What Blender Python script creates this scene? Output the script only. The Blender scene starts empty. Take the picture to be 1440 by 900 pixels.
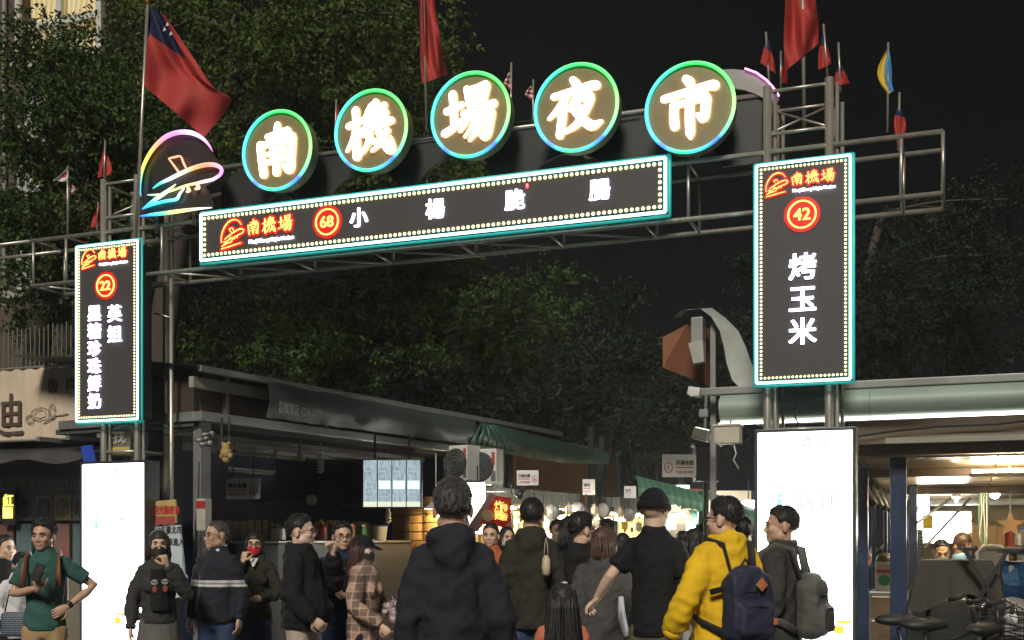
import bpy, bmesh, math, random
from mathutils import Vector, Matrix, noise, Quaternion
import numpy as np
random.seed(7)
SC = bpy.context.scene
COL = SC.collection
PI = math.pi
# ------------------------------------------------------------------ camera, sky, light, exposure
F, CX, HY, CH = 1600.0, 720.0, 755.0, 1.55          # focal length in photo pixels, centre, horizon row, eye height
cam_d = bpy.data.cameras.new('camera'); cam = bpy.data.objects.new('camera', cam_d); COL.objects.link(cam)
cam.location = (0, 0, CH); cam.rotation_euler = (PI/2, 0, 0)
cam_d.sensor_width = 36; cam_d.lens = F/1440*36; cam_d.shift_y = (HY-450)/1440
cam_d.clip_start = .05; cam_d.clip_end = 500
SC.camera = cam
wd = bpy.data.worlds.new('World'); SC.world = wd; wd.use_nodes = True
bgn = wd.node_tree.nodes['Background']
bgn.inputs[0].default_value = (.82, .95, 1.0, 1); bgn.inputs[1].default_value = .0028
sun_d = bpy.data.lights.new('sun', 'SUN'); sun = bpy.data.objects.new('sun', sun_d); COL.objects.link(sun)
sun_d.energy = 2.0; sun_d.angle = math.radians(14); sun_d.color = (1, .93, .82)
sun.rotation_euler = (math.radians(54), 0, math.radians(-12))   # dim town light from behind the viewer
vs = SC.view_settings; vs.view_transform = 'Standard'; vs.look = 'None'; vs.gamma = 1; vs.exposure = .6
vs.use_curve_mapping = False
cy = SC.cycles
cy.max_bounces = 6; cy.diffuse_bounces = 3; cy.glossy_bounces = 3; cy.transmission_bounces = 4; cy.transparent_max_bounces = 6
cy.sample_clamp_indirect = 4; cy.caustics_reflective = False; cy.caustics_refractive = False
cy.use_denoising = True

# ------------------------------------------------------------------ places: a pixel at a depth, and the gate's own axes
TH = math.atan(.387); CT, ST = math.cos(TH), math.sin(TH); OY = 9.255
def W(px, py, Y): return Vector(((px-CX)/F*Y, Y, CH+(HY-py)/F*Y))
def GP(px, py, n=0.0):                               # point of the plane n metres behind the gate front: (s, n, z)
    u = (px-CX)/F
    Y = (n+OY*CT)/(u*ST+CT)
    return Vector((Y*u*CT-(Y-OY)*ST, n, CH+(HY-py)/F*Y))
def GSP(px, py, s):                                  # point of the plane s = const (running down the alley)
    u = (px-CX)/F
    Y = (s-OY*ST)/(u*CT-ST)
    return Vector((s, Y*u*ST+(Y-OY)*CT, CH+(HY-py)/F*Y))
def G(s, n, z=0.0): return Vector((s*CT+n*ST, OY-s*ST+n*CT, z))
class Fr:                                             # other sets of axes: origin, and angle of the depth axis to the right of the view
    def __init__(f, ox, oy, th): f.o = (ox, oy); f.th = th; f.c, f.s = math.cos(th), math.sin(th)
    def w(f, s, n, z=0.): return Vector((f.o[0]+s*f.c+n*f.s, f.o[1]-s*f.s+n*f.c, z))
    def inv(f, x, y): dx, dy = x-f.o[0], y-f.o[1]; return dx*f.c-dy*f.s, dx*f.s+dy*f.c
    def onN(f, px, py, n):
        u = (px-CX)/F; Y = (n+f.o[0]*f.s+f.o[1]*f.c)/(u*f.s+f.c); s, _ = f.inv(u*Y, Y); return Vector((s, n, CH+(HY-py)/F*Y))
    def onS(f, px, py, s):
        u = (px-CX)/F; Y = (s+f.o[0]*f.c-f.o[1]*f.s)/(u*f.c-f.s); _, n = f.inv(u*Y, Y); return Vector((s, n, CH+(HY-py)/F*Y))
    def at(f, px, py, Y): s, n = f.inv((px-CX)/F*Y, Y); return Vector((s, n, CH+(HY-py)/F*Y))
GATE = Fr(0, OY, TH); ROW = Fr(-2.94, 10.8, math.radians(28.5)); FLAT = Fr(0, 0, 0)
def YG(px, n=0.0): return (n+OY*CT)/((px-CX)/F*ST+CT)

# ------------------------------------------------------------------ materials
MATS = {}
def _nodes(name):
    m = bpy.data.materials.new(name); m.use_nodes = True
    nt = m.node_tree; b = nt.nodes['Principled BSDF']
    return m, nt, b
def surf(name, col, rough=.6, metal=0., var=.18, scale=6., bump=0., bscale=40., spec=.5, stretch=None, coat=0., sheen=0., dirt=0., dcol=(.05,.045,.04), trans=0.):
    if name in MATS: return MATS[name]
    m, nt, b = _nodes(name); L = nt.links
    tc = nt.nodes.new('ShaderNodeTexCoord'); mp = nt.nodes.new('ShaderNodeMapping')
    if stretch: mp.inputs['Scale'].default_value = stretch
    L.new(tc.outputs['Object'], mp.inputs[0])
    nz = nt.nodes.new('ShaderNodeTexNoise'); nz.inputs['Scale'].default_value = scale; nz.inputs['Detail'].default_value = 5
    L.new(mp.outputs[0], nz.inputs['Vector'])
    mx = nt.nodes.new('ShaderNodeMix'); mx.data_type = 'RGBA'
    c1 = [max(0, c*(1-var)) for c in col]; c2 = [min(1, c*(1+var)) for c in col]
    mx.inputs[6].default_value = (*c1, 1); mx.inputs[7].default_value = (*c2, 1)
    L.new(nz.outputs[0], mx.inputs[0])
    out = mx.outputs[2]
    if dirt > 0:
        n2 = nt.nodes.new('ShaderNodeTexNoise'); n2.inputs['Scale'].default_value = scale*.45; n2.inputs['Detail'].default_value = 8; n2.inputs['Roughness'].default_value = .7
        L.new(mp.outputs[0], n2.inputs['Vector'])
        rp = nt.nodes.new('ShaderNodeValToRGB'); rp.color_ramp.elements[0].position = .48; rp.color_ramp.elements[1].position = .72
        rp.color_ramp.elements[1].color = (dirt, dirt, dirt, 1)
        L.new(n2.outputs[0], rp.inputs[0])
        m2 = nt.nodes.new('ShaderNodeMix'); m2.data_type = 'RGBA'; m2.inputs[7].default_value = (*dcol, 1)
        L.new(rp.outputs[0], m2.inputs[0]); L.new(out, m2.inputs[6]); out = m2.outputs[2]
    L.new(out, b.inputs['Base Color'])
    mr = nt.nodes.new('ShaderNodeMapRange'); mr.inputs[3].default_value = max(.02, rough-.1); mr.inputs[4].default_value = min(1, rough+.1)
    L.new(nz.outputs[0], mr.inputs[0]); L.new(mr.outputs[0], b.inputs['Roughness'])
    b.inputs['Metallic'].default_value = metal; b.inputs['Specular IOR Level'].default_value = spec
    if coat: b.inputs['Coat Weight'].default_value = coat
    if sheen: b.inputs['Sheen Weight'].default_value = sheen
    if trans: b.inputs['Transmission Weight'].default_value = trans
    if bump:
        n3 = nt.nodes.new('ShaderNodeTexNoise'); n3.inputs['Scale'].default_value = bscale; n3.inputs['Detail'].default_value = 4
        L.new(mp.outputs[0], n3.inputs['Vector'])
        bp = nt.nodes.new('ShaderNodeBump'); bp.inputs['Strength'].default_value = bump; bp.inputs['Distance'].default_value = .01
        L.new(n3.outputs[0], bp.inputs['Height']); L.new(bp.outputs[0], b.inputs['Normal'])
    MATS[name] = m; return m
def emit(name, col, strength, base=(.5,.5,.5)):
    if name in MATS: return MATS[name]
    m, nt, b = _nodes(name)
    b.inputs['Base Color'].default_value = (*[min(1, c) for c in base], 1); b.inputs['Roughness'].default_value = .5
    b.inputs['Emission Color'].default_value = (*col, 1); b.inputs['Emission Strength'].default_value = strength
    MATS[name] = m; return m
def emit_attr(name, strength):                        # light whose colour is stored along the tube
    if name in MATS: return MATS[name]
    m, nt, b = _nodes(name)
    a = nt.nodes.new('ShaderNodeVertexColor'); a.layer_name = 'glow'
    nt.links.new(a.outputs[0], b.inputs['Emission Color']); b.inputs['Emission Strength'].default_value = strength
    b.inputs['Base Color'].default_value = (.3,.3,.3,1)
    MATS[name] = m; return m

# ------------------------------------------------------------------ mesh collector
class MB:
    def __init__(s): s.v = []; s.f = []; s.mi = []; s.cur = 0; s.vc = None
    def add(s, vs, fs):
        o = len(s.v); s.v += [tuple(p) for p in vs]; s.f += [tuple(i+o for i in f) for f in fs]; s.mi += [s.cur]*len(fs); return s
    def box(s, c, d, rot=None):
        c = Vector(c); hx, hy, hz = d[0]/2, d[1]/2, d[2]/2
        pts = [Vector((x*hx, y*hy, z*hz)) for x in (-1,1) for y in (-1,1) for z in (-1,1)]
        if rot is not None: pts = [rot @ p for p in pts]
        return s.add([c+p for p in pts], [(0,1,3,2),(4,6,7,5),(0,4,5,1),(2,3,7,6),(0,2,6,4),(1,5,7,3)])
    def bbox(s, a, b): return s.box([(a[i]+b[i])/2 for i in range(3)], [abs(b[i]-a[i]) for i in range(3)])
    def bevbox(s, c, d, r=.01, rot=None):                # box with chamfered edges
        bm = bmesh.new(); bmesh.ops.create_cube(bm, size=1)
        for v in bm.verts: v.co = Vector((v.co.x*d[0], v.co.y*d[1], v.co.z*d[2]))
        bmesh.ops.bevel(bm, geom=bm.edges[:], offset=r, segments=2, affect='EDGES', profile=.6)
        s._bm(bm, c, rot); return s
    def _bm(s, bm, c=(0,0,0), rot=None):
        c = Vector(c); bm.verts.index_update()
        s.add([c+(rot @ v.co if rot is not None else v.co) for v in bm.verts], [[v.index for v in f.verts] for f in bm.faces]); bm.free()
    def loft(s, pts, radii, seg=10, cap=True, up=None, twist=0.):
        pts = [Vector(p) for p in pts]; n = len(pts); vs = []; fs = []
        t0 = (pts[1]-pts[0]).normalized()
        ref = Vector(up) if up is not None else (Vector((0,0,1)) if abs(t0.z) < .9 else Vector((0,1,0)))
        for i in range(n):
            t = (pts[min(i+1,n-1)]-pts[max(i-1,0)])
            if t.length < 1e-9: t = t0
            t.normalize()
            x = ref - t*ref.dot(t)
            if x.length < 1e-4: x = t.orthogonal()
            x.normalize(); y = t.cross(x); ref = x if up is None else Vector(up)
            r = radii[i] if hasattr(radii, '__len__') else radii
            rx, ry = r if hasattr(r, '__len__') else (r, r)
            for k in range(seg):
                a = 2*PI*k/seg + twist
                vs.append(pts[i] + x*math.cos(a)*rx + y*math.sin(a)*ry)
        for i in range(n-1):
            for k in range(seg):
                k2 = (k+1) % seg
                fs.append((i*seg+k, i*seg+k2, (i+1)*seg+k2, (i+1)*seg+k))
        if cap:
            fs.append(tuple(range(seg-1, -1, -1))); fs.append(tuple((n-1)*seg+k for k in range(seg)))
        return s.add(vs, fs)
    def tube(s, a, b, r, seg=10, r2=None): return s.loft([a, b], [r, r if r2 is None else r2], seg)
    def ball(s, c, r, seg=12, rings=8, rot=None):
        c = Vector(c); r = r if hasattr(r, '__len__') else (r,r,r); vs = [Vector((0,0,r[2]))]; fs = []
        for i in range(1, rings):
            a = PI*i/rings
            for k in range(seg):
                b = 2*PI*k/seg; vs.append(Vector((r[0]*math.sin(a)*math.cos(b), r[1]*math.sin(a)*math.sin(b), r[2]*math.cos(a))))
        vs.append(Vector((0,0,-r[2]))); last = len(vs)-1
        for k in range(seg):
            k2 = (k+1) % seg; fs.append((0, 1+k, 1+k2)); fs.append((last, 1+(rings-2)*seg+k2, 1+(rings-2)*seg+k))
        for i in range(rings-2):
            for k in range(seg):
                k2 = (k+1) % seg; fs.append((1+i*seg+k, 1+(i+1)*seg+k, 1+(i+1)*seg+k2, 1+i*seg+k2))
        if rot is not None: vs = [rot @ v for v in vs]
        return s.add([c+v for v in vs], fs)
    def prism(s, poly, d, origin=(0,0,0), ax=(1,0,0), ay=(0,0,1), az=(0,1,0)):   # polygon in (ax, ay), thickness d along az
        o, ax, ay, az = Vector(origin), Vector(ax), Vector(ay), Vector(az); n = len(poly)
        vs = [o+ax*p[0]+ay*p[1] for p in poly] + [o+ax*p[0]+ay*p[1]+az*d for p in poly]
        fs = [tuple(range(n)), tuple(range(2*n-1, n-1, -1))] + [(i, i+n, (i+1)%n+n, (i+1)%n) for i in range(n)]
        return s.add(vs, fs)
    def grid(s, P, nu, nv):                              # P(i, j) -> point
        vs = [P(i, j) for j in range(nv+1) for i in range(nu+1)]
        fs = [(j*(nu+1)+i, j*(nu+1)+i+1, (j+1)*(nu+1)+i+1, (j+1)*(nu+1)+i) for j in range(nv) for i in range(nu)]
        return s.add(vs, fs)
    def mesh(s, name, mats, off=(0,0,0), smooth=False):
        me = bpy.data.meshes.new(name)
        o = Vector(off)
        me.from_pydata([(p[0]-o.x, p[1]-o.y, p[2]-o.z) for p in s.v], [], s.f)
        ms = mats if isinstance(mats, (list, tuple)) else [mats]
        for m in ms: me.materials.append(m)
        if len(ms) > 1: me.polygons.foreach_set('material_index', s.mi)
        me.update()
        if smooth: me.polygons.foreach_set('use_smooth', [True]*len(me.polygons))
        return me
    def build(s, name, mats, parent=None, smooth=False, off=None):
        if off is None: off = OFF.get(parent.name, (0,0,0)) if parent is not None else (0,0,0)
        ob = bpy.data.objects.new(name, s.mesh(name, mats, off, smooth)); COL.objects.link(ob)
        if parent is not None:
            ob.parent = parent; OFF[ob.name] = off
        return ob
OFF = {}                                                 # parts are drawn in gate axes; this is where their thing's base lies
def fix_normals(ob):
    bm = bmesh.new(); bm.from_mesh(ob.data); bmesh.ops.recalc_face_normals(bm, faces=bm.faces); bm.to_mesh(ob.data); bm.free(); return ob
def tag(o, label, cat, group=None, kind=None):
    if label: o['label'] = label
    if cat: o['category'] = cat
    if group: o['group'] = group
    if kind: o['kind'] = kind
    return o
def thing(name, label, cat, s=0., n=0., z=0., group=None, fr=None):   # Empty standing at (s, n) of the gate axes
    o = bpy.data.objects.new(name, None); COL.objects.link(o); o.empty_display_size = .1
    fr = fr or GATE
    o.location = fr.w(s, n, z); o.rotation_euler = (0, 0, -fr.th); OFF[o.name] = (s, n, z)
    return tag(o, label, cat, group)
def thingw(name, label, cat, loc, rz=0., group=None):        # Empty in world axes, parts drawn round its own origin
    o = bpy.data.objects.new(name, None); COL.objects.link(o); o.empty_display_size = .1
    o.location = loc; o.rotation_euler = (0, 0, rz)
    return tag(o, label, cat, group)
def struct(ob): ob['kind'] = 'structure'; return ob
def catmull(pts, k=6):
    pts = [np.array(p, float) for p in pts]
    if len(pts) < 3: return [pts[0]*(1-i/k)+pts[-1]*(i/k) for i in range(k+1)]
    P = [2*pts[0]-pts[1]]+pts+[2*pts[-1]-pts[-2]]; out = []
    for i in range(1, len(P)-2):
        for j in range(k):
            t = j/k
            out.append(.5*((2*P[i])+(-P[i-1]+P[i+1])*t+(2*P[i-1]-5*P[i]+4*P[i+1]-P[i+2])*t*t+(-P[i-1]+3*P[i]-3*P[i+1]+P[i+2])*t**3))
    out.append(pts[-1]); return out

# ------------------------------------------------------------------ lettering
_tc = {}
def text_mesh(txt, size, extrude=0., offset=0., align='CENTER'):
    key = (txt, size, extrude, offset, align)
    if key in _tc: return _tc[key]
    cu = bpy.data.curves.new('lettering', 'FONT'); cu.body = txt; cu.size = size; cu.extrude = extrude; cu.offset = offset
    cu.align_x = align; cu.align_y = 'CENTER'; cu.resolution_u = 3; cu.fill_mode = 'BOTH'
    ob = bpy.data.objects.new('lettering', cu); COL.objects.link(ob)
    dg = bpy.context.evaluated_depsgraph_get()
    me = bpy.data.meshes.new_from_object(ob.evaluated_get(dg))
    vs = [v.co.copy() for v in me.vertices]; fs = [tuple(p.vertices) for p in me.polygons]; ns = [p.normal.z for p in me.polygons]
    bpy.data.objects.remove(ob); bpy.data.curves.remove(cu); bpy.data.meshes.remove(me)
    if vs:                                                # centre on the real outline
        x0, x1 = min(v.x for v in vs), max(v.x for v in vs); y0, y1 = min(v.y for v in vs), max(v.y for v in vs)
        for v in vs:
            v.y -= (y0+y1)/2
            if align == 'CENTER': v.x -= (x0+x1)/2
    _tc[key] = (vs, fs, ns); return _tc[key]
def put_text(mb, txt, size, s, n, z, extrude=.0, offset=0., align='CENTER', sx=1., side=None, shear=0., ax=(1,0,0), az=(0,-1,0)):
    if offset > 0:                                        # heavier weight: the letter laid down again a hair to each side
        for q, (dx, dzz) in enumerate(((offset,offset*.6),(-offset,offset*.6),(offset,-offset*.6),(-offset,-offset*.6))):
            put_text(mb, txt, size, s+Vector(ax).x*dx, n+Vector(ax).y*dx-.0005*(q+1), z+dzz, extrude, 0., align, sx, side, shear, ax, az)
    vs, fs, ns = text_mesh(txt, size, extrude, 0., align)
    ax, az = Vector(ax), Vector(az); o = Vector((s, n, z))
    base = mb.cur
    if side is None: mb.add([o+ax*(v.x*sx)+Vector((0,0,v.y+v.x*shear))+az*v.z for v in vs], fs)
    else:
        off = len(mb.v); mb.v += [tuple(o+ax*(v.x*sx)+Vector((0,0,v.y+v.x*shear))+az*v.z) for v in vs]
        for f, q in zip(fs, ns): mb.f.append(tuple(i+off for i in f)); mb.mi.append(base if q > .5 else side)
    mb.cur = base; return mb
def strokes(mb, st, size, s, n, z, depth=.03, wmul=1., side=None, grow=0., sx=1., dz=.0006):
    """brush strokes: every stroke a swept round brush of changing width, raised towards the viewer"""
    base = mb.cur
    for i, pts in enumerate(st):
        c = catmull(pts, 5); L = []; R = []; m = len(c)
        for j, p in enumerate(c):
            a, b = c[max(j-1, 0)], c[min(j+1, m-1)]
            t = np.array((b[0]-a[0], b[1]-a[1])); l = math.hypot(*t) or 1; nx, ny = -t[1]/l, t[0]/l
            w = p[2]*wmul+grow; L.append((p[0]+nx*w, p[1]+ny*w)); R.append((p[0]-nx*w, p[1]-ny*w))
        def arc(p, w, a0):
            return [(p[0]+w*math.cos(a0-PI*q/5), p[1]+w*math.sin(a0-PI*q/5)) for q in range(1, 5)]
        te = np.array(c[-1][:2])-np.array(c[-2][:2]); ts = np.array(c[1][:2])-np.array(c[0][:2])
        capE = arc(c[-1], c[-1][2]*wmul+grow, math.atan2(te[1], te[0])+PI/2)
        capS = arc(c[0], c[0][2]*wmul+grow, math.atan2(ts[1], ts[0])-PI/2)
        capS = capS[::1]
        nE, nS = len(capE), len(capS)
        ring = L + capE + R[::-1] + capS
        fr = n-depth-dz*i; nn = len(ring); off = len(mb.v)
        mb.v += [(s+p[0]*size*sx, fr, z+p[1]*size) for p in ring] + [(s+p[0]*size*sx, n, z+p[1]*size) for p in ring]
        # front as quads along the stroke, so bends stay clean
        def idxL(j): return off+j
        def idxR(j): return off+m+nE+(m-1-j)
        for j in range(m-1): mb.f.append((idxL(j), idxR(j), idxR(j+1), idxL(j+1))); mb.mi.append(base)
        mb.f.append(tuple([idxL(m-1)]+[off+m+q for q in range(nE)]+[idxR(m-1)])[::-1]); mb.mi.append(base)
        mb.f.append(tuple([idxR(0)]+[off+m+nE+m+q for q in range(nS)]+[idxL(0)])[::-1]); mb.mi.append(base)
        sd = base if side is None else side
        for q in range(nn): q2 = (q+1) % nn; mb.f.append((off+q, off+q+nn, off+q2+nn, off+q2)); mb.mi.append(sd)
    return mb
B = .115
GL = {
'南': [[(-.45,.60,.08),(.05,.66,.1),(.52,.74,.11)], [(.04,1.02,.1),(.02,.7,.12),(0,.36,.12)],
      [(-.78,.28,.13),(-.72,-.3,.12),(-.62,-.92,.13)], [(-.74,.26,.1),(0,.36,.1),(.66,.46,.14),(.72,.35,.14),(.68,-.3,.13),(.62,-.86,.14),(.32,-.66,.06)],
      [(-.28,.2,.06),(-.16,-.02,.09)], [(.34,.24,.09),(.14,.02,.06)], [(-.36,-.14,.08),(.38,-.06,.09)], [(-.4,-.46,.08),(.4,-.38,.09)], [(0,.0,.1),(.0,-.5,.11),(0,-.92,.12)]],
'機': [[(-1.0,.28,.1),(-.7,.36,.1),(-.3,.46,.09)], [(-.68,.88,.12),(-.66,.2,.11),(-.62,-.98,.14)], [(-.64,.25,.1),(-.8,-.3,.09),(-1.08,-.72,.04)], [(-.58,.12,.07),(-.34,-.12,.1)],
      [(.04,.96,.1),(-.18,.62,.08),(.0,.56,.08),(-.2,.22,.07)], [(-.02,.42,.06),(.1,.24,.08)],
      [(.62,.92,.1),(.44,.62,.08),(.72,.64,.08),(.48,.28,.07)], [(.66,.46,.07),(.84,.24,.1)],
      [(-.32,.06,.08),(.3,.14,.09),(.94,.26,.11)], [(0,.02,.1),(-.1,-.5,.09),(-.38,-.92,.04)], [(-.0,-.3,.06),(.2,-.5,.09)],
      [(.24,1.06,.12),(.28,.4,.11),(.46,-.3,.11),(.82,-.86,.13),(.96,-.82,.12),(.92,-.42,.05)], [(.76,-.12,.1),(.5,-.55,.08),(.08,-.86,.04)]],
'場': [[(-.98,.24,.1),(-.64,.32,.1),(-.34,.42,.09)], [(-.72,.86,.12),(-.68,.2,.11),(-.66,-.36,.11)], [(-1.06,-.6,.11),(-.7,-.44,.1),(-.3,-.14,.05)],
      [(-.12,.98,.1),(-.06,.66,.1),(.0,.36,.1)], [(-.08,.92,.09),(.3,.98,.09),(.66,1.04,.11),(.64,.8,.11),(.56,.42,.1)], [(0,.66,.07),(.56,.72,.07)], [(.02,.38,.08),(.56,.44,.08)],
      [(-.26,.06,.09),(.4,.16,.1),(.98,.28,.12)], [(.06,.12,.09),(-.14,-.26,.08),(-.42,-.6,.04)],
      [(.0,-.14,.08),(.5,-.1,.09),(.86,-.02,.12),(.84,-.3,.12),(.66,-.9,.13),(.4,-.78,.05)], [(.34,-.12,.09),(.12,-.5,.08),(-.2,-.84,.04)], [(.62,-.1,.09),(.36,-.6,.08),(.0,-1.0,.04)]],
'夜': [[(-.12,1.04,.09),(.02,.86,.12),(.06,.72,.09)], [(-.86,.5,.09),(-.2,.6,.1),(.6,.72,.12),(.8,.7,.12)], [(-.36,.46,.12),(-.62,.08,.1),(-1.04,-.3,.05)], [(-.5,.1,.12),(-.54,-.4,.12),(-.62,-.96,.11)],
      [(.08,.5,.1),(-.1,.16,.08),(-.34,-.06,.05)], [(.02,.26,.08),(.56,.34,.12),(.34,-.24,.11),(.04,-.64,.1),(-.4,-.88,.05)], [(.1,.08,.06),(.26,-.12,.08)], [(-.2,.0,.07),(.2,-.4,.11),(.62,-.76,.13),(1.0,-.66,.05)]],
'市': [[(-.14,1.04,.1),(.0,.9,.13),(.04,.76,.1)], [(-.94,.42,.1),(-.2,.54,.1),(.7,.68,.12),(.9,.66,.13)], [(-.56,.16,.12),(-.58,-.2,.12),(-.54,-.62,.12)], [(-.56,.14,.09),(0,.2,.09),(.54,.3,.13),(.58,.0,.13),(.5,-.46,.12),(.28,-.3,.05)],
      [(.02,.56,.11),(.0,-.2,.12),(.02,-.9,.12),(.03,-1.1,.05)]],
}
# ================================================================== THE GATE
STEEL = surf('brushed steel', (.46,.43,.37), .38, .65, var=.12, scale=30, stretch=(1,1,.2), dirt=.5, dcol=(.2,.17,.13))
DARKMET = surf('dark painted metal', (.025,.026,.026), .45, 0., var=.25, scale=8, dirt=.5, dcol=(.06,.055,.05))
PANEL = surf('black led panel', (.055,.05,.053), .6, 0., var=.15, scale=20)
BOARD = surf('charcoal arch board', (.022,.022,.021), .5, 0., var=.25, scale=4, dirt=.4, dcol=(.04,.038,.03))
zT = GP(960, 229, 0).z; zB = GP(560, 350, 0).z
NB = .42
gate = thing('market_gate', 'tall tubular steel truss gate spanning the alley entrance, carrying the lit signs', 'gate', 0, 0)
def gtube(name, a, b, r=.022, seg=10):
    m = MB(); m.tube(a, b, r, seg); return m.build(name, STEEL, gate, smooth=True)
sL0, sR0 = GP(47, 340).x-.02, GP(1326, 190).x
pl = [GP(146, 300).x, GP(193, 300).x]; pr = [GP(1079, 150).x, GP(1166, 150).x]
ZTOP = GP(1120, 116, 0).z
for z in (zT, zB):
    for n in (0, NB):
        a, b = (sL0, sR0)
        gtube('chord', (a, n, z), (b, n, z), .0205)
        gtube('chord', (a-1.2, n, z+.0), (a-.02, n, z), .018) if (z == zT) else None
# uprights and diagonals of the box truss
xs = [sL0+.02, GP(93, 350).x, pl[1]+.28]; 
k = pl[1]+.85
while k < pr[0]-.3: xs.append(k); k += .8
xs += [GP(968, 240).x, pr[1]+.5, sR0-.0]
for i, x in enumerate(xs):
    for n in (0, NB): gtube('upright', (x, n, zB), (x, n, zT), .014, 8)
    gtube('cross_tie', (x, 0, zB), (x, NB, zB), .012, 8); gtube('cross_tie', (x, 0, zT), (x, NB, zT), .012, 8)
    if i and i < len(xs)-3:
        gtube('diagonal', (xs[i-1]+.05, 0, zB), (x-.05, NB, zB), .010, 8)
# towers
for (a, b) in (pl, pr):
    for x in (a, b):
        for n in (0, NB):
            gtube('post', (x, n, 0), (x, n, ZTOP), .032, 12)
            gtube('post', (x+.055, n+.02, 0), (x+.055, n+.02, ZTOP-.03), .015, 8)
            m = MB(); m.box((x, n, .01), (.16,.16,.02)); m.build('base_plate', STEEL, gate)
    for z in (.6, 1.5, 2.35, ZTOP-.36, ZTOP-.04):
        for n in (0, NB): gtube('brace', (a, n, z), (b, n, z), .014, 8)
        for x in (a, b): gtube('brace', (x, 0, z), (x, NB, z), .014, 8)
    gtube('brace', (a, 0, ZTOP-.36), (b, NB, ZTOP-.04), .009, 8); gtube('brace', (b, 0, ZTOP-.36), (a, NB, ZTOP-.04), .009, 8)
# thin side post next to the left tower (behind the left sign)
sp = GP(241, 500, .25)
gtube('post', (sp.x, .25, 0), (sp.x, .25, zB), .02)
gtube('brace', (pl[1], .25, GP(225, 440, .25).z), (sp.x, .25, GP(240, 447, .25).z), .01)
# board behind the round signs: top rail straight, lower edge cut out in arches
tz = GP(600, 196, .2).z
gtube('top_rail', (GP(310,240,.2).x, .2, tz), (pr[0], .2, tz-.02), .022)
def arch_low(px):
    for c, w, h in ((395, 26, 36), (515, 55, 52), (640, 58, 58), (800, 55, 45), (960, 55, 40)):
        d = abs(px-c)/w
        if d < 1: return h*math.sqrt(1-d*d)
    return 0
m = MB(); N = 150; x0, x1 = 312, 1072
top = []; bot = []
for i in range(N+1):
    px = x0+(x1-x0)*i/N
    g = GP(px, 300, .21); t = tz-.03-(.35*max(0, (345-px)/35)**2*.5)
    zb = zT+.0+arch_low(px)/F*YG(px)
    top.append((g.x, t)); bot.append((g.x, min(zb, t-.02)))
for i in range(N):
    q = [top[i], top[i+1], bot[i+1], bot[i]]
    m.prism(q, .025, (0, .2, 0))
m.build('arch_board', BOARD, gate)
# right end of the arch with its thin pink light line
m = MB(); pts = []
arc_px = [(1012,98),(1030,97),(1048,99),(1064,105),(1078,115),(1088,126),(1096,138)]
P = [GP(*p, .17) for p in arc_px]; Q = [GP(1012,128,.17), GP(1030,124,.17), GP(1046,126,.17), GP(1060,131,.17), GP(1072,137,.17), GP(1082,142,.17), GP(1092,146,.17)]
for i in range(len(P)-1): m.prism([(P[i].x,P[i].z),(P[i+1].x,P[i+1].z),(Q[i+1].x,Q[i+1].z),(Q[i].x,Q[i].z)], .03, (0,.17,0))
m.build('arch_end_board', surf('pale arch sheet', (.3,.29,.27), .5, var=.15, scale=5, dirt=.4), gate)
m = MB(); m.loft([p+Vector((0,-.02,.008)) for p in P[2:]], .0075, 6); m.build('neon_line', emit('pink neon', (1,.25,.9), 2.2), gate)

# ------------------------------------------------------------------ round character signs
FACE = surf('olive gold sign face', (.24,.2,.09), .45, 0., var=.12, scale=10)
CHFRONT = emit('warm white letter front', (1,.93,.74), 6.0)
CHSIDE = emit('orange letter edge', (1,.25,.08), 1.2)
ring_cols = [(0,(.35,1,.2)),(.07,(.05,1,.12)),(.2,(.0,.85,.12)),(.27,(.0,.8,.14)),(.36,(0,.8,.55)),(.5,(0,.75,.85)),(.6,(0,.62,.9)),(.645,(0,.1,.95)),(.68,(0,.6,.7)),(.72,(0,.85,.25)),(.77,(0,.75,.85)),(.83,(0,.3,.95)),(.86,(.0,.12,.95)),(.89,(.1,.9,.5)),(.95,(.3,1,.35)),(1,(.35,1,.2))]
def ringcol(t):
    t %= 1
    for (a, ca), (b, cb) in zip(ring_cols, ring_cols[1:]):
        if a <= t <= b:
            q = (t-a)/(b-a); return [ca[i]*(1-q)+cb[i]*q for i in range(3)]
    return ring_cols[0][1]
GLOW = emit_attr('colour changing led tube', 1.15)
def setglow(ob, cols):
    at = ob.data.color_attributes.new('glow', 'FLOAT_COLOR', 'POINT')
    for i, c in enumerate(cols): at.data[i].color = (*c, 1)
words = [('南', 390.5, 212, 116, 'first'), ('機', 522.5, 184, 118, 'second'), ('場', 662, 162, 124, 'middle'), ('夜', 810.5, 152, 128, 'fourth'), ('市', 970.5, 152, 132, 'fifth')]
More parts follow.
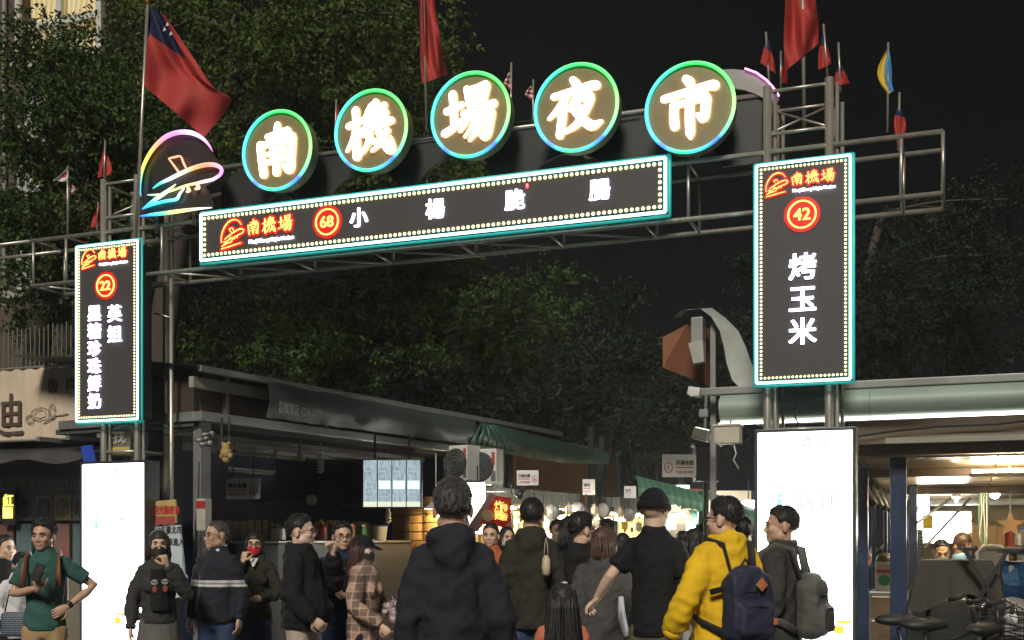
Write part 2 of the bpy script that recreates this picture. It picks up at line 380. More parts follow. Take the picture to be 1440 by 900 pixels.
for ch, px, py, hp, ordn in words:
    c = GP(px, py, -.16); R = hp/2/F*YG(px, -.16)*.985
    t = thing('round_sign', f'round gold sign in a glowing green and blue ring reading {ch}, {ordn} in the row', 'sign', c.x, -.16, 0, 'round character signs on the gate')
    m = MB()
    for a, b, y0, y1 in ((0, R*.955, -.0, 0), ):
        n_ = 48
        ring = [(math.cos(2*PI*i/n_)*b, math.sin(2*PI*i/n_)*b) for i in range(n_)]
        m.prism(ring, .12, (c.x, -.16, c.z))
    m.build('face', FACE, t)
    m = MB(); cols = []; n_ = 72; tr = R*.042
    V = []; Fc = []
    for i in range(n_):
        a = 2*PI*i/n_
        for j in range(8):
            b = 2*PI*j/8; rr = R*.958+tr*math.cos(b)
            V.append((c.x+rr*math.cos(a), -.175+tr*math.sin(b), c.z+rr*math.sin(a))); cols.append(ringcol(i/n_))
    for i in range(n_):
        for j in range(8):
            Fc.append((i*8+j, i*8+(j+1)%8, ((i+1)%n_)*8+(j+1)%8, ((i+1)%n_)*8+j))
    m.add(V, Fc); ob = m.build('led_ring', GLOW, t, smooth=True); setglow(ob, cols)
    m = MB(); m.cur = 0; strokes(m, GL[ch], R*.60, c.x, -.168, c.z, .014, 1.3, side=1)
    m.build('character', [CHFRONT, CHSIDE], t)
    m = MB(); m.bevbox((c.x, .02, c.z-R*.4), (.05,.3,.9*R), .006); m.bevbox((c.x, -.03, c.z-R*.2), (R*1.1,.05,.05), .006); m.build('bracket', DARKMET, t)

# ------------------------------------------------------------------ aeroplane emblem in coloured tubes
def hue(px, py):
    pass
def emblem_strokes():
    # in pixels of the photograph relative to (255, 245), y up; the last value is half width
    E = []
    arc = [(198,276,.6),(197,262,1.6),(199,243,2.2),(206,224,2.6),(218,206,3.0),(234,192,3.4),(252,186,3.6),(270,187,3.4),(284,194,2.6),(293,203,1.8),(299,213,.6)]
    acol = [(0,.35,.9),(0,.6,.9),(.5,.9,.2),(1,.75,.1),(1,.4,.15),(.95,.25,.5),(.9,.3,.9),(1,.7,1),(1,.55,1),(.95,.3,.8),(.8,.1,.6)]
    E.append((arc, acol))
    E.append(([(215,265,.8),(225,258,2.0),(238,252,2.8),(252,245,3.0),(270,237,3.2),(288,232,3.4),(302,232,3.2),(311,237,2.8),(310,245,2.4),(300,252,2.4),(288,255,2.6),(275,258,2.2),(262,261,2.0),(245,267,1.6),(232,272,1.0)],
              [(0,.6,.9),(0,.8,.9),(.7,.9,1),(1,.9,.8),(1,.45,.2),(1,.25,.12),(1,.3,.3),(1,.3,.7),(1,.3,.9),(1,.6,.9),(1,.75,.75),(1,.6,.3),(1,.7,.3),(.9,.9,.3),(.5,.9,.6)]))
    E.append(([(238,224,1.2),(244,232,1.6),(252,243,1.8)], [(1,.35,.15)]*3)); E.append(([(237,223,1.2),(246,221,1.8),(254,220,1.4),(258,229,1.8),(263,239,1.4)], [(1,.35,.15)]*5))
    E.append(([(247,259,.8),(238,267,2.4),(225,276,3.0),(212,285,2.4),(200,294,.8)], [(.9,.9,.3),(1,.9,.4),(.6,.95,.7),(0,.7,.9),(0,.4,.95)]))
    E.append(([(207,274,.6),(216,274,1.4),(224,273,.8)], [(.2,.9,.5),(.6,.9,.4),(.9,.9,.4)]))
    E.append(([(200,294,.8),(214,288,2.2),(232,283,2.4),(248,280,2.6),(253,272,2.0),(259,265,1.2)], [(0,.4,.95),(0,.65,.95),(0,.75,.95),(.2,.8,1),(.7,.9,1),(.9,1,1)]))
    E.append(([(264,264,2.4),(266,268,2.8),(262,270,1.4)], [(1,.6,.35)]*3)); E.append(([(277,259,2.4),(279,264,3.0),(274,266,1.4)], [(1,.6,.35)]*3))
    E.append(([(197,304,.8),(212,302,2.4),(230,300,3.0),(252,297,3.0),(275,294,2.2),(298,292,.7)], [(0,.1,.9),(0,.5,.95),(.1,.85,.4),(.95,.85,.2),(1,.7,.5),(.8,.95,1)]))
    return E
c = GP(252, 245, -.1)
t = thing('aeroplane_sign', 'rainbow coloured tube sign of an aeroplane flying out of an arc', 'sign', c.x, -.1)
m = MB(); cols = []
kx = YG(252, -.1)/F
for st, cc in emblem_strokes():
    pts = [GP(p[0], p[1], -.1) for p in st]
    cv = catmull([(p.x, p.z, q[2]*kx*.95, *k_) for p, q, k_ in zip(pts, st, cc)], 4)
    o = len(m.v)
    m.loft([(p[0], -.1-.0, p[1]) for p in cv], [max(.003, p[2]) for p in cv], 8, up=(0,1,0))
    for p in cv: cols += [tuple(max(0, x) for x in p[3:6])]*8
ob = m.build('led_tube', GLOW, t, smooth=True); setglow(ob, cols)
m = MB()
bx = [GP(p[0], p[1], -.06) for p in [(200,276),(199,250),(206,226),(222,204),(245,190),(268,190),(288,199),(298,214),(312,236),(311,248),(290,262),(300,290),(262,299),(200,303)]]
m.prism([(p.x, p.z) for p in bx], .03, (0, -.06, 0)); m.build('backing_board', surf('smoked backing', (.035,.03,.028), .35, var=.2, scale=4), t)
m = MB()
for px in (222, 275): a = GP(px, 285, -.02); m.bevbox((a.x, .0, (a.z+zT)/2-.0), (.04,.09,a.z-zT+.1), .005)
m.build('bracket', DARKMET, t)

# ------------------------------------------------------------------ LED boards
CYAN = emit('cyan led tube', (.42,1,1.0), 2.6); CYANH = emit('teal painted glow', (0,.62,.55), .2, (.05,.3,.28))
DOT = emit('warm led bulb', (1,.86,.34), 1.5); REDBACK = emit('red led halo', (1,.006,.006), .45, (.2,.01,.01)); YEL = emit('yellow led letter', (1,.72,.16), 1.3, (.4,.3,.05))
WHT = emit('white led letter', (.93,.9,1), 4.2); WHTS = emit('white led edge', (.75,.7,1), 1.4)
def emblem_small(mb, s, n, z, size, d=.012, grow=0., back=False):
    k_ = size/118.
    for st, _ in emblem_strokes():
        pts = [(((p[0]-255))*k_, (-(p[1]-245))*k_-(p[0]-255)*k_*(-.06), max(1.1, p[2]*.62)*k_+grow) for p in st]
        strokes(mb, [pts], 1., s, n, z, d)
def led_board(name, label, s0, s1, z0, z1, n, strip, dot_step):
    cx, cz = (s0+s1)/2, (z0+z1)/2
    t = thing(name, label, 'sign', cx, n)
    m = MB(); m.bevbox((cx, n+.11, cz), (s1-s0-.02, .2, z1-z0-.02), .012); m.build('cabinet', DARKMET, t)
    m = MB(); m.bbox((s0+.03, n-.006, z0+.03), (s1-.03, n+.012, z1-.03)); m.build('panel', PANEL, t)
    m = MB(); w = strip
    for (a, b) in (((s0,z0),(s1,z0)),((s1,z0),(s1,z1)),((s1,z1),(s0,z1)),((s0,z1),(s0,z0))):
        m.loft([(a[0], n-.005, a[1]), (b[0], n-.005, b[1])], w, 8)
    m.build('led_tube', CYAN, t, smooth=True)
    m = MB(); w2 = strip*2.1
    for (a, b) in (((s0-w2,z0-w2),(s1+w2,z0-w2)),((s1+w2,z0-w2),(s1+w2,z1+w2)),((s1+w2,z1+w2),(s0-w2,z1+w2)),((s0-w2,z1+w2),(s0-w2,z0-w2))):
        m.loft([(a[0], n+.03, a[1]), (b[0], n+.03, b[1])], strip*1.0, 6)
    m.build('painted_glow_rim', CYANH, t, smooth=True)  # dim teal tube painted in for the glow round the cyan strip
    m = MB(); ins = strip*3.4; W_, H_ = s1-s0-2*ins, z1-z0-2*ins; r = dot_step*.34
    def dot(x, z): m.ball((x, n-.008, z), (r, r*.9, r), 6, 4)
    nx = max(2, round(W_/dot_step)); nz = max(2, round(H_/dot_step))
    for i in range(nx+1):
        for z in (z0+ins, z1-ins): dot(s0+ins+W_*i/nx, z)
    for i in range(1, nz):
        for x in (s0+ins, s1-ins): dot(x, z0+ins+H_*i/nz)
    ob = m.build('led_bulbs', DOT, t, smooth=True); ob['kind'] = 'stuff'
    return t, cx, cz
def heading(t, s, n, z, w):                              # emblem, three characters and the line of latin letters
    u = w
    red = MB(); yel = MB()
    emblem_small(red, s-u*.345, n-.004, z, u*.30, .008, grow=.024*u); emblem_small(yel, s-u*.345, n-.014, z, u*.30, .008)
    for i, ch in enumerate('南機場'):
        x = s-u*.075+i*u*.205; zz = z+u*.045
        strokes(red, GL[ch], u*.082, x, n-.004, zz, .008, 1., grow=.24); strokes(yel, GL[ch], u*.082, x, n-.014, zz, .008, .66)
    red.build('halo', REDBACK, t); yel.build('lettering', YEL, t)
    m = MB(); put_text(m, 'NanJiChang Night Market', u*.0545, s+u*.15, n-.013, z-u*.115, .003, .0006); m.build('small_lettering', WHT, t)
def number(t, txt, s, n, z, r):
    m = MB(); ring = [(math.cos(2*PI*i/40)*r*1.33, math.sin(2*PI*i/40)*r*1.33) for i in range(40)]
    m.prism(ring, .010, (s, n-.012, z)); m.build('halo', REDBACK, t)
    m = MB(); n_ = 40
    V = []; Fc = []
    for i in range(n_):
        a = 2*PI*i/n_
        for j in range(6):
            b = 2*PI*j/6; rr = r+r*.07*math.cos(b); V.append((s+rr*math.cos(a), n-.014+.012*math.sin(b), z+rr*math.sin(a)))
    for i in range(n_):
        for j in range(6): Fc.append((i*6+j, i*6+(j+1)%6, ((i+1)%n_)*6+(j+1)%6, ((i+1)%n_)*6+j))
    m.add(V, Fc); put_text(m, txt, r*1.25, s, n-.018, z, .004, r*.022); m.build('number', YEL, t)
def led_char(t, ch, s, n, z, size):
    m = MB(); m.cur = 0; put_text(m, ch, size, s, n-.014, z, .008, size*.02, side=1); m.build('character', [WHT, WHTS], t)
NS = -.14
# long board
a, b = GP(283, 302, NS), GP(936, 298, NS); top_ = GP(936, 222, NS)
t, cx, cz = led_board('led_board', 'long horizontal LED board with number 68 across the gate', a.x, b.x, b.z, top_.z, NS, .0125, .044)
h = top_.z-b.z
p1 = GP(366, 322, NS); heading(t, p1.x, NS, cz, .80)
number(t, '68', GP(461, 314, NS).x, NS, cz+.01, .108)
for ch, px in (('小', 506), ('楊', 613), ('脆', 725), ('腸', 844)): led_char(t, ch, GP(px, 300, NS).x, NS, cz+.015, .175)
m = MB(); q = GP(742, 262, NS); m.ball((q.x, NS-.012, q.z), (.012,.01,.02), 8, 6); m.build('red_pixel', emit('stray red led', (1,.02,.02), 3.), t)
# right board
a, b = GP(1064, 538, NS), GP(1196, 220, NS)
zb_, zt_ = GP(1130, 536, NS).z, GP(1130, 226, NS).z
t, cx, cz = led_board('led_board', 'upright LED board with number 42 on the right gate tower', a.x, b.x, zb_, zt_, NS, .010, .0285)
w = b.x-a.x; heading(t, cx-.0, NS, GP(1130, 256, NS).z, w*.8)
number(t, '42', cx-.005, NS, GP(1128, 302, NS).z, .098)
for ch, py in (('烤', 375), ('玉', 421), ('米', 466)): led_char(t, ch, cx, NS, GP(1130, py, NS).z, .205)
# left board
a, b = GP(108, 590, NS), GP(194, 340, NS)
zb_, zt_ = GP(150, 591, NS).z, GP(150, 343, NS).z
t, cx, cz = led_board('led_board', 'upright LED board with number 22 on the left gate tower', a.x, b.x, zb_, zt_, NS, .010, .0285)
w = b.x-a.x; heading(t, cx-.0, NS, GP(150, 362, NS).z, w*.8)
number(t, '22', cx-.005, NS, GP(150, 402, NS).z, .098)
for i, ch in enumerate('英姐'): led_char(t, ch, GP(163, 0, NS).x, NS, GP(163, 441+29*i, NS).z, .165)
for i, ch in enumerate('黑糖珍珠鮮奶'): led_char(t, ch, GP(134.5, 0, NS).x, NS, GP(135, 441+24.6*i, NS).z, .155)

# ------------------------------------------------------------------ white light boxes at the foot of the towers
LB = emit('white light box face', (1,1,.98), 5.0, (.8,.8,.8)); PRINT = emit('faded grey print', (.6,.65,.7), .5, (.4,.4,.4)); PYEL = emit('faded yellow print', (1,.7,.03), .55, (.5,.4,.1))
PBLU = emit('pale blue print', (.35,.75,.9), .6, (.3,.4,.5))
for side, (pxa, pxb, pyt) in (('left', (117, 204, 652)), ('right', (1066, 1199, 607))):
    a, b = GP(pxa, pyt, NS), GP(pxb, pyt, NS); zt_ = GP((pxa+pxb)/2, pyt, NS).z; cx = (a.x+b.x)/2; w = b.x-a.x
    t = thing('light_box', f'tall glowing white light box standing at the {side} gate tower', 'light box', cx, NS)
    fr = surf('light box frame', (.1,.11,.11), .35, .8, var=.1)
    m = MB()
    for x in (a.x-.012, b.x+.012): m.bevbox((x, NS+.08, zt_/2+.03), (.024,.2,zt_-.03), .004)
    m.bevbox((cx, NS+.08, zt_-.0+.012), (w+.048,.2,.024), .004); m.bevbox((cx, NS+.08, .05), (w+.1,.26,.1), .006); m.bbox((a.x, NS+.12, .1), (b.x, NS+.17, zt_)); m.build('frame', fr, t)
    m = MB(); m.bbox((a.x, NS, .1), (b.x, NS+.1, zt_)); m.build('lit_panel', LB, t)
    def pr_(): m.build('print', PRINT, t)
    m = MB(); put_text(m, '資 訊', .085, cx+.1*w, NS-.004, zt_-.075, .001, .004); pr_(); m = MB()
    if side == 'right': put_text(m, '廁 所', .135, GP(1150,705,NS).x, NS-.004, GP(1150,705,NS).z, .001, .003)
    else: put_text(m, '← 廁 所', .065, cx+.1, NS-.004, GP(160,730,NS).z, .001, .003)
    pr_(); m = MB(); put_text(m, '出口', .05, cx-.1, NS-.004, GP(150,860,NS).z, .001)
    pr_()
    m = MB(); ix, iz = (GP(1096,706,NS) if side == 'right' else GP(136,736,NS)).xz
    m.ball((ix, NS-.004, iz+.05), (.02,.003,.02), 10, 6); m.bbox((ix-.022, NS-.005, iz-.05), (ix+.022, NS-.001, iz+.025)); m.build('icon', PBLU, t)
    m = MB(); q = GP(1187, 880, NS) if side == 'right' else GP(170, 868, NS)
    m.bbox((q.x-.05, NS-.004, q.z+.015), (q.x+.05, NS-.001, q.z+.04)); m.bbox((q.x-.07, NS-.004, q.z-.06), (q.x-.0, NS-.001, q.z-.0)); m.build('yellow_print', PYEL, t)
# ================================================================== GROUND, LEFT BUILDING, TREES
ASPH = surf('asphalt', (.05,.05,.052), .7, var=.3, scale=3, bump=.3, bscale=120, dirt=.4)
m = MB(); m.add([(-70,-30,0),(70,-30,0),(70,90,0),(-70,90,0)], [(0,1,2,3)])
struct(m.build('road', ASPH))
m = MB(); a, b = GATE.w(-4.6, -.6), GATE.w(-4.6, 1.2)
m.add([GATE.w(-14,-.9,0), GATE.w(-3.4,-.9,0), GATE.w(-3.4,1.6,0), GATE.w(-14,1.6,0), GATE.w(-14,-.9,.12), GATE.w(-3.4,-.9,.12), GATE.w(-3.4,1.6,.12), GATE.w(-14,1.6,.12)], [(4,5,6,7),(0,1,5,4),(1,2,6,5)])
# (low kerb of the left pavement lies behind the people)
struct(m.build('pavement', surf('pavement concrete', (.2,.2,.19), .8, var=.2, scale=5, dirt=.5)))
# ---- white painted lane line in front of the gate
m = MB(); m.add([GATE.w(-3.2,-1.5,.004), GATE.w(2.0,-1.5,.004), GATE.w(2.0,-1.2,.004), GATE.w(-3.2,-1.2,.004)], [(0,1,2,3)])
struct(m.build('road_marking', surf('worn white paint', (.6,.6,.58), .6, var=.2, scale=20, dirt=.8)))

# ---- old apartment house behind the trees, top left
WALLM = surf('stained plaster', (.09,.068,.052), .85, var=.25, scale=2, bump=.2, bscale=30, dirt=.7, dcol=(.07,.055,.045))
NBD = 5.2
hs = thing('apartment_house', 'old plastered house behind the trees with one lit window', 'building', GP(60,500,NBD).x, NBD)
xr = GP(148, 50, NBD).x; xl = xr-9
def zz(py, n=NBD, px=80): return GP(px, py, n).z
wx0, wx1 = GP(31, 40, NBD).x, GP(139, 40, NBD).x; wz0, wz1 = zz(82), zz(-70)
m = MB()
m.bbox((xl, NBD, 0), (wx0, NBD+.25, wz1+1.6)); m.bbox((wx1, NBD, 0), (xr, NBD+.25, wz1+1.6)); m.bbox((wx0, NBD, 0), (wx1, NBD+.25, wz0)); m.bbox((wx0, NBD, wz1), (wx1, NBD+.25, wz1+1.6))
m.bbox((xl, NBD+.25, 0), (xr, NBD+.9, wz1+1.59)); m.build('wall', WALLM, hs)
win = MB(); FRW = surf('white window frame', (.55,.55,.5), .5, var=.1)
win.bbox((wx0-.09, NBD-.06, wz0-.1), (wx0, NBD+.12, wz1)); win.bbox((wx1, NBD-.06, wz0-.1), (wx1+.09, NBD+.12, wz1)); win.bbox((wx0-.12, NBD-.14, wz0-.12), (wx1+.12, NBD+.1, wz0))
wmid = (wx0*.53+wx1*.47)
for zq in (zz(30), zz(26)): win.bbox((wx0, NBD+.0, zq-.05), (wx1, NBD+.1, zq+.05)) if zq == zz(30) else None
win.bbox((wmid-.05, NBD+.012, wz0), (wmid+.05, NBD+.088, wz1))
wo = win.build('window', FRW, hs)
m = MB(); m.bbox((wx0, NBD+.18, wz0), (wx1, NBD+.2, wz1))
gl = _nodes('lit curtain'); mat_, nt, b_ = gl
wv = nt.nodes.new('ShaderNodeTexWave'); wv.inputs['Scale'].default_value = 3.2; wv.inputs['Distortion'].default_value = 2.5
tc = nt.nodes.new('ShaderNodeTexCoord'); nt.links.new(tc.outputs['Object'], wv.inputs[0])
rp = nt.nodes.new('ShaderNodeValToRGB'); rp.color_ramp.elements[0].color = (.42,.27,.1,1); rp.color_ramp.elements[1].color = (.75,.6,.32,1)
nt.links.new(wv.outputs[0], rp.inputs[0]); nt.links.new(rp.outputs[0], b_.inputs['Emission Color']); b_.inputs['Emission Strength'].default_value = .42; b_.inputs['Base Color'].default_value = (.4,.35,.2,1)
ob = m.build('curtain', mat_, wo)
# pale sheet cladding low on the house
m = MB(); c0, c1 = GP(24, 300, NBD-.3).x, GP(66, 300, NBD-.3).x
for i in range(9):
    x = c0+(c1-c0)*i/9
    m.bbox((x+.006, NBD-.32-.015*(i % 2), zz(418)), (x+(c1-c0)/9, NBD-.22, zz(140)))
m.build('cladding', surf('pale corrugated sheet', (.4,.42,.4), .5, var=.12, scale=3, dirt=.5, dcol=(.14,.13,.1)), hs)
m = MB(); m.bbox((c0-.3, NBD-.55, zz(426)), (c1+.25, NBD-.2, zz(416))); m.build('ledge', surf('concrete ledge', (.35,.34,.3), .8, var=.2, dirt=.5), hs)
m = MB(); m.loft([(GP(10,0,NBD).x, NBD-.05, zz(q)) for q in (-40, 430)], .04, 8); m.build('drain_pipe', surf('grey pipe', (.2,.2,.19), .5), hs)

# ---- low shop left of the gate: cloth banner, awning, sign strip and display cases
NS2 = 1.05
sh = thing('snack_shop', 'dim low snack shop left of the gate with dark awning and picture panels', 'shop', GP(60, 755, NS2).x, NS2)
sx0, sx1 = GP(-60,0,NS2).x, GP(150,0,NS2).x
DARK = surf('dark shop wall', (.03,.03,.033), .7, var=.3, scale=3, dirt=.5)
def sz(py, n=NS2): return GP(60, py, n).z
m = MB(); m.bbox((sx0-3, NS2+.35, .0), (sx1-.1, NS2+.9, sz(515))); m.build('wall', DARK, sh)
m = MB(); m.bbox((sx0-3, NS2+.2, sz(520)), (sx1-.05, NS2+1.0, sz(512))); m.build('roof', surf('bitumen roof', (.04,.04,.04), .9), sh)
m = MB(); N = 26
def aw(i, j):
    x = sx0-2+(sx1+.2-sx0+2)*i/N; t_ = j/5
    return (x, NS2+.34-.95*t_, sz(622)-.16*t_-.03*math.sin(i*1.1)*t_*t_-.1*t_**3)
m.grid(aw, N, 5); m.build('awning', surf('black tarpaulin', (.04,.042,.045), .45, var=.3, scale=5), sh, smooth=True)
m = MB(); m.bbox((sx0-2, NS2+.28, sz(695)), (sx1, NS2+.34, sz(668))); m.build('sign_strip', surf('brown black fascia', (.08,.075,.07), .5), sh)
m = MB(); put_text(m, '古早味手工小吃07-2830', .15, GP(48,0,NS2+.2).x, NS2+.275, sz(681), .002); m.build('sign_lettering', surf('chalky letters', (.3,.3,.28), .8), sh)
CASEM = surf('case frame', (.16,.14,.1), .5, var=.2)
for i in range(7):
    px = -35+i*26.5; a, b = GP(px, 0, NS2+.25).x, GP(px+25, 0, NS2+.25).x
    m = MB(); m.bevbox(((a+b)/2, NS2+.32, (sz(732)+sz(690))/2), (b-a, .05, sz(690)-sz(732)-.01), .008); case = m.build('picture_panel', surf(('grey panel','tan panel','slate panel')[i%3], ((.2,.2,.21),(.3,.24,.12),(.15,.16,.18))[i%3], .35, var=.3, scale=6), sh)
    m = MB(); m.ball(((a+b)/2, NS2+.292, (sz(735)+sz(690))/2-.01), ((b-a)*.4, .02, .11), 16, 8)
    m.build('round_picture', surf(('dark dish','dish brown','dish black')[i%3], ((.07,.07,.08),(.2,.15,.09),(.06,.06,.07))[i%3], .3, var=.6, scale=14), case, smooth=True)
    m = MB(); m.bevbox(((a+b)/2, NS2+.3, (sz(800)+sz(736))/2), ((b-a)-.03, .05, sz(736)-sz(800)), .02); m.build('poster_panel', surf(('green poster','rust poster','teal poster')[i%3], ((.1,.15,.12),(.2,.1,.08),(.09,.14,.14))[i%3], .4, var=.4, scale=9), sh)
m = MB(); m.bbox((sx0-2, NS2+.30, 0), (sx1, NS2+.34, sz(800))); m.build('counter_front', CASEM, sh)
m = MB(); m.bevbox((GP(4,0,NS2+.1).x, NS2+.2, sz(715)), (.2,.05,.36), .01); yb = m.build('neon_frame', DARKMET, sh)
m = MB(); put_text(m, '紅', .15, GP(5,0,NS2+.1).x, NS2+.165, sz(702), .004, .003); m.build('neon_lettering', emit('yellow neon', (1,.85,.1), 1.6), yb)
m = MB(); m.bbox((GP(-2,0,NS2+.1).x, NS2+.16, sz(728)), (GP(11,0,NS2+.1).x, NS2+.168, sz(712))); m.build('neon_block', emit('yellow neon', (1,.85,.1), 1.6), yb)
# cloth banner
tb = thing('cloth_banner', 'creased beige cloth banner with brown brush lettering above the left shop', 'banner', GP(40,0,NS2-.1).x, NS2-.1)
bx0, bx1 = GP(-45,0,NS2-.1).x, GP(132,0,NS2-.1).x; bz0, bz1 = GP(60,617,NS2-.1).z, GP(60,518,NS2-.1).z
m = MB(); NU, NV = 60, 8
def bw(i, j):
    x = bx0+(bx1-bx0)*i/NU; sag = .012*math.cos(i*2*PI/6.)
    return (x, NS2-.1-.008*math.sin(i*.9)*(.5+.5*math.sin(i*.37))-.004*math.cos(i*1.7+j*.3), bz0+(bz1-bz0)*j/NV+(sag*j/NV))
m.grid(bw, NU, NV); m.build('cloth', surf('beige canvas', (.58,.47,.35), .85, var=.14, scale=5, bump=.2, bscale=60, dirt=.35, dcol=(.2,.15,.1)), tb, smooth=True)
BR = surf('brown brush ink', (.075,.05,.035), .8)
def char(txt, px, py, size): mm = MB(); q = GP(px, py, NS2-.16); put_text(mm, txt, size, q.x, NS2-.117, q.z, .0008, size*.01); mm.build('lettering', BR, tb)
char('迪', 5, 583, .5); char('魯', 70, 541, .17); char('肉', 97, 539, .17)
GB = surf('faded brown ink', (.2,.15,.11), .8)
mm = MB(); q = GP(52, 582, NS2-.16)
for e in ((0,0,.13,.07),(-.14,-.05,.06,.05),(.16,.02,.05,.08)):
    for r_ in (1., .6): mm.loft([(q.x+e[0]+e[2]*r_*math.cos(a*PI/10), NS2-.114, q.z+e[1]+e[3]*r_*math.sin(a*PI/10)) for a in range(20)], .004, 4)
mm.loft([(q.x+.05, NS2-.114, q.z-.1), (q.x+.2, NS2-.114, q.z-.03), (q.x+.38, NS2-.114, q.z-.01)], .006, 4); mm.build('dragon_drawing', GB, tb)
mm = MB(); mm.tube((bx0, NS2-.1, bz1+.02), (bx1, NS2-.1, bz1+.02), .012, 8); mm.tube((bx0, NS2-.1, bz0-.01), (bx1, NS2-.1, bz0-.01), .014, 8); mm.build('rod', STEEL, tb)
# railing on the shop roof
rl = thing('roof_railing', 'thin upright metal bars of the railing above the cloth banner', 'railing', GP(40,0,NS2+.3).x, NS2+.3)
r0, r1 = GP(-30,0,NS2+.3).x, GP(100,0,NS2+.3).x; rz0, rz1 = GP(50,525,NS2+.3).z, GP(50,462,NS2+.3).z
n_ = 22
for i in range(n_):
    x = r0+(r1-r0)*i/(n_-1); mm = MB(); mm.tube((x, NS2+.3, rz0-.2), (x, NS2+.3, rz1+.05*random.random()), .0085, 6); mm.build('bar', surf('galvanised bar', (.13,.125,.11), .45, .5), rl)
mm = MB(); mm.tube((r0-.1, NS2+.3, rz0+.05), (r1+.1, NS2+.3, rz0+.05), .012, 6); mm.build('rail', STEEL, rl)

# ------------------------------------------------------------------ trees
def leafmat(name, col, tr=.25):
    m, nt, b = _nodes(name); L = nt.links
    ge = nt.nodes.new('ShaderNodeNewGeometry'); rp = nt.nodes.new('ShaderNodeValToRGB')
    e = rp.color_ramp.elements; e[0].color = (col[0]*.55, col[1]*.6, col[2]*.6, 1); e[1].color = (col[0]*1.5, col[1]*1.35, col[2]*1.2, 1)
    L.new(ge.outputs['Random Per Island'], rp.inputs[0]); L.new(rp.outputs[0], b.inputs['Base Color'])
    b.inputs['Roughness'].default_value = .62; b.inputs['Specular IOR Level'].default_value = .25
    td = nt.nodes.new('ShaderNodeBsdfTranslucent'); L.new(rp.outputs[0], td.inputs[0]); mx = nt.nodes.new('ShaderNodeMixShader'); mx.inputs[0].default_value = tr
    L.new(b.outputs[0], mx.inputs[1]); L.new(td.outputs[0], mx.inputs[2]); L.new(mx.outputs[0], nt.nodes['Material Output'].inputs[0])
    return m
BARK = surf('grey brown bark', (.05,.042,.034), .9, var=.35, scale=8, bump=.6, bscale=20, stretch=(1,1,.25))
LEAFA = leafmat('banyan leaf', (.055,.095,.024)); LEAFB = leafmat('leaf darkened for dim light', (.014,.028,.014), .1); LEAFC = leafmat('fig leaf', (.07,.11,.024))  # LEAFB is coloured dark to stand for the lamps' falloff
rng = np.random.default_rng(5)
def leaves_mesh(cl, per, leaf, sub=None):
    """cl: clumps (centre, radius); twigs are spread in each clump and leaves sit along the twigs"""
    V = []; nl = 0
    allv = []
    for c, r in cl:
        g = max(5, int(26*r*r))                          # tufts: leafy sprays with gaps between them
        d = rng.normal(size=(g, 3)); d /= np.linalg.norm(d, axis=1)[:, None]
        tc_ = np.array(c)+d*(r*(.25+.8*rng.random(g)**.5))[:, None]*np.array((1.15, 1., .85))
        k = max(6, int(per*r*r)); w_ = rng.random(g)**1.6+.05; idx = rng.choice(g, k, p=w_/w_.sum())
        tr_ = (.10+.16*rng.random(g))[idx]
        off = rng.normal(size=(k, 3))*tr_[:, None]*np.array((1.2, 1.2, .7))
        tw = tc_[idx]+off; d = d[idx]*.6+off/(tr_[:, None]+.05)
        d /= np.linalg.norm(d, axis=1)[:, None]
        nlv = 14
        tdir = d*.6+rng.normal(size=(k, 3))*.5; tdir[:, 2] -= .25; tdir /= np.linalg.norm(tdir, axis=1)[:, None]
        t = rng.random((k, nlv))
        p = tw[:, None, :]+tdir[:, None, :]*(t[..., None]*.2)+rng.normal(size=(k, nlv, 3))*.022
        p = p.reshape(-1, 3); q = len(p)
        ax = np.repeat(tdir, nlv, 0)*.7+rng.normal(size=(q, 3))*.7; ax[:, 2] -= .3; ax /= np.linalg.norm(ax, axis=1)[:, None]
        nr = rng.normal(size=(q, 3)); nr[:, 2] += .7; sd = np.cross(ax, nr); sd /= np.linalg.norm(sd, axis=1)[:, None]; up = np.cross(sd, ax)
        L = leaf*(.7+.6*rng.random(q))[:, None]; w = L*.24
        v = np.stack([p, p+ax*L*.5+sd*w-up*L*.05, p+ax*L, p+ax*L*.5-sd*w-up*L*.05], 1)
        allv.append(v.reshape(-1, 3))
    v = np.concatenate(allv); n = len(v)//4
    me = bpy.data.meshes.new('crown'); me.vertices.add(len(v)); me.vertices.foreach_set('co', v.astype(np.float32).ravel())
    me.loops.add(n*4); me.loops.foreach_set('vertex_index', np.arange(n*4, dtype=np.int32)); me.polygons.add(n)
    me.polygons.foreach_set('loop_start', np.arange(0, n*4, 4, dtype=np.int32)); me.polygons.foreach_set('loop_total', np.full(n, 4, np.int32))
    me.update(calc_edges=True); return me
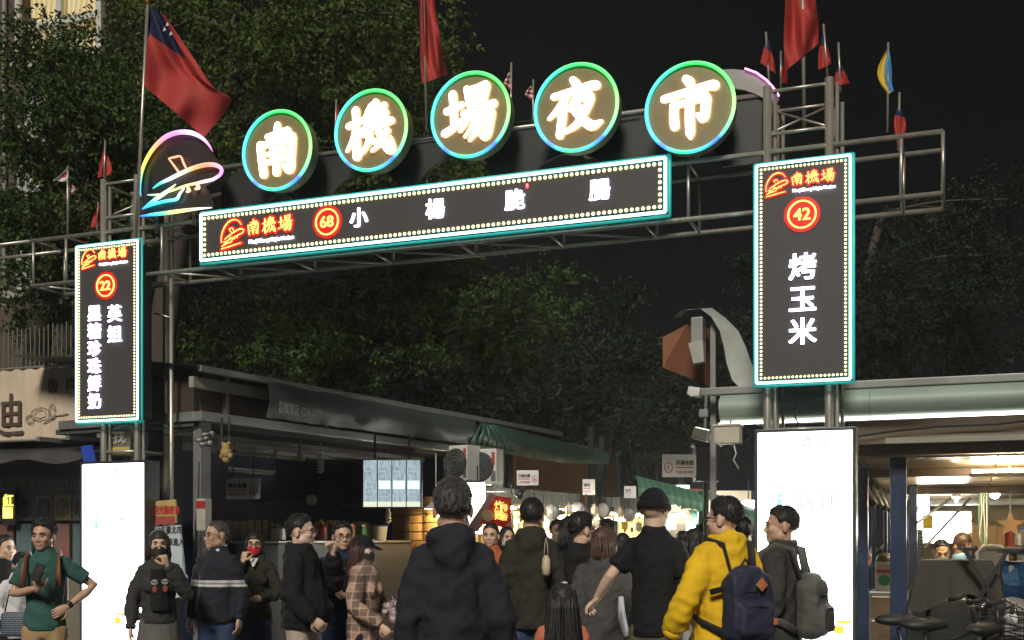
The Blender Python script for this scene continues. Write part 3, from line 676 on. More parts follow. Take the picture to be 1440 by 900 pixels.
def tree(name, label, base, trunk_pts, clumps, leafm, per=260, leaf=.075, r0=.22, group='trees behind the gate', twig=True):
    base = Vector(base); t = thingw(name, label, 'tree', base, 0, group)
    m = MB(); tp = [Vector(p)-base for p in trunk_pts]
    n = len(tp); m.loft([tp[0]+Vector((0,0,-.1))]+tp, [r0*1.25]+[r0*(1-.6*i/(n-1)) for i in range(n)], 10)
    for c, r in clumps:
        c = Vector(c)-base; s = min(tp[1:], key=lambda q: (q-c).length+max(0, q.z-c.z)*1.5); mid = s.lerp(c, .5)+Vector((random.uniform(-.2,.2), random.uniform(-.2,.2), .15))
        cv = catmull([tuple(s), tuple(mid), tuple(c)], 4); m.loft([Vector(q) for q in cv], [r0*.22*(1-.8*i/(len(cv)-1))+.006 for i in range(len(cv))], 6)
        for _ in range(5):
            d = Vector((random.gauss(0,1), random.gauss(0,1), random.gauss(.2,1))).normalized()*r*.9
            m.loft([mid.lerp(c, .6), c+d*.5+Vector((0,0,.05)), c+d], [.010,.007,.004], 5)
    m.build('trunk', BARK, t, smooth=True)
    me = leaves_mesh([(tuple(Vector(c)-base), r) for c, r in clumps], per, leaf); me.materials.append(leafm)
    ob = bpy.data.objects.new('crown', me); COL.objects.link(ob); ob.parent = t
    return t
def cl(lst, Y, dy=1.2):
    out = []
    for px, py, pr in lst:
        y = Y+random.uniform(-dy, dy); p = W(px, py, y); out.append((p, pr/F*y))
    return out
b = W(40, 755, 14.6); b.z = 0
tree('banyan_tree', 'leafy tree in front of the lit house window, leftmost', b, [b, W(42,600,14.6), W(60,420,14.8), W(70,280,15), W(90,140,15)],
     cl([(20,300,60),(60,250,70),(110,300,60),(60,180,75),(130,190,80),(180,250,70),(100,120,70),(170,120,80),(20,200,50),(90,390,55),(150,360,60),(30,90,45),(60,330,60),(200,180,70),(110,60,50),(185,330,50),(75,440,40)], 14.4), LEAFA, 620, .066)
b = W(236, 755, 13.4); b.z = 0
tree('banyan_tree', 'big leafy tree rising behind the left end of the gate beam', b, [b, W(232,620,13.4), W(226,480,13.4), W(250,330,13.6), W(300,180,13.8), W(340,60,14)],
     cl([(300,40,80),(380,30,80),(340,110,80),(430,90,75),(270,120,60),(480,40,70),(400,170,75),(500,130,70),(550,80,60),(550,170,60),(330,200,60),(520,230,60),(450,220,60),(240,40,60),(220,120,50),(560,20,50),(610,230,50),(640,245,45),(500,270,60),(400,270,50),(590,150,40)], 14.2, 1.4), LEAFC, 620, .066)
b = W(455, 755, 17); b.z = 0
tree('banyan_tree', 'dark leafy tree below the long LED board, above the stall roofs', b, [b, W(452,600,17), W(460,500,17), W(480,430,17)],
     cl([(290,420,55),(340,460,60),(300,500,50),(400,440,60),(460,480,60),(400,510,60),(520,430,60),(580,400,60),(560,470,60),(620,420,55),(640,480,55),(500,390,50),(700,430,50),(740,400,40),(690,490,60),(590,530,50),(470,530,60),(330,530,50),(770,460,40),(620,370,40),(270,470,40)], 16, 1.3), LEAFA, 480, .068)
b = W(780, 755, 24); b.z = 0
tree('darkened_tree', 'tree with leaves coloured dark for dim light, in the distance above the stall roofs', b, [b, W(770,650,24), W(760,590,24), W(790,540,24)],
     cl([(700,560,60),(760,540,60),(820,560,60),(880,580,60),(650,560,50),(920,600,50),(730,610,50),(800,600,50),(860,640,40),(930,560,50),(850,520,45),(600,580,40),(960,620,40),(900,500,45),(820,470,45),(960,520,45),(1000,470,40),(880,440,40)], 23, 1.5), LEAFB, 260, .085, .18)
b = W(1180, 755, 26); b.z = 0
tree('darkened_tree', 'tall tree with leaves coloured dark for dim light, behind the right LED board', b, [b, W(1180,600,26), W(1200,480,26), W(1220,380,26), W(1240,300,26)],
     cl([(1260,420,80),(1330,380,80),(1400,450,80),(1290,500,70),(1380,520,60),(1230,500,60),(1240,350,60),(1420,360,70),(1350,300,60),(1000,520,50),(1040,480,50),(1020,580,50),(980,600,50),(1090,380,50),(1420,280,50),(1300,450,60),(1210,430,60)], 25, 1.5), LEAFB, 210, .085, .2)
# ================================================================== STALLS ON THE LEFT OF THE ALLEY
def R(px, py, s=0.): return ROW.onS(px, py, s)
TARP = surf('grey green tarpaulin', (.06,.075,.072), .42, var=.25, scale=3, bump=.25, bscale=14, dirt=.5, dcol=(.035,.035,.03))
GTARP = surf('dark green tarpaulin', (.045,.1,.075), .4, var=.3, scale=3, bump=.3, bscale=12, dirt=.45, dcol=(.03,.03,.025))
STAIN = surf('stainless sheet', (.5,.51,.48), .33, .7, var=.12, scale=5, bump=.12, bscale=9, dirt=.35, dcol=(.2,.19,.15))
GALV = surf('galvanised section', (.24,.245,.235), .5, .4, var=.2, scale=6, dirt=.5, dcol=(.1,.09,.075))
BLACKM = surf('black metal', (.02,.02,.022), .4, var=.2)
GREENM = surf('dark green post paint', (.02,.035,.03), .4, var=.25, dirt=.4)
BLUEW = surf('navy wall sheet', (.03,.045,.13), .55, var=.25, scale=3, dirt=.35, dcol=(.02,.02,.03))
PLY = surf('brown ply', (.33,.17,.07), .65, var=.25, scale=4, stretch=(1,1,6), dirt=.45, dcol=(.1,.06,.03))
WARM = emit('warm lamp', (1,.74,.4), 420); WHITEL = emit('white fluorescent', (1,.98,.92), 9); SOFTW = emit('lit menu panel', (1,1,.97), 4.)
WHITEP = surf('white enamel', (.6,.6,.57), .4, var=.08, dirt=.3, dcol=(.3,.28,.22)); WHITEB = surf('white sign board', (.72,.71,.69), .5, var=.05)
INK = surf('black ink', (.02,.02,.02), .6); REDI = surf('red ink', (.45,.03,.03), .6)
def stall_sign(label, txt, num, s, n, z, w, h, fr, sub='', group='white numbered stall boards', left=False, ry=0.):
    t = thing('stall_sign', label, 'sign', s, n, 0, group, fr)
    m = MB(); m.bevbox((s, n, z), (w, .03, h), .004); m.build('board', WHITEB, t)
    k = -1 if left else 1
    m = MB(); m.cur = 0; put_text(m, txt, h*.24, s-k*w*.16, n-.019, z+h*.14, .001, h*.006, sx=min(1., w*.55/(h*.24*len(txt)))); m.build('lettering', INK, t)
    m = MB()
    put_text(m, sub, h*.13, s-k*w*.16, n-.019, z-h*.28, .001, 0, sx=min(1., w*.55/(h*.13*max(1, len(sub))))); m.build('small_lettering', REDI, t)
    m = MB(); m.bbox((s-k*w*.16-w*.27, n-.0185, z-h*.1), (s-k*w*.16+w*.27, n-.016, z-h*.06)); m.build('red_line', REDI, t)
    if num:
        m = MB(); r = h*.2; n_ = 24; q = (s+k*w*.32, z-h*.08)
        m.loft([(q[0]+r*.85*math.cos(2*PI*i/n_), n-.017, q[1]+r*1.1*math.sin(2*PI*i/n_)) for i in range(n_+1)], h*.02, 5, cap=False)
        put_text(m, num, h*.3, q[0], n-.019, q[1], .001, h*.004); m.build('number', REDI, t)
    m = MB(); m.tube((s-w*.3, n+.01, z+h/2), (s-w*.3, n+.01, z+h/2+.25), .006, 6); m.tube((s+w*.3, n+.01, z+h/2), (s+w*.3, n+.01, z+h/2+.25), .006, 6); m.build('hanger', BLACKM, t)
    return t
# ---- first stall: navy interior, closed, with menu screen
nA1 = R(640, 632).y; zE = R(285, 590).z; depthA = -2.0
sA = thing('food_stall', 'closed stall with navy interior and grey tarpaulin roof edge, next to the left gate tower', 'stall', 0, 0, 0, 'stalls along the alley', ROW)
m = MB(); m.bevbox((-.1, .1, zE/2), (.10,.14,zE), .008); m.build('corner_post', GALV, sA)
m = MB(); m.bevbox((-.1, nA1, zE/2), (.08,.08,zE), .006); m.build('post', GALV, sA)
m = MB(); m.bevbox((-.02, nA1/2, zE+.03), (.12, nA1+.1, .09), .006); m.build('eave_beam', STAIN, sA)
m = MB(); m.bevbox((-1.0, 0, zE+.03), (1.85, .1, .09), .006); m.build('end_beam', GALV, sA)
m = MB(); m.bbox((-.09, .05, zE+.075), (-.05, nA1+3.2, zE+.52)); m.build('fascia', surf('rusty dark board', (.05,.028,.022), .75, var=.4, scale=4, dirt=.6, dcol=(.02,.018,.015)), sA)
m = MB(); m.bbox((-1.0, -.02, zE+.075), (-.09, .02, zE+.4)); m.build('end_board', surf('rusty dark board', (.05,.028,.022)), sA)
zr = R(300, 522, -.3).z
m = MB(); NN = 14
def rf(i, j):
    n_ = -.25+(nA1+3.4)*i/NN; q = j/4
    return (.12-2.6*q, n_, zr-.06+.30*q+.012*math.sin(i*2.3+j)-.03*q*math.sin(i*.8))
m.grid(rf, NN, 4); m.build('roof', surf('weathered roof sheet', (.07,.075,.07), .6, var=.4, scale=3, dirt=.6, dcol=(.03,.03,.025)), sA, smooth=True)
m = MB(); m.bevbox((.1, nA1/2+1.4, zr-.08), (.07, nA1+3.1, .06), .008); m.build('roof_edge', GALV, sA)
m = MB(); m.bevbox((-.0, .6, zr-.2), (.06, 1.5, .11), .01); m.build('roof_girder', surf('pale girder', (.3,.28,.24), .7, var=.2, dirt=.5), sA)
for n_ in (.35, 1.9, 3.6): m = MB(); m.bevbox((-.03, n_, (zE+zr)/2-.02), (.05,.05,zr-zE-.1), .004); m.build('stud', GALV, sA)
# roll-down tarpaulin along the roof edge, wrinkled
nt0, nt1 = R(372, 560, .1).y, R(665, 600, .1).y
def tarp(m, n0, n1, zt0, zt1, zb0, zb1, s0, puff=.05, nu=40, nv=8, seed=1, sagb=.0):
    def P(i, j):
        u, v = i/nu, j/nv
        zt, zb = zt0+(zt1-zt0)*u, zb0+(zb1-zb0)*u-sagb*math.sin(PI*u)
        nv_ = noise.noise(Vector((u*9+seed, v*2, seed)))*.6+noise.noise(Vector((u*23+seed*2, v*3, seed)))*.3
        return (s0+puff*math.sin(PI*v)*.9+nv_*.045*(.3+v), n0+(n1-n0)*u, zb+(zt-zb)*(1-v)+.02*nv_*v)
    m.grid(P, nu, nv)
m = MB(); tarp(m, nt0, nt1, zr-.05, zr-.1, R(372,587,.1).z, R(640,622,.1).z, .12, .05, 46, 8, 3); m.build('tarpaulin', TARP, sA, smooth=True)
q = R(418, 575, .16); m = MB(); put_text(m, '訂餐電話 1230-1171', .13, .205, q.y, q.z-.02, .002, 0, ax=(0,1,0), az=(1,0,0), sx=.62, shear=-.012); m.build('phone_lettering', surf('faded print', (.35,.36,.34), .7), sA)
m = MB(); m.bbox((depthA, .5, 0), (depthA+.05, nA1+.3, zE)); m.bbox((depthA, nA1+.2, 0), (-.3, nA1+.26, zE)); m.build('back_wall', BLUEW, sA)
m = MB(); m.bbox((depthA, -.02, zE-.06), (-.09, nA1+.2, zE-.01)); m.build('ceiling', surf('grimy ceiling', (.06,.06,.062), .7, var=.3, dirt=.5), sA)
for i in range(5): m = MB(); m.bevbox((-.5-.45*i, nA1/2, zE-.09), (.05, nA1, .05), .004); m.build('ceiling_rail', GALV, sA)
# boarded fence across the stall
pa, pb = R(320, 760, -1.4).y, R(530, 760, -1.4).y
for i in range(24):
    n_ = pa+(pb-pa)*i/23; m = MB(); m.bevbox((-1.4, n_, .87+.01*math.sin(i*3.)), (.025, (pb-pa)/23-.012, 1.74+.04*math.sin(i*5.1)), .004); m.build('board', surf('weathered plank', (.17,.14,.09), .8, var=.35, scale=5, stretch=(1,1,.2), dirt=.5), sA)
ca, cb = R(385, 790, -.55).y, R(572, 790, -.55).y
m = MB(); m.bevbox((-.8, (ca+cb)/2, .74), (.62, cb-ca, 1.48-.0), .012); ctr = m.build('counter', surf('dull steel cabinet', (.16,.165,.17), .42, .4, var=.15, scale=3, dirt=.3), sA)
m = MB(); m.bevbox((-.8, (ca+cb)/2, 1.492), (.68, cb-ca+.06, .024), .004); m.build('worktop', STAIN, ctr)
# ---- lamps under the eave
def socket(label, px, py, cfl, s=-.25):
    q = R(px, py, s); t = thing('lamp_bulb', label, 'lamp', s, q.y, 0, 'bulbs hanging under the stall eave', ROW)
    m = MB(); m.tube((s, q.y, q.z+.09), (s, q.y, zE-.06), .007, 6); m.loft([(s,q.y,q.z+.07),(s,q.y,q.z+.1),(s,q.y,q.z+.13)], [.024,.024,.05 if cfl else .02], 10); m.build('socket', WHITEP, t)
    m = MB()
    if cfl:
        m.loft([(s+.03*math.cos(a*.8), q.y+.03*math.sin(a*.8), q.z+.05-a*.0042) for a in range(32)], .0105, 6); m.loft([(s,q.y,q.z+.07),(s,q.y,q.z+.03)], [.03,.034], 10)
    else: m.loft([(s,q.y+.0,q.z+.06),(s+.01,q.y-.01,q.z+.03),(s+.03,q.y-.03,q.z-.06)], [.02,.036,.042], 12)
    m.build('bulb', surf('unlit bulb glass', (.62,.6,.54), .3, var=.05), t, smooth=True); return t
socket('unlit tilted lamp head under the first stall eave', 423, 640, False); socket('unlit spiral energy saving bulb under the first stall eave', 451, 655, True)
q = R(546, 727, -.4); t = socket('unlit spiral bulb hanging below the menu screen', 546, 727, True, -.4)
# speakers and cable cluster at the corner
cl_ = thing('camera_cluster', 'cluster of small cameras and a yellow soft toy hanging at the stall corner', 'camera', -.05, -.08, 0, None, ROW)
m = MB(); q = ROW.onN(300, 622, -.08)
for dx, dz, r in ((-.07,.03,.032),(.0,.08,.028),(-.03,-.01,.036)): m.ball((q.x+dx, -.1, q.z+dz), (r,r,r), 12, 8); m.tube((q.x+dx,-.1,q.z+dz), (q.x+dx-.02,-.2,q.z+dz-.02), r*.6, 10)
m.build('camera_heads', GALV, cl_, smooth=True)
m = MB(); q = ROW.onN(318, 637, -.1)
for dx, dz, r in ((0,0,.055),(.0,.05,.042),(-.048,-.03,.028),(.048,-.03,.028),(-.032,.085,.02),(.032,.085,.02),(0,-.06,.036)): m.ball((q.x+dx,-.1,q.z+dz), r, 10, 7)
m.build('soft_toy', surf('yellow plush', (.34,.25,.09), .9, var=.2, bump=.5, bscale=90), cl_, smooth=True)
m = MB(); m.tube((q.x-.1,-.05,q.z+.02),(q.x-.1,-.05,zE),.012,6); m.tube((q.x,-.06,q.z+.1),(q.x,-.06,zE),.008,6); m.build('hanger', BLACKM, cl_)
# ceiling fluorescent battens (unlit)
for i, (px, py, px2, py2, s) in enumerate(((330,638,388,642,-.6),(318,662,386,664,-1.2))):
    a, b = R(px, py, s), R(px2, py2, s); t = thing('tube_light', ('unlit tube light under the stall ceiling, nearer the eave','unlit tube light deeper under the stall ceiling')[i], 'lamp', s, a.y, 0, None, ROW)
    m = MB(); m.bevbox((s, (a.y+b.y)/2, a.z+.03), (.05, b.y-a.y, .03), .004); m.tube((s, a.y, a.z+.03), (s, a.y, zE-.05), .006, 6); m.tube((s, b.y, a.z+.03), (s, b.y, zE-.05), .006, 6); m.build('batten', GALV, t)
    m = MB(); m.tube((s, a.y+.03, a.z), (s, b.y-.03, a.z), .014, 10); m.build('tube', surf('unlit tube glass', (.5,.5,.48), .25), t, smooth=True)
# electric box on the corner post with red-white fire cabinet
t = thing('fire_extinguisher_box', 'red and white extinguisher box with cables on the stall corner post', 'box', 0, -.05, 0, None, ROW)
q = ROW.onN(288, 724, -.05)
m = MB(); m.bevbox((q.x, -.06, q.z), (.11,.09,.3), .008); m.build('case', surf('worn white box', (.45,.42,.38), .5, dirt=.4), t)
m = MB(); m.bbox((q.x-.056, -.108, q.z+.06), (q.x+.056, -.104, q.z+.13)); m.build('red_band', surf('red paint', (.4,.03,.03), .4), t)
m = MB()
for k_ in range(4): m.loft([(q.x-.09-.01*k_, -.05-.01*k_, q.z-.6), (q.x-.1+.012*k_, -.07, q.z-.1), (q.x-.05, -.08, q.z+.16+.02*k_), (q.x-.08, -.04, q.z+.5)], .006, 5)
m.build('cables', BLACKM, t)
# menu screen
scr = [FLAT.at(*p, 13.2) for p in ((511,645),(592,656),(591,712),(508,708))]
# the screen faces the viewer, hung by two rods
u = (scr[1]-scr[0]); u.z = 0; wS = u.length
cx_, cz_ = (scr[0].x+scr[1].x)/2, (scr[0].z+scr[3].z)/2-.03
t = thing('menu_screen', 'pale blue four-panel menu screen hanging from the first stall', 'screen', cx_, 13.2, 0, None, Fr(0,0,0))
hS = scr[0].z-scr[3].z+.02
m = MB(); m.bevbox((cx_, 13.2, cz_), (wS+.03, .06, hS+.03), .006); m.tube((cx_-.2,13.2,cz_+hS/2),(cx_-.2,13.2,cz_+hS/2+.3),.012,6); m.tube((cx_+.2,13.2,cz_+hS/2),(cx_+.2,13.2,cz_+hS/2+.3),.012,6); m.build('case', BLACKM, t)
mt, nt_, b_ = _nodes('menu screen picture')
tcn = nt_.nodes.new('ShaderNodeTexCoord'); br = nt_.nodes.new('ShaderNodeTexNoise'); br.inputs['Scale'].default_value = 7
mp = nt_.nodes.new('ShaderNodeMapping'); mp.inputs['Scale'].default_value = (7,1,1.6); nt_.links.new(tcn.outputs['Object'], mp.inputs[0]); nt_.links.new(mp.outputs[0], br.inputs['Vector'])
rp = nt_.nodes.new('ShaderNodeValToRGB'); rp.color_ramp.elements[0].position = .35; rp.color_ramp.elements[0].color = (.26,.36,.44,1); rp.color_ramp.elements[1].position = .62; rp.color_ramp.elements[1].color = (.5,.6,.64,1)
nt_.links.new(br.outputs[0], rp.inputs[0]); nt_.links.new(rp.outputs[0], b_.inputs['Emission Color']); b_.inputs['Emission Strength'].default_value = .62; b_.inputs['Roughness'].default_value = .15; b_.inputs['Base Color'].default_value = (.05,.06,.07,1)
for i in range(4):
    m = MB(); x0_ = cx_-wS/2+wS*i/4+.006; x1_ = cx_-wS/2+wS*(i+1)/4-.006; m.bbox((x0_, 13.16, cz_-hS/2), (x1_, 13.172, cz_+hS/2)); pn = m.build('screen_panel', mt, t)
    m = MB()
    for j in range(7): m.bbox((x0_+.02, 13.157, cz_+hS*.36-j*hS*.11), (x0_+.02+(x1_-x0_-.05)*random.uniform(.5,1), 13.159, cz_+hS*.36-j*hS*.11+.012))
    ob = m.build('menu_lines', emit('menu print', (.5,.62,.68), .55, (.1,.1,.1)), pn); ob['kind'] = 'stuff'
    m = MB(); m.bbox((x0_, 13.155, cz_-hS/2), (x1_, 13.1585, cz_-hS/2+.06)); m.build('price_strip', emit('pale price strip', (.75,.8,.6), .75, (.1,.1,.1)), pn)
    if i: m = MB(); m.bbox((x0_+.01, 13.156, cz_-hS*.12), (x1_-.01, 13.1575, cz_+hS*.06)); m.build('bright_picture', emit('bright screen picture', (.7,.92,1), .95, (.1,.1,.1)), pn)
p = W(342, 687, 12.0); stall_sign('white board with a red number 2 hanging in the first stall', '阿仔魚麵', '2', p.x, 12.0, p.z, .355, .22, Fr(0,0,0), '乾麵小菜之外')
t = thing('round_plate', 'round pale disc on the dark back wall of the first stall', 'plate', W(438,703,12.9).x, 12.9, 0, None, Fr(0,0,0))
p = W(438,703,12.9); m = MB(); m.loft([(p.x,12.9,p.z),(p.x,12.92,p.z)], .062, 20); m.build('disc', surf('pale disc', (.3,.29,.25), .6), t); m = MB(); m.loft([(p.x-.65,12.92,p.z-.02),(p.x-.3,12.92,p.z+.02),(p.x,12.92,p.z)], .008, 5); m.build('cable', BLACKM, t)

# ---- second stall: warm light, air conditioners, red menu board
nB0, nB1 = nA1+.1, R(838, 640, 0).y
zD = R(750, 692, 0).z
sB = thing('food_stall', 'warmly lit stall with green tarpaulin and steel duct in the middle of the row', 'stall', 0, nB0, 0, 'stalls along the alley', ROW)
def zr_at(px, py, s=0.): return R(px, py, s).z
for px in (716, 832): q = R(px, 600, 0); m = MB(); m.bevbox((0, q.y, q.z/2), (.09,.09,q.z), .006); m.build('post', GREENM, sB)
zt0, zt1 = zr_at(690,600,.1), zr_at(850,636,.1)
m = MB(); tarp(m, R(672,600,.12).y, R(852,640,.12).y, zr_at(680,592,.12), zr_at(850,636,.12), zr_at(690,632,.12), zr_at(845,652,.12), .12, .09, 50, 8, 8, .06); m.build('tarpaulin', GTARP, sB, smooth=True)
# bunched corner of the tarpaulin
m = MB()
for k_ in range(9):
    a = R(676+2.2*k_, 598, .15); b = R(664+7*k_, 624+1.2*k_, .16); m.loft([(a.x+.02*(k_%2), a.y, a.z), ((a.x+b.x)/2+.05*(k_%2), (a.y+b.y)/2, (a.z+b.z)/2+.01), (b.x, b.y, b.z)], [.02,.03,.035], 6)
m.build('tarpaulin_bunch', GTARP, sB, smooth=True)
m = MB(); m.bbox((-1.6, nB0+.2, zD), (-1.55, nB1+4.5, zD+1.0)); m.build('back_board', PLY, sB)
for (pa_, pb_) in (((684,681,697),(806,701,719)),):
    a, b = R(pa_[0], 0, .05).y, R(pb_[0], 0, .05).y; z1a, z0a = R(745,690,.05).z, R(745,710,.05).z
    k_ = 5
    for i in range(k_):
        n0_, n1_ = a+(b-a)*i/k_, a+(b-a)*(i+1)/k_
        m = MB(); m.bevbox((0, (n0_+n1_)/2, (z1a+z0a)/2+.004*math.sin(i*4)), (.34, n1_-n0_-.008, z1a-z0a), .01); m.build('duct_section', STAIN, sB)
zDu = z0a
m = MB(); m.bbox((-2.4, nB0, zDu-.04), (-.17, nB1+.2, zDu)); m.build('ceiling', surf('sooty ceiling', (.12,.1,.08), .6, var=.3, dirt=.5), sB)
m = MB(); m.bbox((-2.4, nB0, 0), (-2.36, nB1+.2, zDu)); m.build('back_wall', surf('lit tiled wall', (.5,.4,.25), .4, var=.2, scale=8), sB)
m = MB(); m.bevbox((-.4, (nB0+nB1)/2, .5), (.8, nB1-nB0-.3, 1.0), .01); m.build('counter', STAIN, sB)
m = MB(); m.bbox((-2.3, nB0+.05, 1.42), (-1.95, nB1, 1.45)); m.bbox((-2.3, nB0+.05, 1.75), (-1.95, nB1, 1.78)); m.build('shelf', GALV, sB)
# warm tube lamps of this stall
for i in range(3):
    n_ = nB0+.6+i*1.35
    t = thing('stall_lamp', ('lit warm lamp over the steamers of the middle stall','lit warm lamp at the centre of the middle stall','lit warm lamp at the far end of the middle stall')[i], 'lamp', -1.1, n_, 0, 'lit lamps inside the stalls', ROW)
    m = MB(); m.bevbox((-1.1, n_, zDu-.055), (.1, .6, .03), .004); m.build('housing', WHITEP, t)
    m = MB(); m.tube((-1.1, n_-.28, zDu-.085), (-1.1, n_+.28, zDu-.085), .02, 10); m.build('tube', WARM, t)
# bamboo steamers
STEAM = surf('bamboo', (.5,.3,.1), .55, var=.25, scale=12, bump=.3, bscale=40, stretch=(1,1,4))
for i, (px, base_py, Yd) in enumerate(((597, 752, 15.0), (578, 756, 15.5), (622, 752, 14.8))):
    p = W(px, 760, Yd); s_, n_ = ROW.inv(p.x, p.y)
    t = thing('steamer_stack', ('bamboo steamer stack at the left of the lit middle stall, central pile','bamboo steamer stack at the left of the lit middle stall, rear pile','bamboo steamer stack at the left of the lit middle stall, front pile')[i], 'steamer', s_, n_, 0, None, ROW)
    for k_ in range(5):
        z0_ = 1.5+.115*k_; m = MB(); m.loft([(s_,n_,z0_),(s_,n_,z0_+.012),(s_,n_,z0_+.095),(s_,n_,z0_+.108)], [.25,.262,.262,.25], 24); tier = m.build('tier', STEAM, t, smooth=False)
    m = MB(); m.bevbox((s_, n_, .75), (.5,.5,1.49), .01); m.build('stove', surf('orange wooden box', (.35,.19,.08), .6, var=.2), t)
q = ROW.at(613, 716, 14.3); t = thing('stall_lamp', 'glowing cone lamp over the bamboo steamers', 'lamp', q.x, q.y, 0, 'lit lamps inside the stalls', ROW)
m = MB(); m.loft([(q.x,q.y,q.z+.16),(q.x,q.y,q.z+.12),(q.x,q.y,q.z)], [.025,.03,.15], 18, cap=False); m.tube((q.x,q.y,q.z+.15),(q.x,q.y,q.z+.7),.006,6); m.build('shade', WHITEP, t, smooth=True); m = MB(); m.ball((q.x,q.y,q.z+.03),.045,12,8); m.build('bulb', emit('warm bulb', (1,.74,.4), 260), t)
# white lit menu box and slanting counter board
q = FLAT.at(655, 706, 13.6); x1_ = W(683, 700, 13.6).x; x0_ = W(615, 700, 13.6).x
t = thing('menu_light_box', 'blank bright white menu light box behind the tall man in the dark hoodie', 'light box', (x0_+x1_)/2, 13.6, 0, None, Fr(0,0,0))
zc0, zc1 = W(650,735,13.6).z, W(650,678,13.6).z
m = MB(); m.bbox((x0_, 13.62, zc0), (x1_, 13.68, zc1)); m.build('case', GALV, t); m = MB(); m.bbox((x0_+.01, 13.6, zc0+.01), (x1_-.01, 13.62, zc1-.01)); m.build('lit_panel', SOFTW, t)
m = MB(); m.tube((x0_+.1,13.65,zc1),(x0_+.1,13.65,zc1+.2),.01,6); m.tube((x1_-.1,13.65,zc1),(x1_-.1,13.65,zc1+.2),.01,6); m.build('hanger', BLACKM, t)
t = thing('slanted_board', 'grey brown board leaning beside the red menu banner', 'board', 0, 13.5, 0, None, Fr(0,0,0))
m = MB(); pp = [W(*a, 13.5) for a in ((655,745),(672,748),(702,698),(690,692))]; m.prism([(p.x,p.z) for p in pp], .03, (0,13.5,0)); m.build('panel', surf('worn grey board', (.25,.2,.17), .7, var=.25, dirt=.4), t)
bpy.data.objects[t.name].location = (pp[0].x, 13.5, 0); OFF[t.name] = (pp[0].x,13.5,0)
for c_ in t.children: c_.location = (-pp[0].x, 0, 0)
t = thing('menu_banner', 'crinkled red menu banner with yellow lettering in the middle stall', 'banner', 0, 13.3, 0, None, Fr(0,0,0))
t.location = (W(704,720,13.3).x, 13.3, 0)
ox = t.location.x
cor = [W(*a, 13.3) for a in ((674,736),(718,743),(719,700),(697,697))]
m = MB()
def bn(i, j):
    u_, v_ = i/14, j/12; a = cor[0].lerp(cor[1], u_); b = cor[3].lerp(cor[2], u_); p = a.lerp(b, v_); k_ = noise.noise(Vector((u_*5, v_*5, 3)))
    return (p.x-ox, p.y-13.3+.05*k_, p.z)
m.grid(bn, 14, 12); m.build('cloth', surf('glossy red vinyl', (.55,.035,.02), .3, var=.25, scale=5, bump=.6, bscale=18), t, smooth=True, off=(0,0,0))
m = MB()
for ch, px, py, sz_ in (('炸', 702, 711, .12), ('雞', 702, 724, .12), ('排', 709, 714, .09), ('香', 709, 727, .09)):
    p = W(px, py, 13.24); put_text(m, ch, sz_, p.x-ox, -.07, p.z, .002, .002)
m.build('lettering', emit('self glowing yellow lettering', (1,.7,.15), .9, (.7,.5,.1)), t, off=(0,0,0))  # letters on the cloth given a glow of their own
m = MB(); m.ball((W(686,725,13.24).x-ox, -.05, W(686,725,13.24).z), (.07,.01,.07), 14, 8); m.build('emblem', surf('cream print', (.7,.5,.3), .5), t, smooth=True, off=(0,0,0))
m = MB(); m.tube((cor[3].x-ox, 0, cor[3].z), (cor[3].x-ox, 0, cor[3].z+.15), .006, 5); m.tube((cor[2].x-ox, 0, cor[2].z), (cor[2].x-ox, 0, cor[2].z+.15), .006, 5); m.build('cord', BLACKM, t, off=(0,0,0))
# air conditioners
def aircon(label, px, py, wpx, hpx, Y, face):
    c = W(px, py, Y); w_, h_ = wpx/F*Y, hpx/F*Y
    t = thing('air_conditioner', label, 'air conditioner', c.x, Y, 0, 'air conditioners over the stalls', Fr(0,0,math.radians(face)))
    t.location = (c.x, Y, c.z-h_/2); OFF[t.name] = (0,0,0)
    m = MB(); m.bevbox((0,.14,h_/2), (w_,.26,h_), .012); m.build('case', WHITEP, t)
    m = MB(); m.loft([(-w_*.13, .008, h_*.5),(-w_*.13, -.012, h_*.5)], [h_*.42,h_*.4], 24); g = m.build('fan_guard', surf('dark fan mesh', (.03,.035,.035), .4), t)
    for k_ in range(4): m = MB(); rr = h_*(.1+.09*k_); m.loft([(-w_*.13+rr*math.cos(a*PI/12), -.016, h_*.5+rr*math.sin(a*PI/12)) for a in range(25)], .003, 4, cap=False); m.build('guard_ring', GALV, g)
    for k_ in range(6): m = MB(); m.bbox((w_*.3, -.004, h_*(.1+.05*k_)), (w_*.47, .01, h_*(.125+.05*k_))); m.build('louvre', GALV, t)
    m = MB(); m.bbox((w_*.33, -.003, h_*.55), (w_*.44, .012, h_*.9)); lb = m.build('red_label', surf('red sticker', (.4,.05,.04), .5), t)
    for x in (-w_*.4, w_*.4): m = MB(); m.bevbox((x, .14, -.03), (.04,.3,.06), .004); m.build('foot', GALV, t)
    m = MB(); m.bevbox((0,.14,-.075), (w_+.1,.34,.03), .004); m.build('shelf', GALV, t)
    return t
aircon('left air conditioner with red label above the bright menu light box', 643, 651, 34, 50, 14.2, 38); aircon('right air conditioner with dark round fan above the bright menu light box', 679, 656, 40, 50, 14.3, 20)
for lab, px, py, Y, w_, h_, tx, nm, sub in (('white board with a small red number 6 over the steel duct', 742, 672, 15.2, .29, .2, '三峽白粥', '6', '小菜豆漿飯糰'), ('white board hanging left of the second steel duct', 828, 685, 17.5, .19, .24, '滷味', '', '今日特價'), ('small white board at the end of the second steel duct', 886, 692, 19., .2, .2, '豆花', '', '冰品')):
    p = W(px, py, Y); stall_sign(lab, tx, nm, p.x, Y, p.z, w_, h_, Fr(0,0,0), sub)
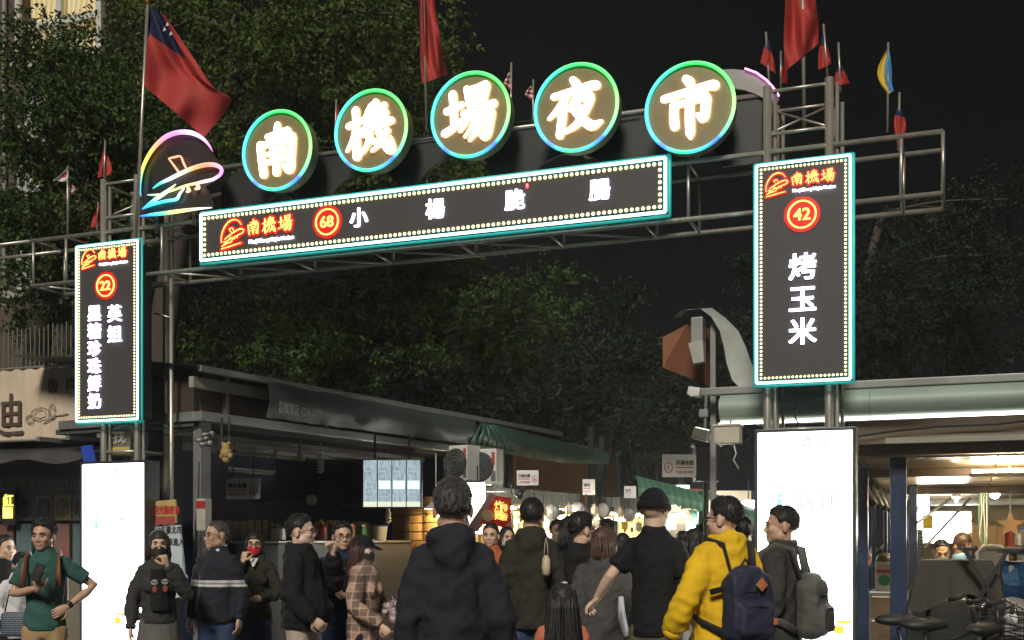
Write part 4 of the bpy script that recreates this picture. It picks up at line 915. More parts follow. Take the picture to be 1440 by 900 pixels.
t = thing('spot_lamp', 'small black clip-on spot lamp on the steel duct', 'lamp', *ROW.inv(*W(732,694,14.9).xy), 0, None, ROW)
q = ROW.at(732, 694, 14.9); m = MB(); m.loft([(q.x+.0,q.y+.08,q.z+.06),(q.x,q.y-.05,q.z-.05)], [.035,.05], 12); m.build('head', BLACKM, t, smooth=True); m = MB(); m.loft([(q.x,q.y+.05,q.z+.04),(q.x-.05,q.y-.1,q.z+.1),(q.x-.15,q.y-.2,q.z+.2)], .006, 6); m.build('arm', BLACKM, t)

# ---- third stall further down
nC0, nC1 = nB1+.3, R(960, 715, 0).y
sC = thing('food_stall', 'far stall with steel duct and glowing yellow counter behind the crowd', 'stall', 0, nC0, 0, 'stalls along the alley', ROW)
z1c, z0c = R(910,703,.05).z, R(910,722,.05).z; a, b = R(862,0,.05).y, R(962,0,.05).y
for i in range(5):
    n0_, n1_ = a+(b-a)*i/5, a+(b-a)*(i+1)/5; m = MB(); m.bevbox((0,(n0_+n1_)/2,(z1c+z0c)/2), (.36,n1_-n0_-.01,z1c-z0c), .012); m.build('duct_section', STAIN, sC)
m = MB(); m.bbox((-2.4,nC0,z0c-.05),(-.18,nC1,z0c)); m.build('ceiling', surf('sooty ceiling', (.12,.1,.08), .6), sC)
m = MB(); m.bbox((-2.4,nC0,0),(-2.36,nC1,z0c)); m.build('back_wall', surf('yellow lit wall', (.6,.45,.15), .5, var=.25, scale=6), sC)
m = MB(); m.bevbox((-.4,(nC0+nC1)/2,.5),(.8,nC1-nC0,1.0),.01); m.build('counter', STAIN, sC)
m = MB(); m.bbox((-1.6,nC0-.2,z1c),(-1.55,nC1+.2,z1c+1.1)); m.build('back_board', PLY, sC)
for n_ in (nC0, nC1): m = MB(); m.bevbox((-.02,n_,z1c/2+.5),(.09,.09,z1c+1.0),.006); m.build('post', GREENM, sC)
for k_ in range(4):
    n0_ = nC0+k_*(nC1-nC0)/4; m = MB(); m.tube((-.1,n0_,z1c),(-.5,n0_+.8,z1c+.75),.02,6); m.build('brace', GREENM, sC)
for i in range(3):
    n_ = nC0+.6+i*(nC1-nC0-1)/2.2
    t = thing('stall_lamp', ('lit yellow lamp at the near end of the far stall','lit yellow lamp in the middle of the far stall','lit yellow lamp at the deep end of the far stall')[i], 'lamp', -1.0, n_, 0, 'lit lamps inside the stalls', ROW)
    m = MB(); m.bevbox((-1.0,n_,z0c-.055),(.1,.7,.03),.004); m.build('housing', WHITEP, t); m = MB(); m.tube((-1.0,n_-.33,z0c-.085),(-1.0,n_+.33,z0c-.085),.02,10); m.build('tube', WARM, t)
# utensils and pans hanging below the ducts
for i in range(16):
    px = 752+i*12; Y = 15.3+i*.33; p = W(px, 712+random.uniform(-2,5)+i*.4, Y); s_, n_ = ROW.inv(p.x, p.y)
    kind = ('ladle','bag of skewers','pan')[i % 3]
    t = thing(('ladle','hanging_bag','frying_pan')[i%3], f'dark hanging {kind} under the steel duct, {["first","second","third","fourth","fifth","sixth"][i//3]} of its kind from the left', ('ladle','bag','pan')[i%3], s_, n_, 0, 'utensils hanging under the ducts', ROW)
    m = MB(); m.tube((s_,n_,p.z+.02),(s_,n_,p.z+.22),.006,5); m.build('handle', BLACKM, t)
    m = MB()
    if i % 3 == 0: m.ball((s_,n_,p.z-.02),(.05,.05,.04),10,6)
    elif i % 3 == 1: m.loft([(s_,n_,p.z+.06),(s_,n_,p.z-.02),(s_,n_,p.z-.1)],[.02,.06,.05],8)
    else: m.loft([(s_,n_-.02,p.z-.04),(s_,n_+.02,p.z-.04)],[.1,.12],14)
    m.build('body', surf(('pan black','bag cream','pan steel')[i%3], ((.02,.02,.02),(.4,.34,.25),(.15,.15,.15))[i%3], .4, var=.2), t, smooth=True)
# food trays and price cards on the counters
for i in range(10):
    px = 758+i*20; Y = 15.0+i*.55; p = W(px, 738+random.uniform(-3,3), Y); s_, n_ = ROW.inv(p.x, p.y); z_ = 1.72
    t = thing('price_card', f'bright price card over the lit counters, {("first","second","third","fourth","fifth","sixth","seventh","eighth","ninth","tenth")[i]} from the left', 'card', s_, n_, 0, 'price cards over the counters', ROW)
    m = MB(); m.bevbox((s_,n_,p.z),(.02,.26,.14),.003); m.build('card', surf(('card yellow','card cream','card orange')[i%3], ((.75,.5,.06),(.7,.62,.45),(.7,.28,.05))[i%3], .5, var=.25, scale=9), t)
    m = MB(); m.tube((s_,n_,p.z+.07),(s_,n_,p.z+.3),.005,5); m.build('string', BLACKM, t)

# ---- stalls closing the end of the alley: green awnings, white lamps
e0 = thing('awning_stall', 'far stall with green striped awning and white lights at the end of the alley', 'stall', W(1000,755,15.5).x, 15.5, 0, 'stalls along the alley', Fr(0,0,0))
YE = 15.5
def E(px, py, dy=0.): return W(px, py, YE+dy)
mS, ntS, bS = _nodes('green striped awning')
tcS = ntS.nodes.new('ShaderNodeTexCoord'); wS_ = ntS.nodes.new('ShaderNodeTexWave'); wS_.inputs['Scale'].default_value = 3.2; wS_.inputs['Distortion'].default_value = .3; ntS.links.new(tcS.outputs['Object'], wS_.inputs[0])
rS = ntS.nodes.new('ShaderNodeValToRGB'); rS.color_ramp.elements[0].color = (.05,.14,.09,1); rS.color_ramp.elements[1].color = (.1,.22,.15,1); ntS.links.new(wS_.outputs[0], rS.inputs[0]); ntS.links.new(rS.outputs[0], bS.inputs['Base Color']); bS.inputs['Roughness'].default_value = .5
def awn(px0, py0, px1, py1, drop, out, dy):
    m = MB(); a, b = E(px0,py0,dy), E(px1,py1,dy); NU = 30
    def P(i, j):
        u_ = i/NU; p = a.lerp(b, u_)
        if j <= 4: q = j/4; return (p.x, p.y-out*q, p.z-drop*q*q)
        v = (j-4)/2; return (p.x, p.y-out-.01, p.z-drop-.14*v+.03*v*abs(math.sin(i*PI/3)))
    m.grid(P, NU, 6); m.v = [(x-e0.location.x, y-YE, z) for x, y, z in m.v]; return m.build('awning', mS, e0, smooth=False, off=(0,0,0))
awn(985, 688, 1066, 716, .2, .8, .3); awn(890, 668, 980, 690, .2, .7, .6); awn(965, 716, 1030, 726, .12, .5, 1.0)
def epart(name, pts, d, matl, dy=0.):
    m = MB(); P = [E(*p, dy) for p in pts]; m.prism([(p.x-e0.location.x, p.z) for p in P], d, (0, dy, 0)); return m.build(name, matl, e0, off=(0,0,0))
epart('name_board', ((958,686),(992,688),(992,712),(958,716)), .05, surf('red brown board', (.28,.1,.05), .6, var=.3), .35)
epart('back_board', ((905,690),(1066,690),(1066,800),(905,800)), .05, surf('pale stall back', (.5,.45,.33), .6, var=.2, scale=4), 1.6)
epart('counter', ((905,800),(1066,800),(1066,905),(905,905)), .6, STAIN, .5)
for px in (908, 985, 1060): q = E(px, 690, .2); m = MB(); m.bevbox((q.x-e0.location.x, .2, q.z/2), (.07,.07,q.z), .005); m.build('post', GREENM, e0, off=(0,0,0))
for i, (px, py, w_, h_, dy) in enumerate(((956,692,26,18,.5),(1005,757,44,36,.2),(1053,716,20,24,.1),(930,738,40,12,.9),(982,742,30,16,.7))):
    p = E(px, py, dy); t = thing('lit_panel_lamp', ('small lit panel high over the black beanie','large white lit panel left of the yellow hoodie','small lit panel right of the dark haired head in yellow','low lit strip beside the black beanie','lit panel under the green awning')[i], 'lamp', p.x, YE+dy, 0, 'white lights of the far stall', Fr(0,0,0))
    w2, h2 = w_/F*p.y, h_/F*p.y
    m = MB(); m.bevbox((p.x, p.y+.03, p.z), (w2+.03,.04,h2+.03), .005); m.build('case', GALV, t); m = MB(); m.bbox((p.x-w2/2, p.y-.012, p.z-h2/2), (p.x+w2/2, p.y+.008, p.z+h2/2)); m.build('lit_face', emit('cool lit panel', (.95,1,1), 14) if i != 3 else emit('warm lit strip', (1,.85,.4), 12.), t)
    m = MB(); m.tube((p.x,p.y+.03,p.z+h2/2),(p.x,p.y+.03,p.z+h2/2+.3),.008,5); m.build('hanger', BLACKM, t)
# board 1 with its cabinet
p = W(955, 655, 11.5); stall_sign('white board with a red number 1 hanging above the alley', '冷凍水餃', '1', p.x, 11.5, p.z, .34, .23, Fr(0,0,0), '花素水餃 現煮', left=True)
t = thing('dark_cabinet', 'dark hanging cabinet beside the board with number 1', 'cabinet', W(996,655,11.8).x, 11.8, 0, None, Fr(0,0,0)); p = W(996,652,11.8)
m = MB(); m.bevbox((p.x,11.9,p.z),(.26,.2,.36),.01); m.build('body', surf('charcoal cabinet', (.03,.033,.036), .5, var=.3), t); m = MB(); m.bevbox((p.x, 11.9, p.z+.2),(.3,.24,.03),.004); m.build('top', BLACKM, t)
m = MB(); m.tube((p.x,11.95,0),(p.x,11.95,p.z-.18),.03,8); m.build('stand', GREENM, t)

# ---- goods on the stall shelves and counters
ORD = ['first','second','third','fourth','fifth','sixth','seventh','eighth','ninth','tenth','eleventh','twelfth','thirteenth','fourteenth','fifteenth','sixteenth','seventeenth','eighteenth']
GOODS = (('cardboard_carton','brown carton',(.4,.24,.1)), ('steel_pot','steel pot',(.5,.5,.48)), ('sauce_bottle','red sauce bottle',(.5,.06,.03)), ('plastic_tub','white plastic tub',(.65,.63,.58)), ('paper_bag','orange paper bag',(.6,.3,.06)), ('tea_tin','green tea tin',(.06,.25,.12)))
def good(kind, label, s, n, z, fr, h=.2, group='goods on the stall shelves'):
    nm, word, col = GOODS[kind]; t = thing(nm, label, word.split()[-1], s, n, 0, group, fr); m = MB(); w = h*.8; cm = surf(nm+' colour', col, .45, .6 if kind == 1 else 0, var=.2, scale=9)
    if kind == 0:
        m.bevbox((s,n,z+h*.42),(w*1.2,w*1.2,h*.84),.006); m.build('box', cm, t)
        m = MB(); m.box((s-w*.45,n,z+h*.92),(w*.6,w*1.15,.006),Matrix.Rotation(.5,3,'Y')); m.build('flap', cm, t)
    elif kind == 1:
        m.loft([(s,n,z),(s,n,z+.01),(s,n,z+h*.7)],[w*.55,w*.62,w*.62],18); m.build('pot', cm, t); m = MB(); m.loft([(s,n,z+h*.7),(s,n,z+h*.78),(s,n,z+h*.8)],[w*.66,w*.5,.02],18); m.ball((s,n,z+h*.85),.02,8,6); m.build('lid', cm, t)
    elif kind == 2:
        m.loft([(s,n,z),(s,n,z+h*.6),(s,n,z+h*.78),(s,n,z+h*.8)],[w*.3,w*.3,w*.12,w*.12],14); m.build('bottle', cm, t); m = MB(); m.loft([(s,n,z+h*.8),(s,n,z+h*.86),(s,n,z+h)],[w*.14,w*.12,w*.03],10); m.build('cap', surf('yellow cap', (.6,.45,.05), .4), t)
    elif kind == 3:
        m.loft([(s,n,z),(s,n,z+h*.8)],[w*.45,w*.58],16); m.build('tub', cm, t); m = MB(); m.loft([(s,n,z+h*.8),(s,n,z+h*.88)],[w*.62,w*.62],16); m.build('lid', surf('blue lid', (.08,.15,.4), .4), t)
    elif kind == 4:
        m.loft([(s,n,z),(s,n,z+h*.6),(s,n,z+h)],[(w*.4,w*.25),(w*.42,w*.27),(w*.45,w*.06)],4,twist=PI/4); m.build('bag', cm, t); m = MB(); m.loft([(s-w*.15,n,z+h),(s,n,z+h*1.2),(s+w*.15,n,z+h)],.006,5); m.build('handle', cm, t)
    else:
        m.bevbox((s,n,z+h*.45),(w*.6,w*.6,h*.9),.012); m.build('tin', cm, t); m = MB(); m.bevbox((s,n,z+h*.94),(w*.5,w*.5,.03),.006); m.build('lid', STAIN, t)
    return t
cnt = [0]*6
for i in range(34):
    k_ = random.choice((0,1,2,3,4,5)) if cnt else 0
    if cnt[k_] > 16: continue
    lv = i % 3; n_ = nB0+.35+(i/34)*(nC1-nB0-.6); s_, z_ = ((-2.12,1.45),(-2.12,1.78),(-.45,1.0))[lv]
    if nB1-.1 < n_ < nC0+.1: continue
    if n_ > nB1 and lv < 2: s_, z_ = -.6, 1.0
    good(k_, f'{GOODS[k_][1]} in the lit stalls behind the crowd, {ORD[cnt[k_]]} from left', s_, n_, z_, ROW, random.uniform(.24,.4)); cnt[k_] += 1

# ---- back-lit menu displays in the stalls
for i, (n_, s_, w_, z_, h_, c_) in enumerate(((nB0+.9,-1.0,1.1,1.76,.4,0),(nB0+2.2,-1.0,1.0,1.78,.36,2),(nB0+3.4,-1.0,1.1,1.76,.4,0),(nC0+.9,-1.4,1.5,1.74,.4,0),(nC0+2.8,-1.4,1.6,1.74,.4,2),(nC0+4.8,-1.4,1.6,1.74,.4,0))):
    t = thing('menu_display', f'glowing {("yellow","orange","white")[c_]} menu display in the lit stalls, {ORD[i]} from the left', 'menu board', s_, n_, 0, 'glowing menu displays', ROW)
    m = MB(); m.bevbox((s_-.03,n_,z_),(.05,w_+.04,h_+.04),.006); m.build('case', GALV, t)
    m = MB(); m.bbox((s_-.004,n_-w_/2,z_-h_/2),(s_+.004,n_+w_/2,z_+h_/2)); m.build('lit_face', emit('menu face '+str(c_), ((1,.62,.12),(1,.4,.08),(1,.92,.75))[c_], (2.0,1.8,3.)[c_]), t)
    for k_ in range(4):
        m = MB(); m.ball((s_+.01,n_-w_*.36+w_*.24*k_,z_-h_*.1),(.006,.085,.06),10,6); m.build('dish_picture', surf(('dish red','dish dark','dish cream')[k_%3], ((.4,.06,.03),(.08,.04,.02),(.6,.5,.35))[k_%3], .5, var=.4, scale=20), t, smooth=True)
        m = MB(); put_text(m, ('滷肉飯','魚丸湯','炒米粉','豬血糕')[(k_+i)%4], .075, s_+.012, n_-w_*.36+w_*.24*k_, z_+h_*.3, .001, 0, ax=(0,1,0), az=(1,0,0)); m.build('menu_lettering', REDI, t)
    m = MB(); m.tube((s_-.03,n_-w_*.4,z_+h_/2),(s_-.03,n_-w_*.4,z_+h_/2+.3),.008,5); m.tube((s_-.03,n_+w_*.4,z_+h_/2),(s_-.03,n_+w_*.4,z_+h_/2+.3),.008,5); m.build('hanger', BLACKM, t)

# ---- tubes added under the duct fronts to rim-light the crowd
for i, (n_, z_) in enumerate(((R(700,0,.1).y,zDu-.03),(R(770,0,.1).y,zDu-.03),(R(880,0,.1).y,z0c-.03),(R(935,0,.1).y,z0c-.03))):
    t = thing('stall_lamp', f'added glowing tube along the front edge of the steel ducts, {ORD[i]} from the left', 'lamp', .12, n_, 0, 'lit lamps inside the stalls', ROW)
    m = MB(); m.bevbox((.12,n_,z_),(.06,1.0,.03),.004); m.tube((.12,n_-.3,z_),(.12,n_-.3,z_+.06),.008,5); m.tube((.12,n_+.3,z_),(.12,n_+.3,z_+.06),.008,5); m.build('housing', WHITEP, t); m = MB(); m.tube((.12,n_-.47,z_-.028),(.12,n_+.47,z_-.028),.014,8); m.build('tube', emit('added rim light tube', (1,.9,.68), 280), t)
for i, px in enumerate((930, 1020)):  # two tubes added to light the awning stall's back board
    p = E(px, 722, .45); t = thing('stall_lamp', ('added glowing tube under the green awning, left one','added glowing tube under the green awning, right one')[i], 'lamp', p.x, YE+.45, 0, 'lit lamps inside the stalls', Fr(0,0,0))
    m = MB(); m.bevbox((p.x,YE+.45,p.z),(.7,.06,.03),.004); m.tube((p.x,YE+.45,p.z),(p.x,YE+.45,p.z+.25),.008,5); m.build('housing', WHITEP, t); m = MB(); m.tube((p.x-.33,YE+.43,p.z-.028),(p.x+.33,YE+.43,p.z-.028),.014,8); m.build('tube', emit('added board light tube', (1,.97,.9), 320), t)
for i in range(6):
    k_ = (1,3,2,0,5,3)[i]; n_ = ca+.35+i*(cb-ca-.6)/5; good(k_, f'{GOODS[k_][1]} on the first stall worktop, {ORD[i]} from the left', -.8, n_, 1.506, ROW, (.2,.18,.26,.24,.2,.22)[i], 'goods on the first stall worktop')
# ================================================================== STALL ON THE RIGHT
def gz(px, py, n): return GP(px, py, n).z
def gx(px, n): return GP(px, 0, n).x
AWG = surf('sea green enamel', (.28,.35,.3), .5, var=.15, scale=2, dirt=.35, dcol=(.06,.09,.07))
CREAM = surf('cream metal', (.5,.46,.36), .45, var=.12, scale=4, dirt=.35, dcol=(.2,.16,.1))
TANB = surf('tan beam', (.38,.28,.19), .55, var=.18, scale=4, dirt=.35, dcol=(.14,.09,.05))
BLUEP = surf('navy post paint', (.018,.032,.075), .35, var=.25, dirt=.3, dcol=(.03,.03,.04))
nF = .5; xL = gx(1013, nF); xR = xL+4.6
rs = thing('corner_stall', 'open corner stall with sea green metal fascia and navy posts at the right', 'stall', gx(1260, 1.0), 1.0, 0)
zt, zb = gz(1200,547,nF), gz(1200,588,nF)
m = MB(); NU = 24
prof = [(.12,zt+.0),(.0,zt-.005),(-.07,zt-.05),(-.095,zt-.10),(-.085,(zt+zb)/2-.02),(-.05,zb+.035),(.0,zb)]
for k_ in range(4):
    a, b = xL+(xR-xL)*k_/4+.002, xL+(xR-xL)*(k_+1)/4-.002
    m = MB(); m.grid(lambda i, j: (a+(b-a)*i, nF+prof[j][0], prof[j][1]), 1, len(prof)-1); m.build('fascia_panel', AWG, rs, smooth=True)
m = MB(); m.bevbox(((xL+xR)/2, nF+.06, zt+.035), (xR-xL+.5, .1, .06), .008); m.build('top_rail', GALV, rs)
m = MB(); m.bbox((xL-.01, nF-.02, zb-.015), (xR, nF+.02, zb-.003)); m.build('led_strip', emit('white led strip', (1,.97,.88), 5.), rs)
m = MB(); m.bbox((xL, nF+.03, zb+.0), (xR, nF+.08, zt+.01)); m.build('fascia_back', GALV, rs)
ny = .9
m = MB(); m.bevbox(((gx(1198,ny)+xR)/2, ny, gz(1330,601,ny)-.02), (xR-gx(1198,ny), .1, gz(1330,582,ny)-gz(1330,606,ny)+.05), .008); m.build('tan_beam', TANB, rs)
m = MB(); m.bevbox(((gx(1205,ny)+xR)/2, ny-.06, (gz(1330,612,ny)+gz(1330,640,ny))/2), (xR-gx(1205,ny), .12, gz(1330,612,ny)-gz(1330,640,ny)), .008); sb_ = m.build('shutter_box', TANB, rs)
m = MB(); m.bevbox(((gx(1246,ny)+xR)/2, ny-.135, gz(1330,620,ny)), (xR-gx(1246,ny), .03, .05), .004); m.build('shutter_rail', CREAM, sb_)
zc = gz(1330,640,ny)-.01
def cz(n): return zc-(n-ny)*.055
CEIL = surf('polished ceiling sheet', (.6,.5,.37), .3, .35, var=.12, scale=3, stretch=(.4,3,1), dirt=.2)
x0_ = gx(1215, ny); 
for i in range(4):
    for j in range(5):
        a0, a1 = x0_+i*1.0, x0_+(i+1)*1.0-.012; b0, b1 = ny+.05+j*.8, ny+.05+(j+1)*.8-.012
        m = MB(); m.add([(a0,b0,cz(b0)),(a1,b0,cz(b0)),(a1,b1,cz(b1)),(a0,b1,cz(b1)),(a0,b0,cz(b0)+.02),(a1,b0,cz(b0)+.02),(a1,b1,cz(b1)+.02),(a0,b1,cz(b1)+.02)], [(0,1,2,3),(4,7,6,5),(0,4,5,1),(1,5,6,2),(2,6,7,3),(3,7,4,0)]); m.build('ceiling_panel', CEIL, rs)
for n_ in (1.72, 3.4): m = MB(); m.bevbox((x0_+2, n_, cz(n_)-.035), (4.1,.09,.07), .006); m.build('ceiling_beam', surf('dark brown beam', (.09,.065,.045), .6), rs)
m = MB(); m.add([(x0_-.1,.6,zc+.09),(xR,.6,zc+.09),(xR,5.2,cz(5.2)+.12),(x0_-.1,5.2,cz(5.2)+.12)],[(0,1,2,3)]); m.build('roof', GALV, rs)
for px0, px1, n_, pyt in ((1252,1275,.95,640),(1278,1290,3.2,640),(1204,1221,1.6,640),(1243,1248,3.9,690),(1226,1232,4.6,690)):
    a, b = gx(px0,n_), gx(px1,n_); m = MB(); m.bevbox(((a+b)/2, n_, cz(n_)/2), (b-a, b-a, cz(n_)-.0), .006); m.build('post', BLUEP, rs)
# drawn-up canvas and brackets by the left posts
m = MB(); a, b = GP(1215,690,1.8), GP(1248,720,1.8)
for k_ in range(8): m = MB(); m.loft([(a.x+.03*k_, 1.6+.35*k_, a.z+.06-.01*k_), (a.x+.05*k_, 1.8+.3*k_, a.z-.02-.015*k_), (a.x+.1+.03*k_,1.75+.3*k_, a.z-.13-.01*k_)], [.05,.06,.03], 7); m.build('canvas_roll', surf('black rolled canvas', (.02,.021,.022), .5, var=.3), rs, smooth=True)
for (p0, p1, n_) in (((1290,735),(1345,695),3.0),((1300,770),(1365,700),3.3)): a, b = GP(*p0,n_), GP(*p1,n_+.2); m = MB(); m.tube(a, b, .014, 6); m.build('strut', GALV, rs)
# back wall and shelving
nW = 4.9
m = MB(); m.bbox((gx(1280,nW), nW, 0), (gx(1280,nW)+4, nW+.05, cz(nW))); m.build('back_wall', surf('cluttered wall', (.3,.25,.17), .7, var=.5, scale=5, dirt=.6, dcol=(.06,.05,.04)), rs)
m = MB(); m.tube((gx(1285,nW-.4), nW-.4, gz(1360,706,nW-.4)), (gx(1285,nW-.4)+3.5, nW-.4, gz(1360,706,nW-.4)), .035, 10); m.build('service_pipe', surf('grey service pipe', (.45,.46,.44), .4), rs, smooth=True)
for z_ in (gz(1400,770,nW-.3), gz(1400,812,nW-.3)): m = MB(); m.bevbox((gx(1375,nW-.3)+1.0, nW-.25, z_), (2., .4, .03), .004); m.build('shelf', TANB, rs)
m = MB(); a, b = gx(1222,2.3), gx(1276,2.3); zz_ = gz(1250,832,2.3); m.bevbox(((a+b)/2,2.5,zz_/2),(b-a,.4,zz_),.01); cab = m.build('steel_cabinet', STAIN, rs)
for k_ in range(3): m = MB(); m.bevbox(((a+b)/2,2.295,zz_-.14-.22*k_),(b-a-.04,.02,.19),.006); m.build('drawer', surf('steel with painted reflections', (.5,.36,.22), .3, .8, var=.2), cab)  # orange reflections painted into the drawer colour
m = MB(); a, b = gx(1275,2.0), gx(1440,2.0); m.bevbox(((a+b)/2+.4,2.6,gz(1350,845,2.0)/2),(b-a+.8,.8,gz(1350,845,2.0)),.01); m.build('counter', STAIN, rs)
# lit white board at the back, ceiling tube light, bulb
t = thing('lit_white_board', 'large glowing white board behind the two people in the corner stall', 'light box', gx(1331,4.6), 4.6)
a, b = gx(1300,4.6), gx(1363,4.6); z0_, z1_ = gz(1331,761,4.6), gz(1331,722,4.6)
m = MB(); m.bevbox(((a+b)/2,4.66,(z0_+z1_)/2),(b-a+.05,.06,z1_-z0_+.05),.006); m.build('frame', WHITEP, t); m = MB(); m.bbox((a,4.6,z0_),(b,4.628,z1_)); m.build('lit_face', emit('stall light board', (1,.97,.88), 16.), t)
t = thing('stall_lamp', 'glowing clamp lamp at the left side of the corner stall', 'lamp', gx(1285,4.0), 4.0, 0, 'lit lamps inside the stalls')
q = GP(1293,718,4.2); m = MB(); m.bevbox((q.x,4.26,q.z),(.2,.06,.42),.006); m.build('housing', WHITEP, t); m = MB(); m.bbox((q.x-.09,4.2,q.z-.2),(q.x+.09,4.228,q.z+.2)); m.build('lit_face', emit('stall light board', (1,.97,.88), 16.), t)
t = thing('stall_lamp', 'bare glowing bulb under the corner stall ceiling', 'lamp', gx(1399,3.6), 3.6, 0, 'lit lamps inside the stalls')
q = GP(1399,695,3.6); m = MB(); m.ball((q.x,3.6,q.z),.045,12,8); m.build('bulb', emit('bare bulb', (1,.85,.55), 60), t); m = MB(); m.tube((q.x,3.6,q.z+.04),(q.x,3.6,q.z+.12),.02,8); m.build('socket', WHITEP, t)
t = thing('stall_lamp', 'glowing warm ceiling lamp reflected in the corner stall sheets', 'lamp', gx(1360,2.6), 2.6, 0, 'lit lamps inside the stalls')
q = GP(1345,690,2.6); m = MB(); m.bevbox((q.x,2.6,cz(2.6)-.16),(.08,.5,.03),.004); m.build('housing', WHITEP, t); m = MB(); m.tube((q.x,2.38,cz(2.6)-.2),(q.x,2.82,cz(2.6)-.2),.015,8); m.build('tube', emit('warm stall tube', (1,.8,.48), 150), t)
t = thing('stall_lamp', 'added warm tube near the front beam of the corner stall', 'lamp', gx(1420,1.35), 1.35, 0, 'lit lamps inside the stalls')  # tube added to brighten the ceiling sheets
q = GP(1420,660,1.35); m = MB(); m.bevbox((q.x,1.35,cz(1.35)-.1),(.6,.08,.03),.004); m.tube((q.x,1.35,cz(1.35)-.1),(q.x,1.35,cz(1.35)),.008,6); m.build('housing', WHITEP, t); m = MB(); m.tube((q.x-.28,1.37,cz(1.35)-.075),(q.x+.28,1.37,cz(1.35)-.075),.014,8); m.build('tube', emit('warm stall tube', (1,.8,.48), 150), t)
# unlit strip lights under the fascia
for i, (pa, pb, py) in enumerate(((1066,1290,590),(1400,1500,574))):
    n_ = .62; a, b = gx(pa,n_), gx(pb,n_); z_ = gz(pa,py+6,n_) if i == 0 else gz(1420,574,n_)
    z_ = GP((pa+pb)/2, (590 if i == 0 else 570), n_).z
    t = thing('strip_light', ('long cream strip light under the green fascia, left one','cream strip light under the green fascia at the right picture edge')[i], 'lamp', (a+b)/2, n_)
    m = MB(); m.bevbox(((a+b)/2,n_,z_+.02),(b-a,.07,.05),.006); m.build('housing', CREAM, t); m = MB(); m.tube((a+.03,n_-.03,z_-.01),(b-.03,n_-.03,z_-.01),.014,8); m.build('tube', surf('unlit tube glass', (.5,.5,.48), .25), t)
    for x in (a+.01,b-.01): m = MB(); m.bevbox((x,n_-.01,z_+.01),(.03,.09,.07),.004); m.build('end_cap', GALV, t)
    m = MB(); m.tube((a+.1,n_,z_+.04),(a+.1,n_,zb+.05),.006,5); m.tube((b-.1,n_,z_+.04),(b-.1,n_,zb+.05),.006,5); m.build('hanger', BLACKM, t)
# draped table
t = thing('draped_table', 'tall table under an olive black cloth in front of the corner stall', 'table', gx(1345,1.6), 1.6)
n_ = 1.6; a, b = gx(1296,n_), gx(1394,n_); a2, b2 = gx(1276,n_), gx(1412,n_); zt_ = gz(1345,787,n_); zl = gz(1345,845,n_)
m = MB(); NU = 64
ring = [(a,n_-.3),(b,n_-.3),(b,n_+.3),(a,n_+.3)]
def per(i):
    u = (i/NU*4) % 4; k_ = int(u); f = u-k_; p, q = ring[k_], ring[(k_+1) % 4]; return p[0]+(q[0]-p[0])*f, p[1]+(q[1]-p[1])*f
cx_, cn_ = (a+b)/2, n_
def dr(i, j):
    x, y = per(i); v = j/8; w_ = 1+.36*v**.8+.03*v*math.sin(i*1.9)+.02*v*math.sin(i*.7)
    return (cx_+(x-cx_)*w_, cn_+(y-cn_)*(1+.25*v+.06*v*math.sin(i*1.7)), zt_-(zt_-zl)*v*(1+.22*math.sin(i*.39+1)*v)-.0)
m.grid(dr, NU, 8); m.add([(p[0],p[1],zt_) for p in ring], [(0,1,2,3)]); m.build('cloth', surf('olive black cloth', (.035,.032,.025), .85, var=.2, scale=6, bump=.3, bscale=60), t, smooth=True)
m = MB(); m.bbox((a+.01,n_-.29,zt_-.03),(b-.01,n_+.29,zt_-.004)); m.build('table_top', TANB, t)
for x in (a+.05,b-.05):
    for y in (n_-.25,n_+.25): m = MB(); m.tube((x,y,0),(x,y,zt_-.03),.018,8); m.build('leg', BLACKM, t)
for (p0, p1) in (((1376,850),(1416,765)),((1385,866),(1426,772)),((1352,766),(1362,785))):
    pass
t = thing('folding_rack', 'black folding rack frame sticking up beside the draped table', 'rack', gx(1395,1.15), 1.15)
for p0, p1 in (((1372,850),(1418,772)),((1402,774),(1436,774)),((1352,772),(1372,772)),((1356,772),(1374,800)),((1374,800),(1400,850))):
    q0, q1 = GP(*p0,1.15), GP(*p1,1.15); m = MB(); m.bevbox((q0+q1)/2, ((q1-q0).length,.03,.035), .004, Matrix.Rotation(-math.atan2(q1.z-q0.z,q1.x-q0.x),3,'Y')); m.build('bar', BLACKM, t)
for px in (1375,1400): q = GP(px,850,1.15); m = MB(); m.tube((q.x,1.15,0),q,.014,8); m.build('leg', BLACKM, t)
t = thing('trolley_frame', 'pale rounded tube frame of a trolley beside the blue cover', 'trolley', gx(1397,1.9), 1.9)
a, b = GP(1375,768,1.9), GP(1416,850,1.9); m = MB(); m.loft([(a.x,1.9,.05),(a.x,1.9,a.z-.05),(a.x+.05,1.9,a.z),(b.x-.05,1.9,a.z),(b.x,1.9,a.z-.05),(b.x,1.9,.05)],.016,8); m.build('frame', WHITEP, t, smooth=True)
m = MB(); m.bbox((a.x+.02,1.93,b.z),(b.x-.02,1.96,a.z-.03)); m.build('panel', surf('tan panel', (.4,.33,.22), .6, var=.3), t); m = MB(); m.bevbox(((a.x+b.x)/2-.02,1.915,(a.z+b.z)/2+.1),(.14,.02,.2),.004); m.build('switch_plate', GALV, t)
t = thing('blue_covered_cart', 'cart under a deep blue tarpaulin at the right picture edge', 'cart', gx(1440,1.7), 1.7)
a = GP(1410,788,1.7); zb_ = gz(1430,838,1.7)
m = MB(); tarp_pts = lambda i, j: (a.x+.06*i+.01*math.sin(j*2.+i), 1.7+.03*math.sin(i*1.3)+.02*math.sin(j*1.1+i*.4), a.z-(a.z-zb_)*j/6-.015*math.sin(i*.9))
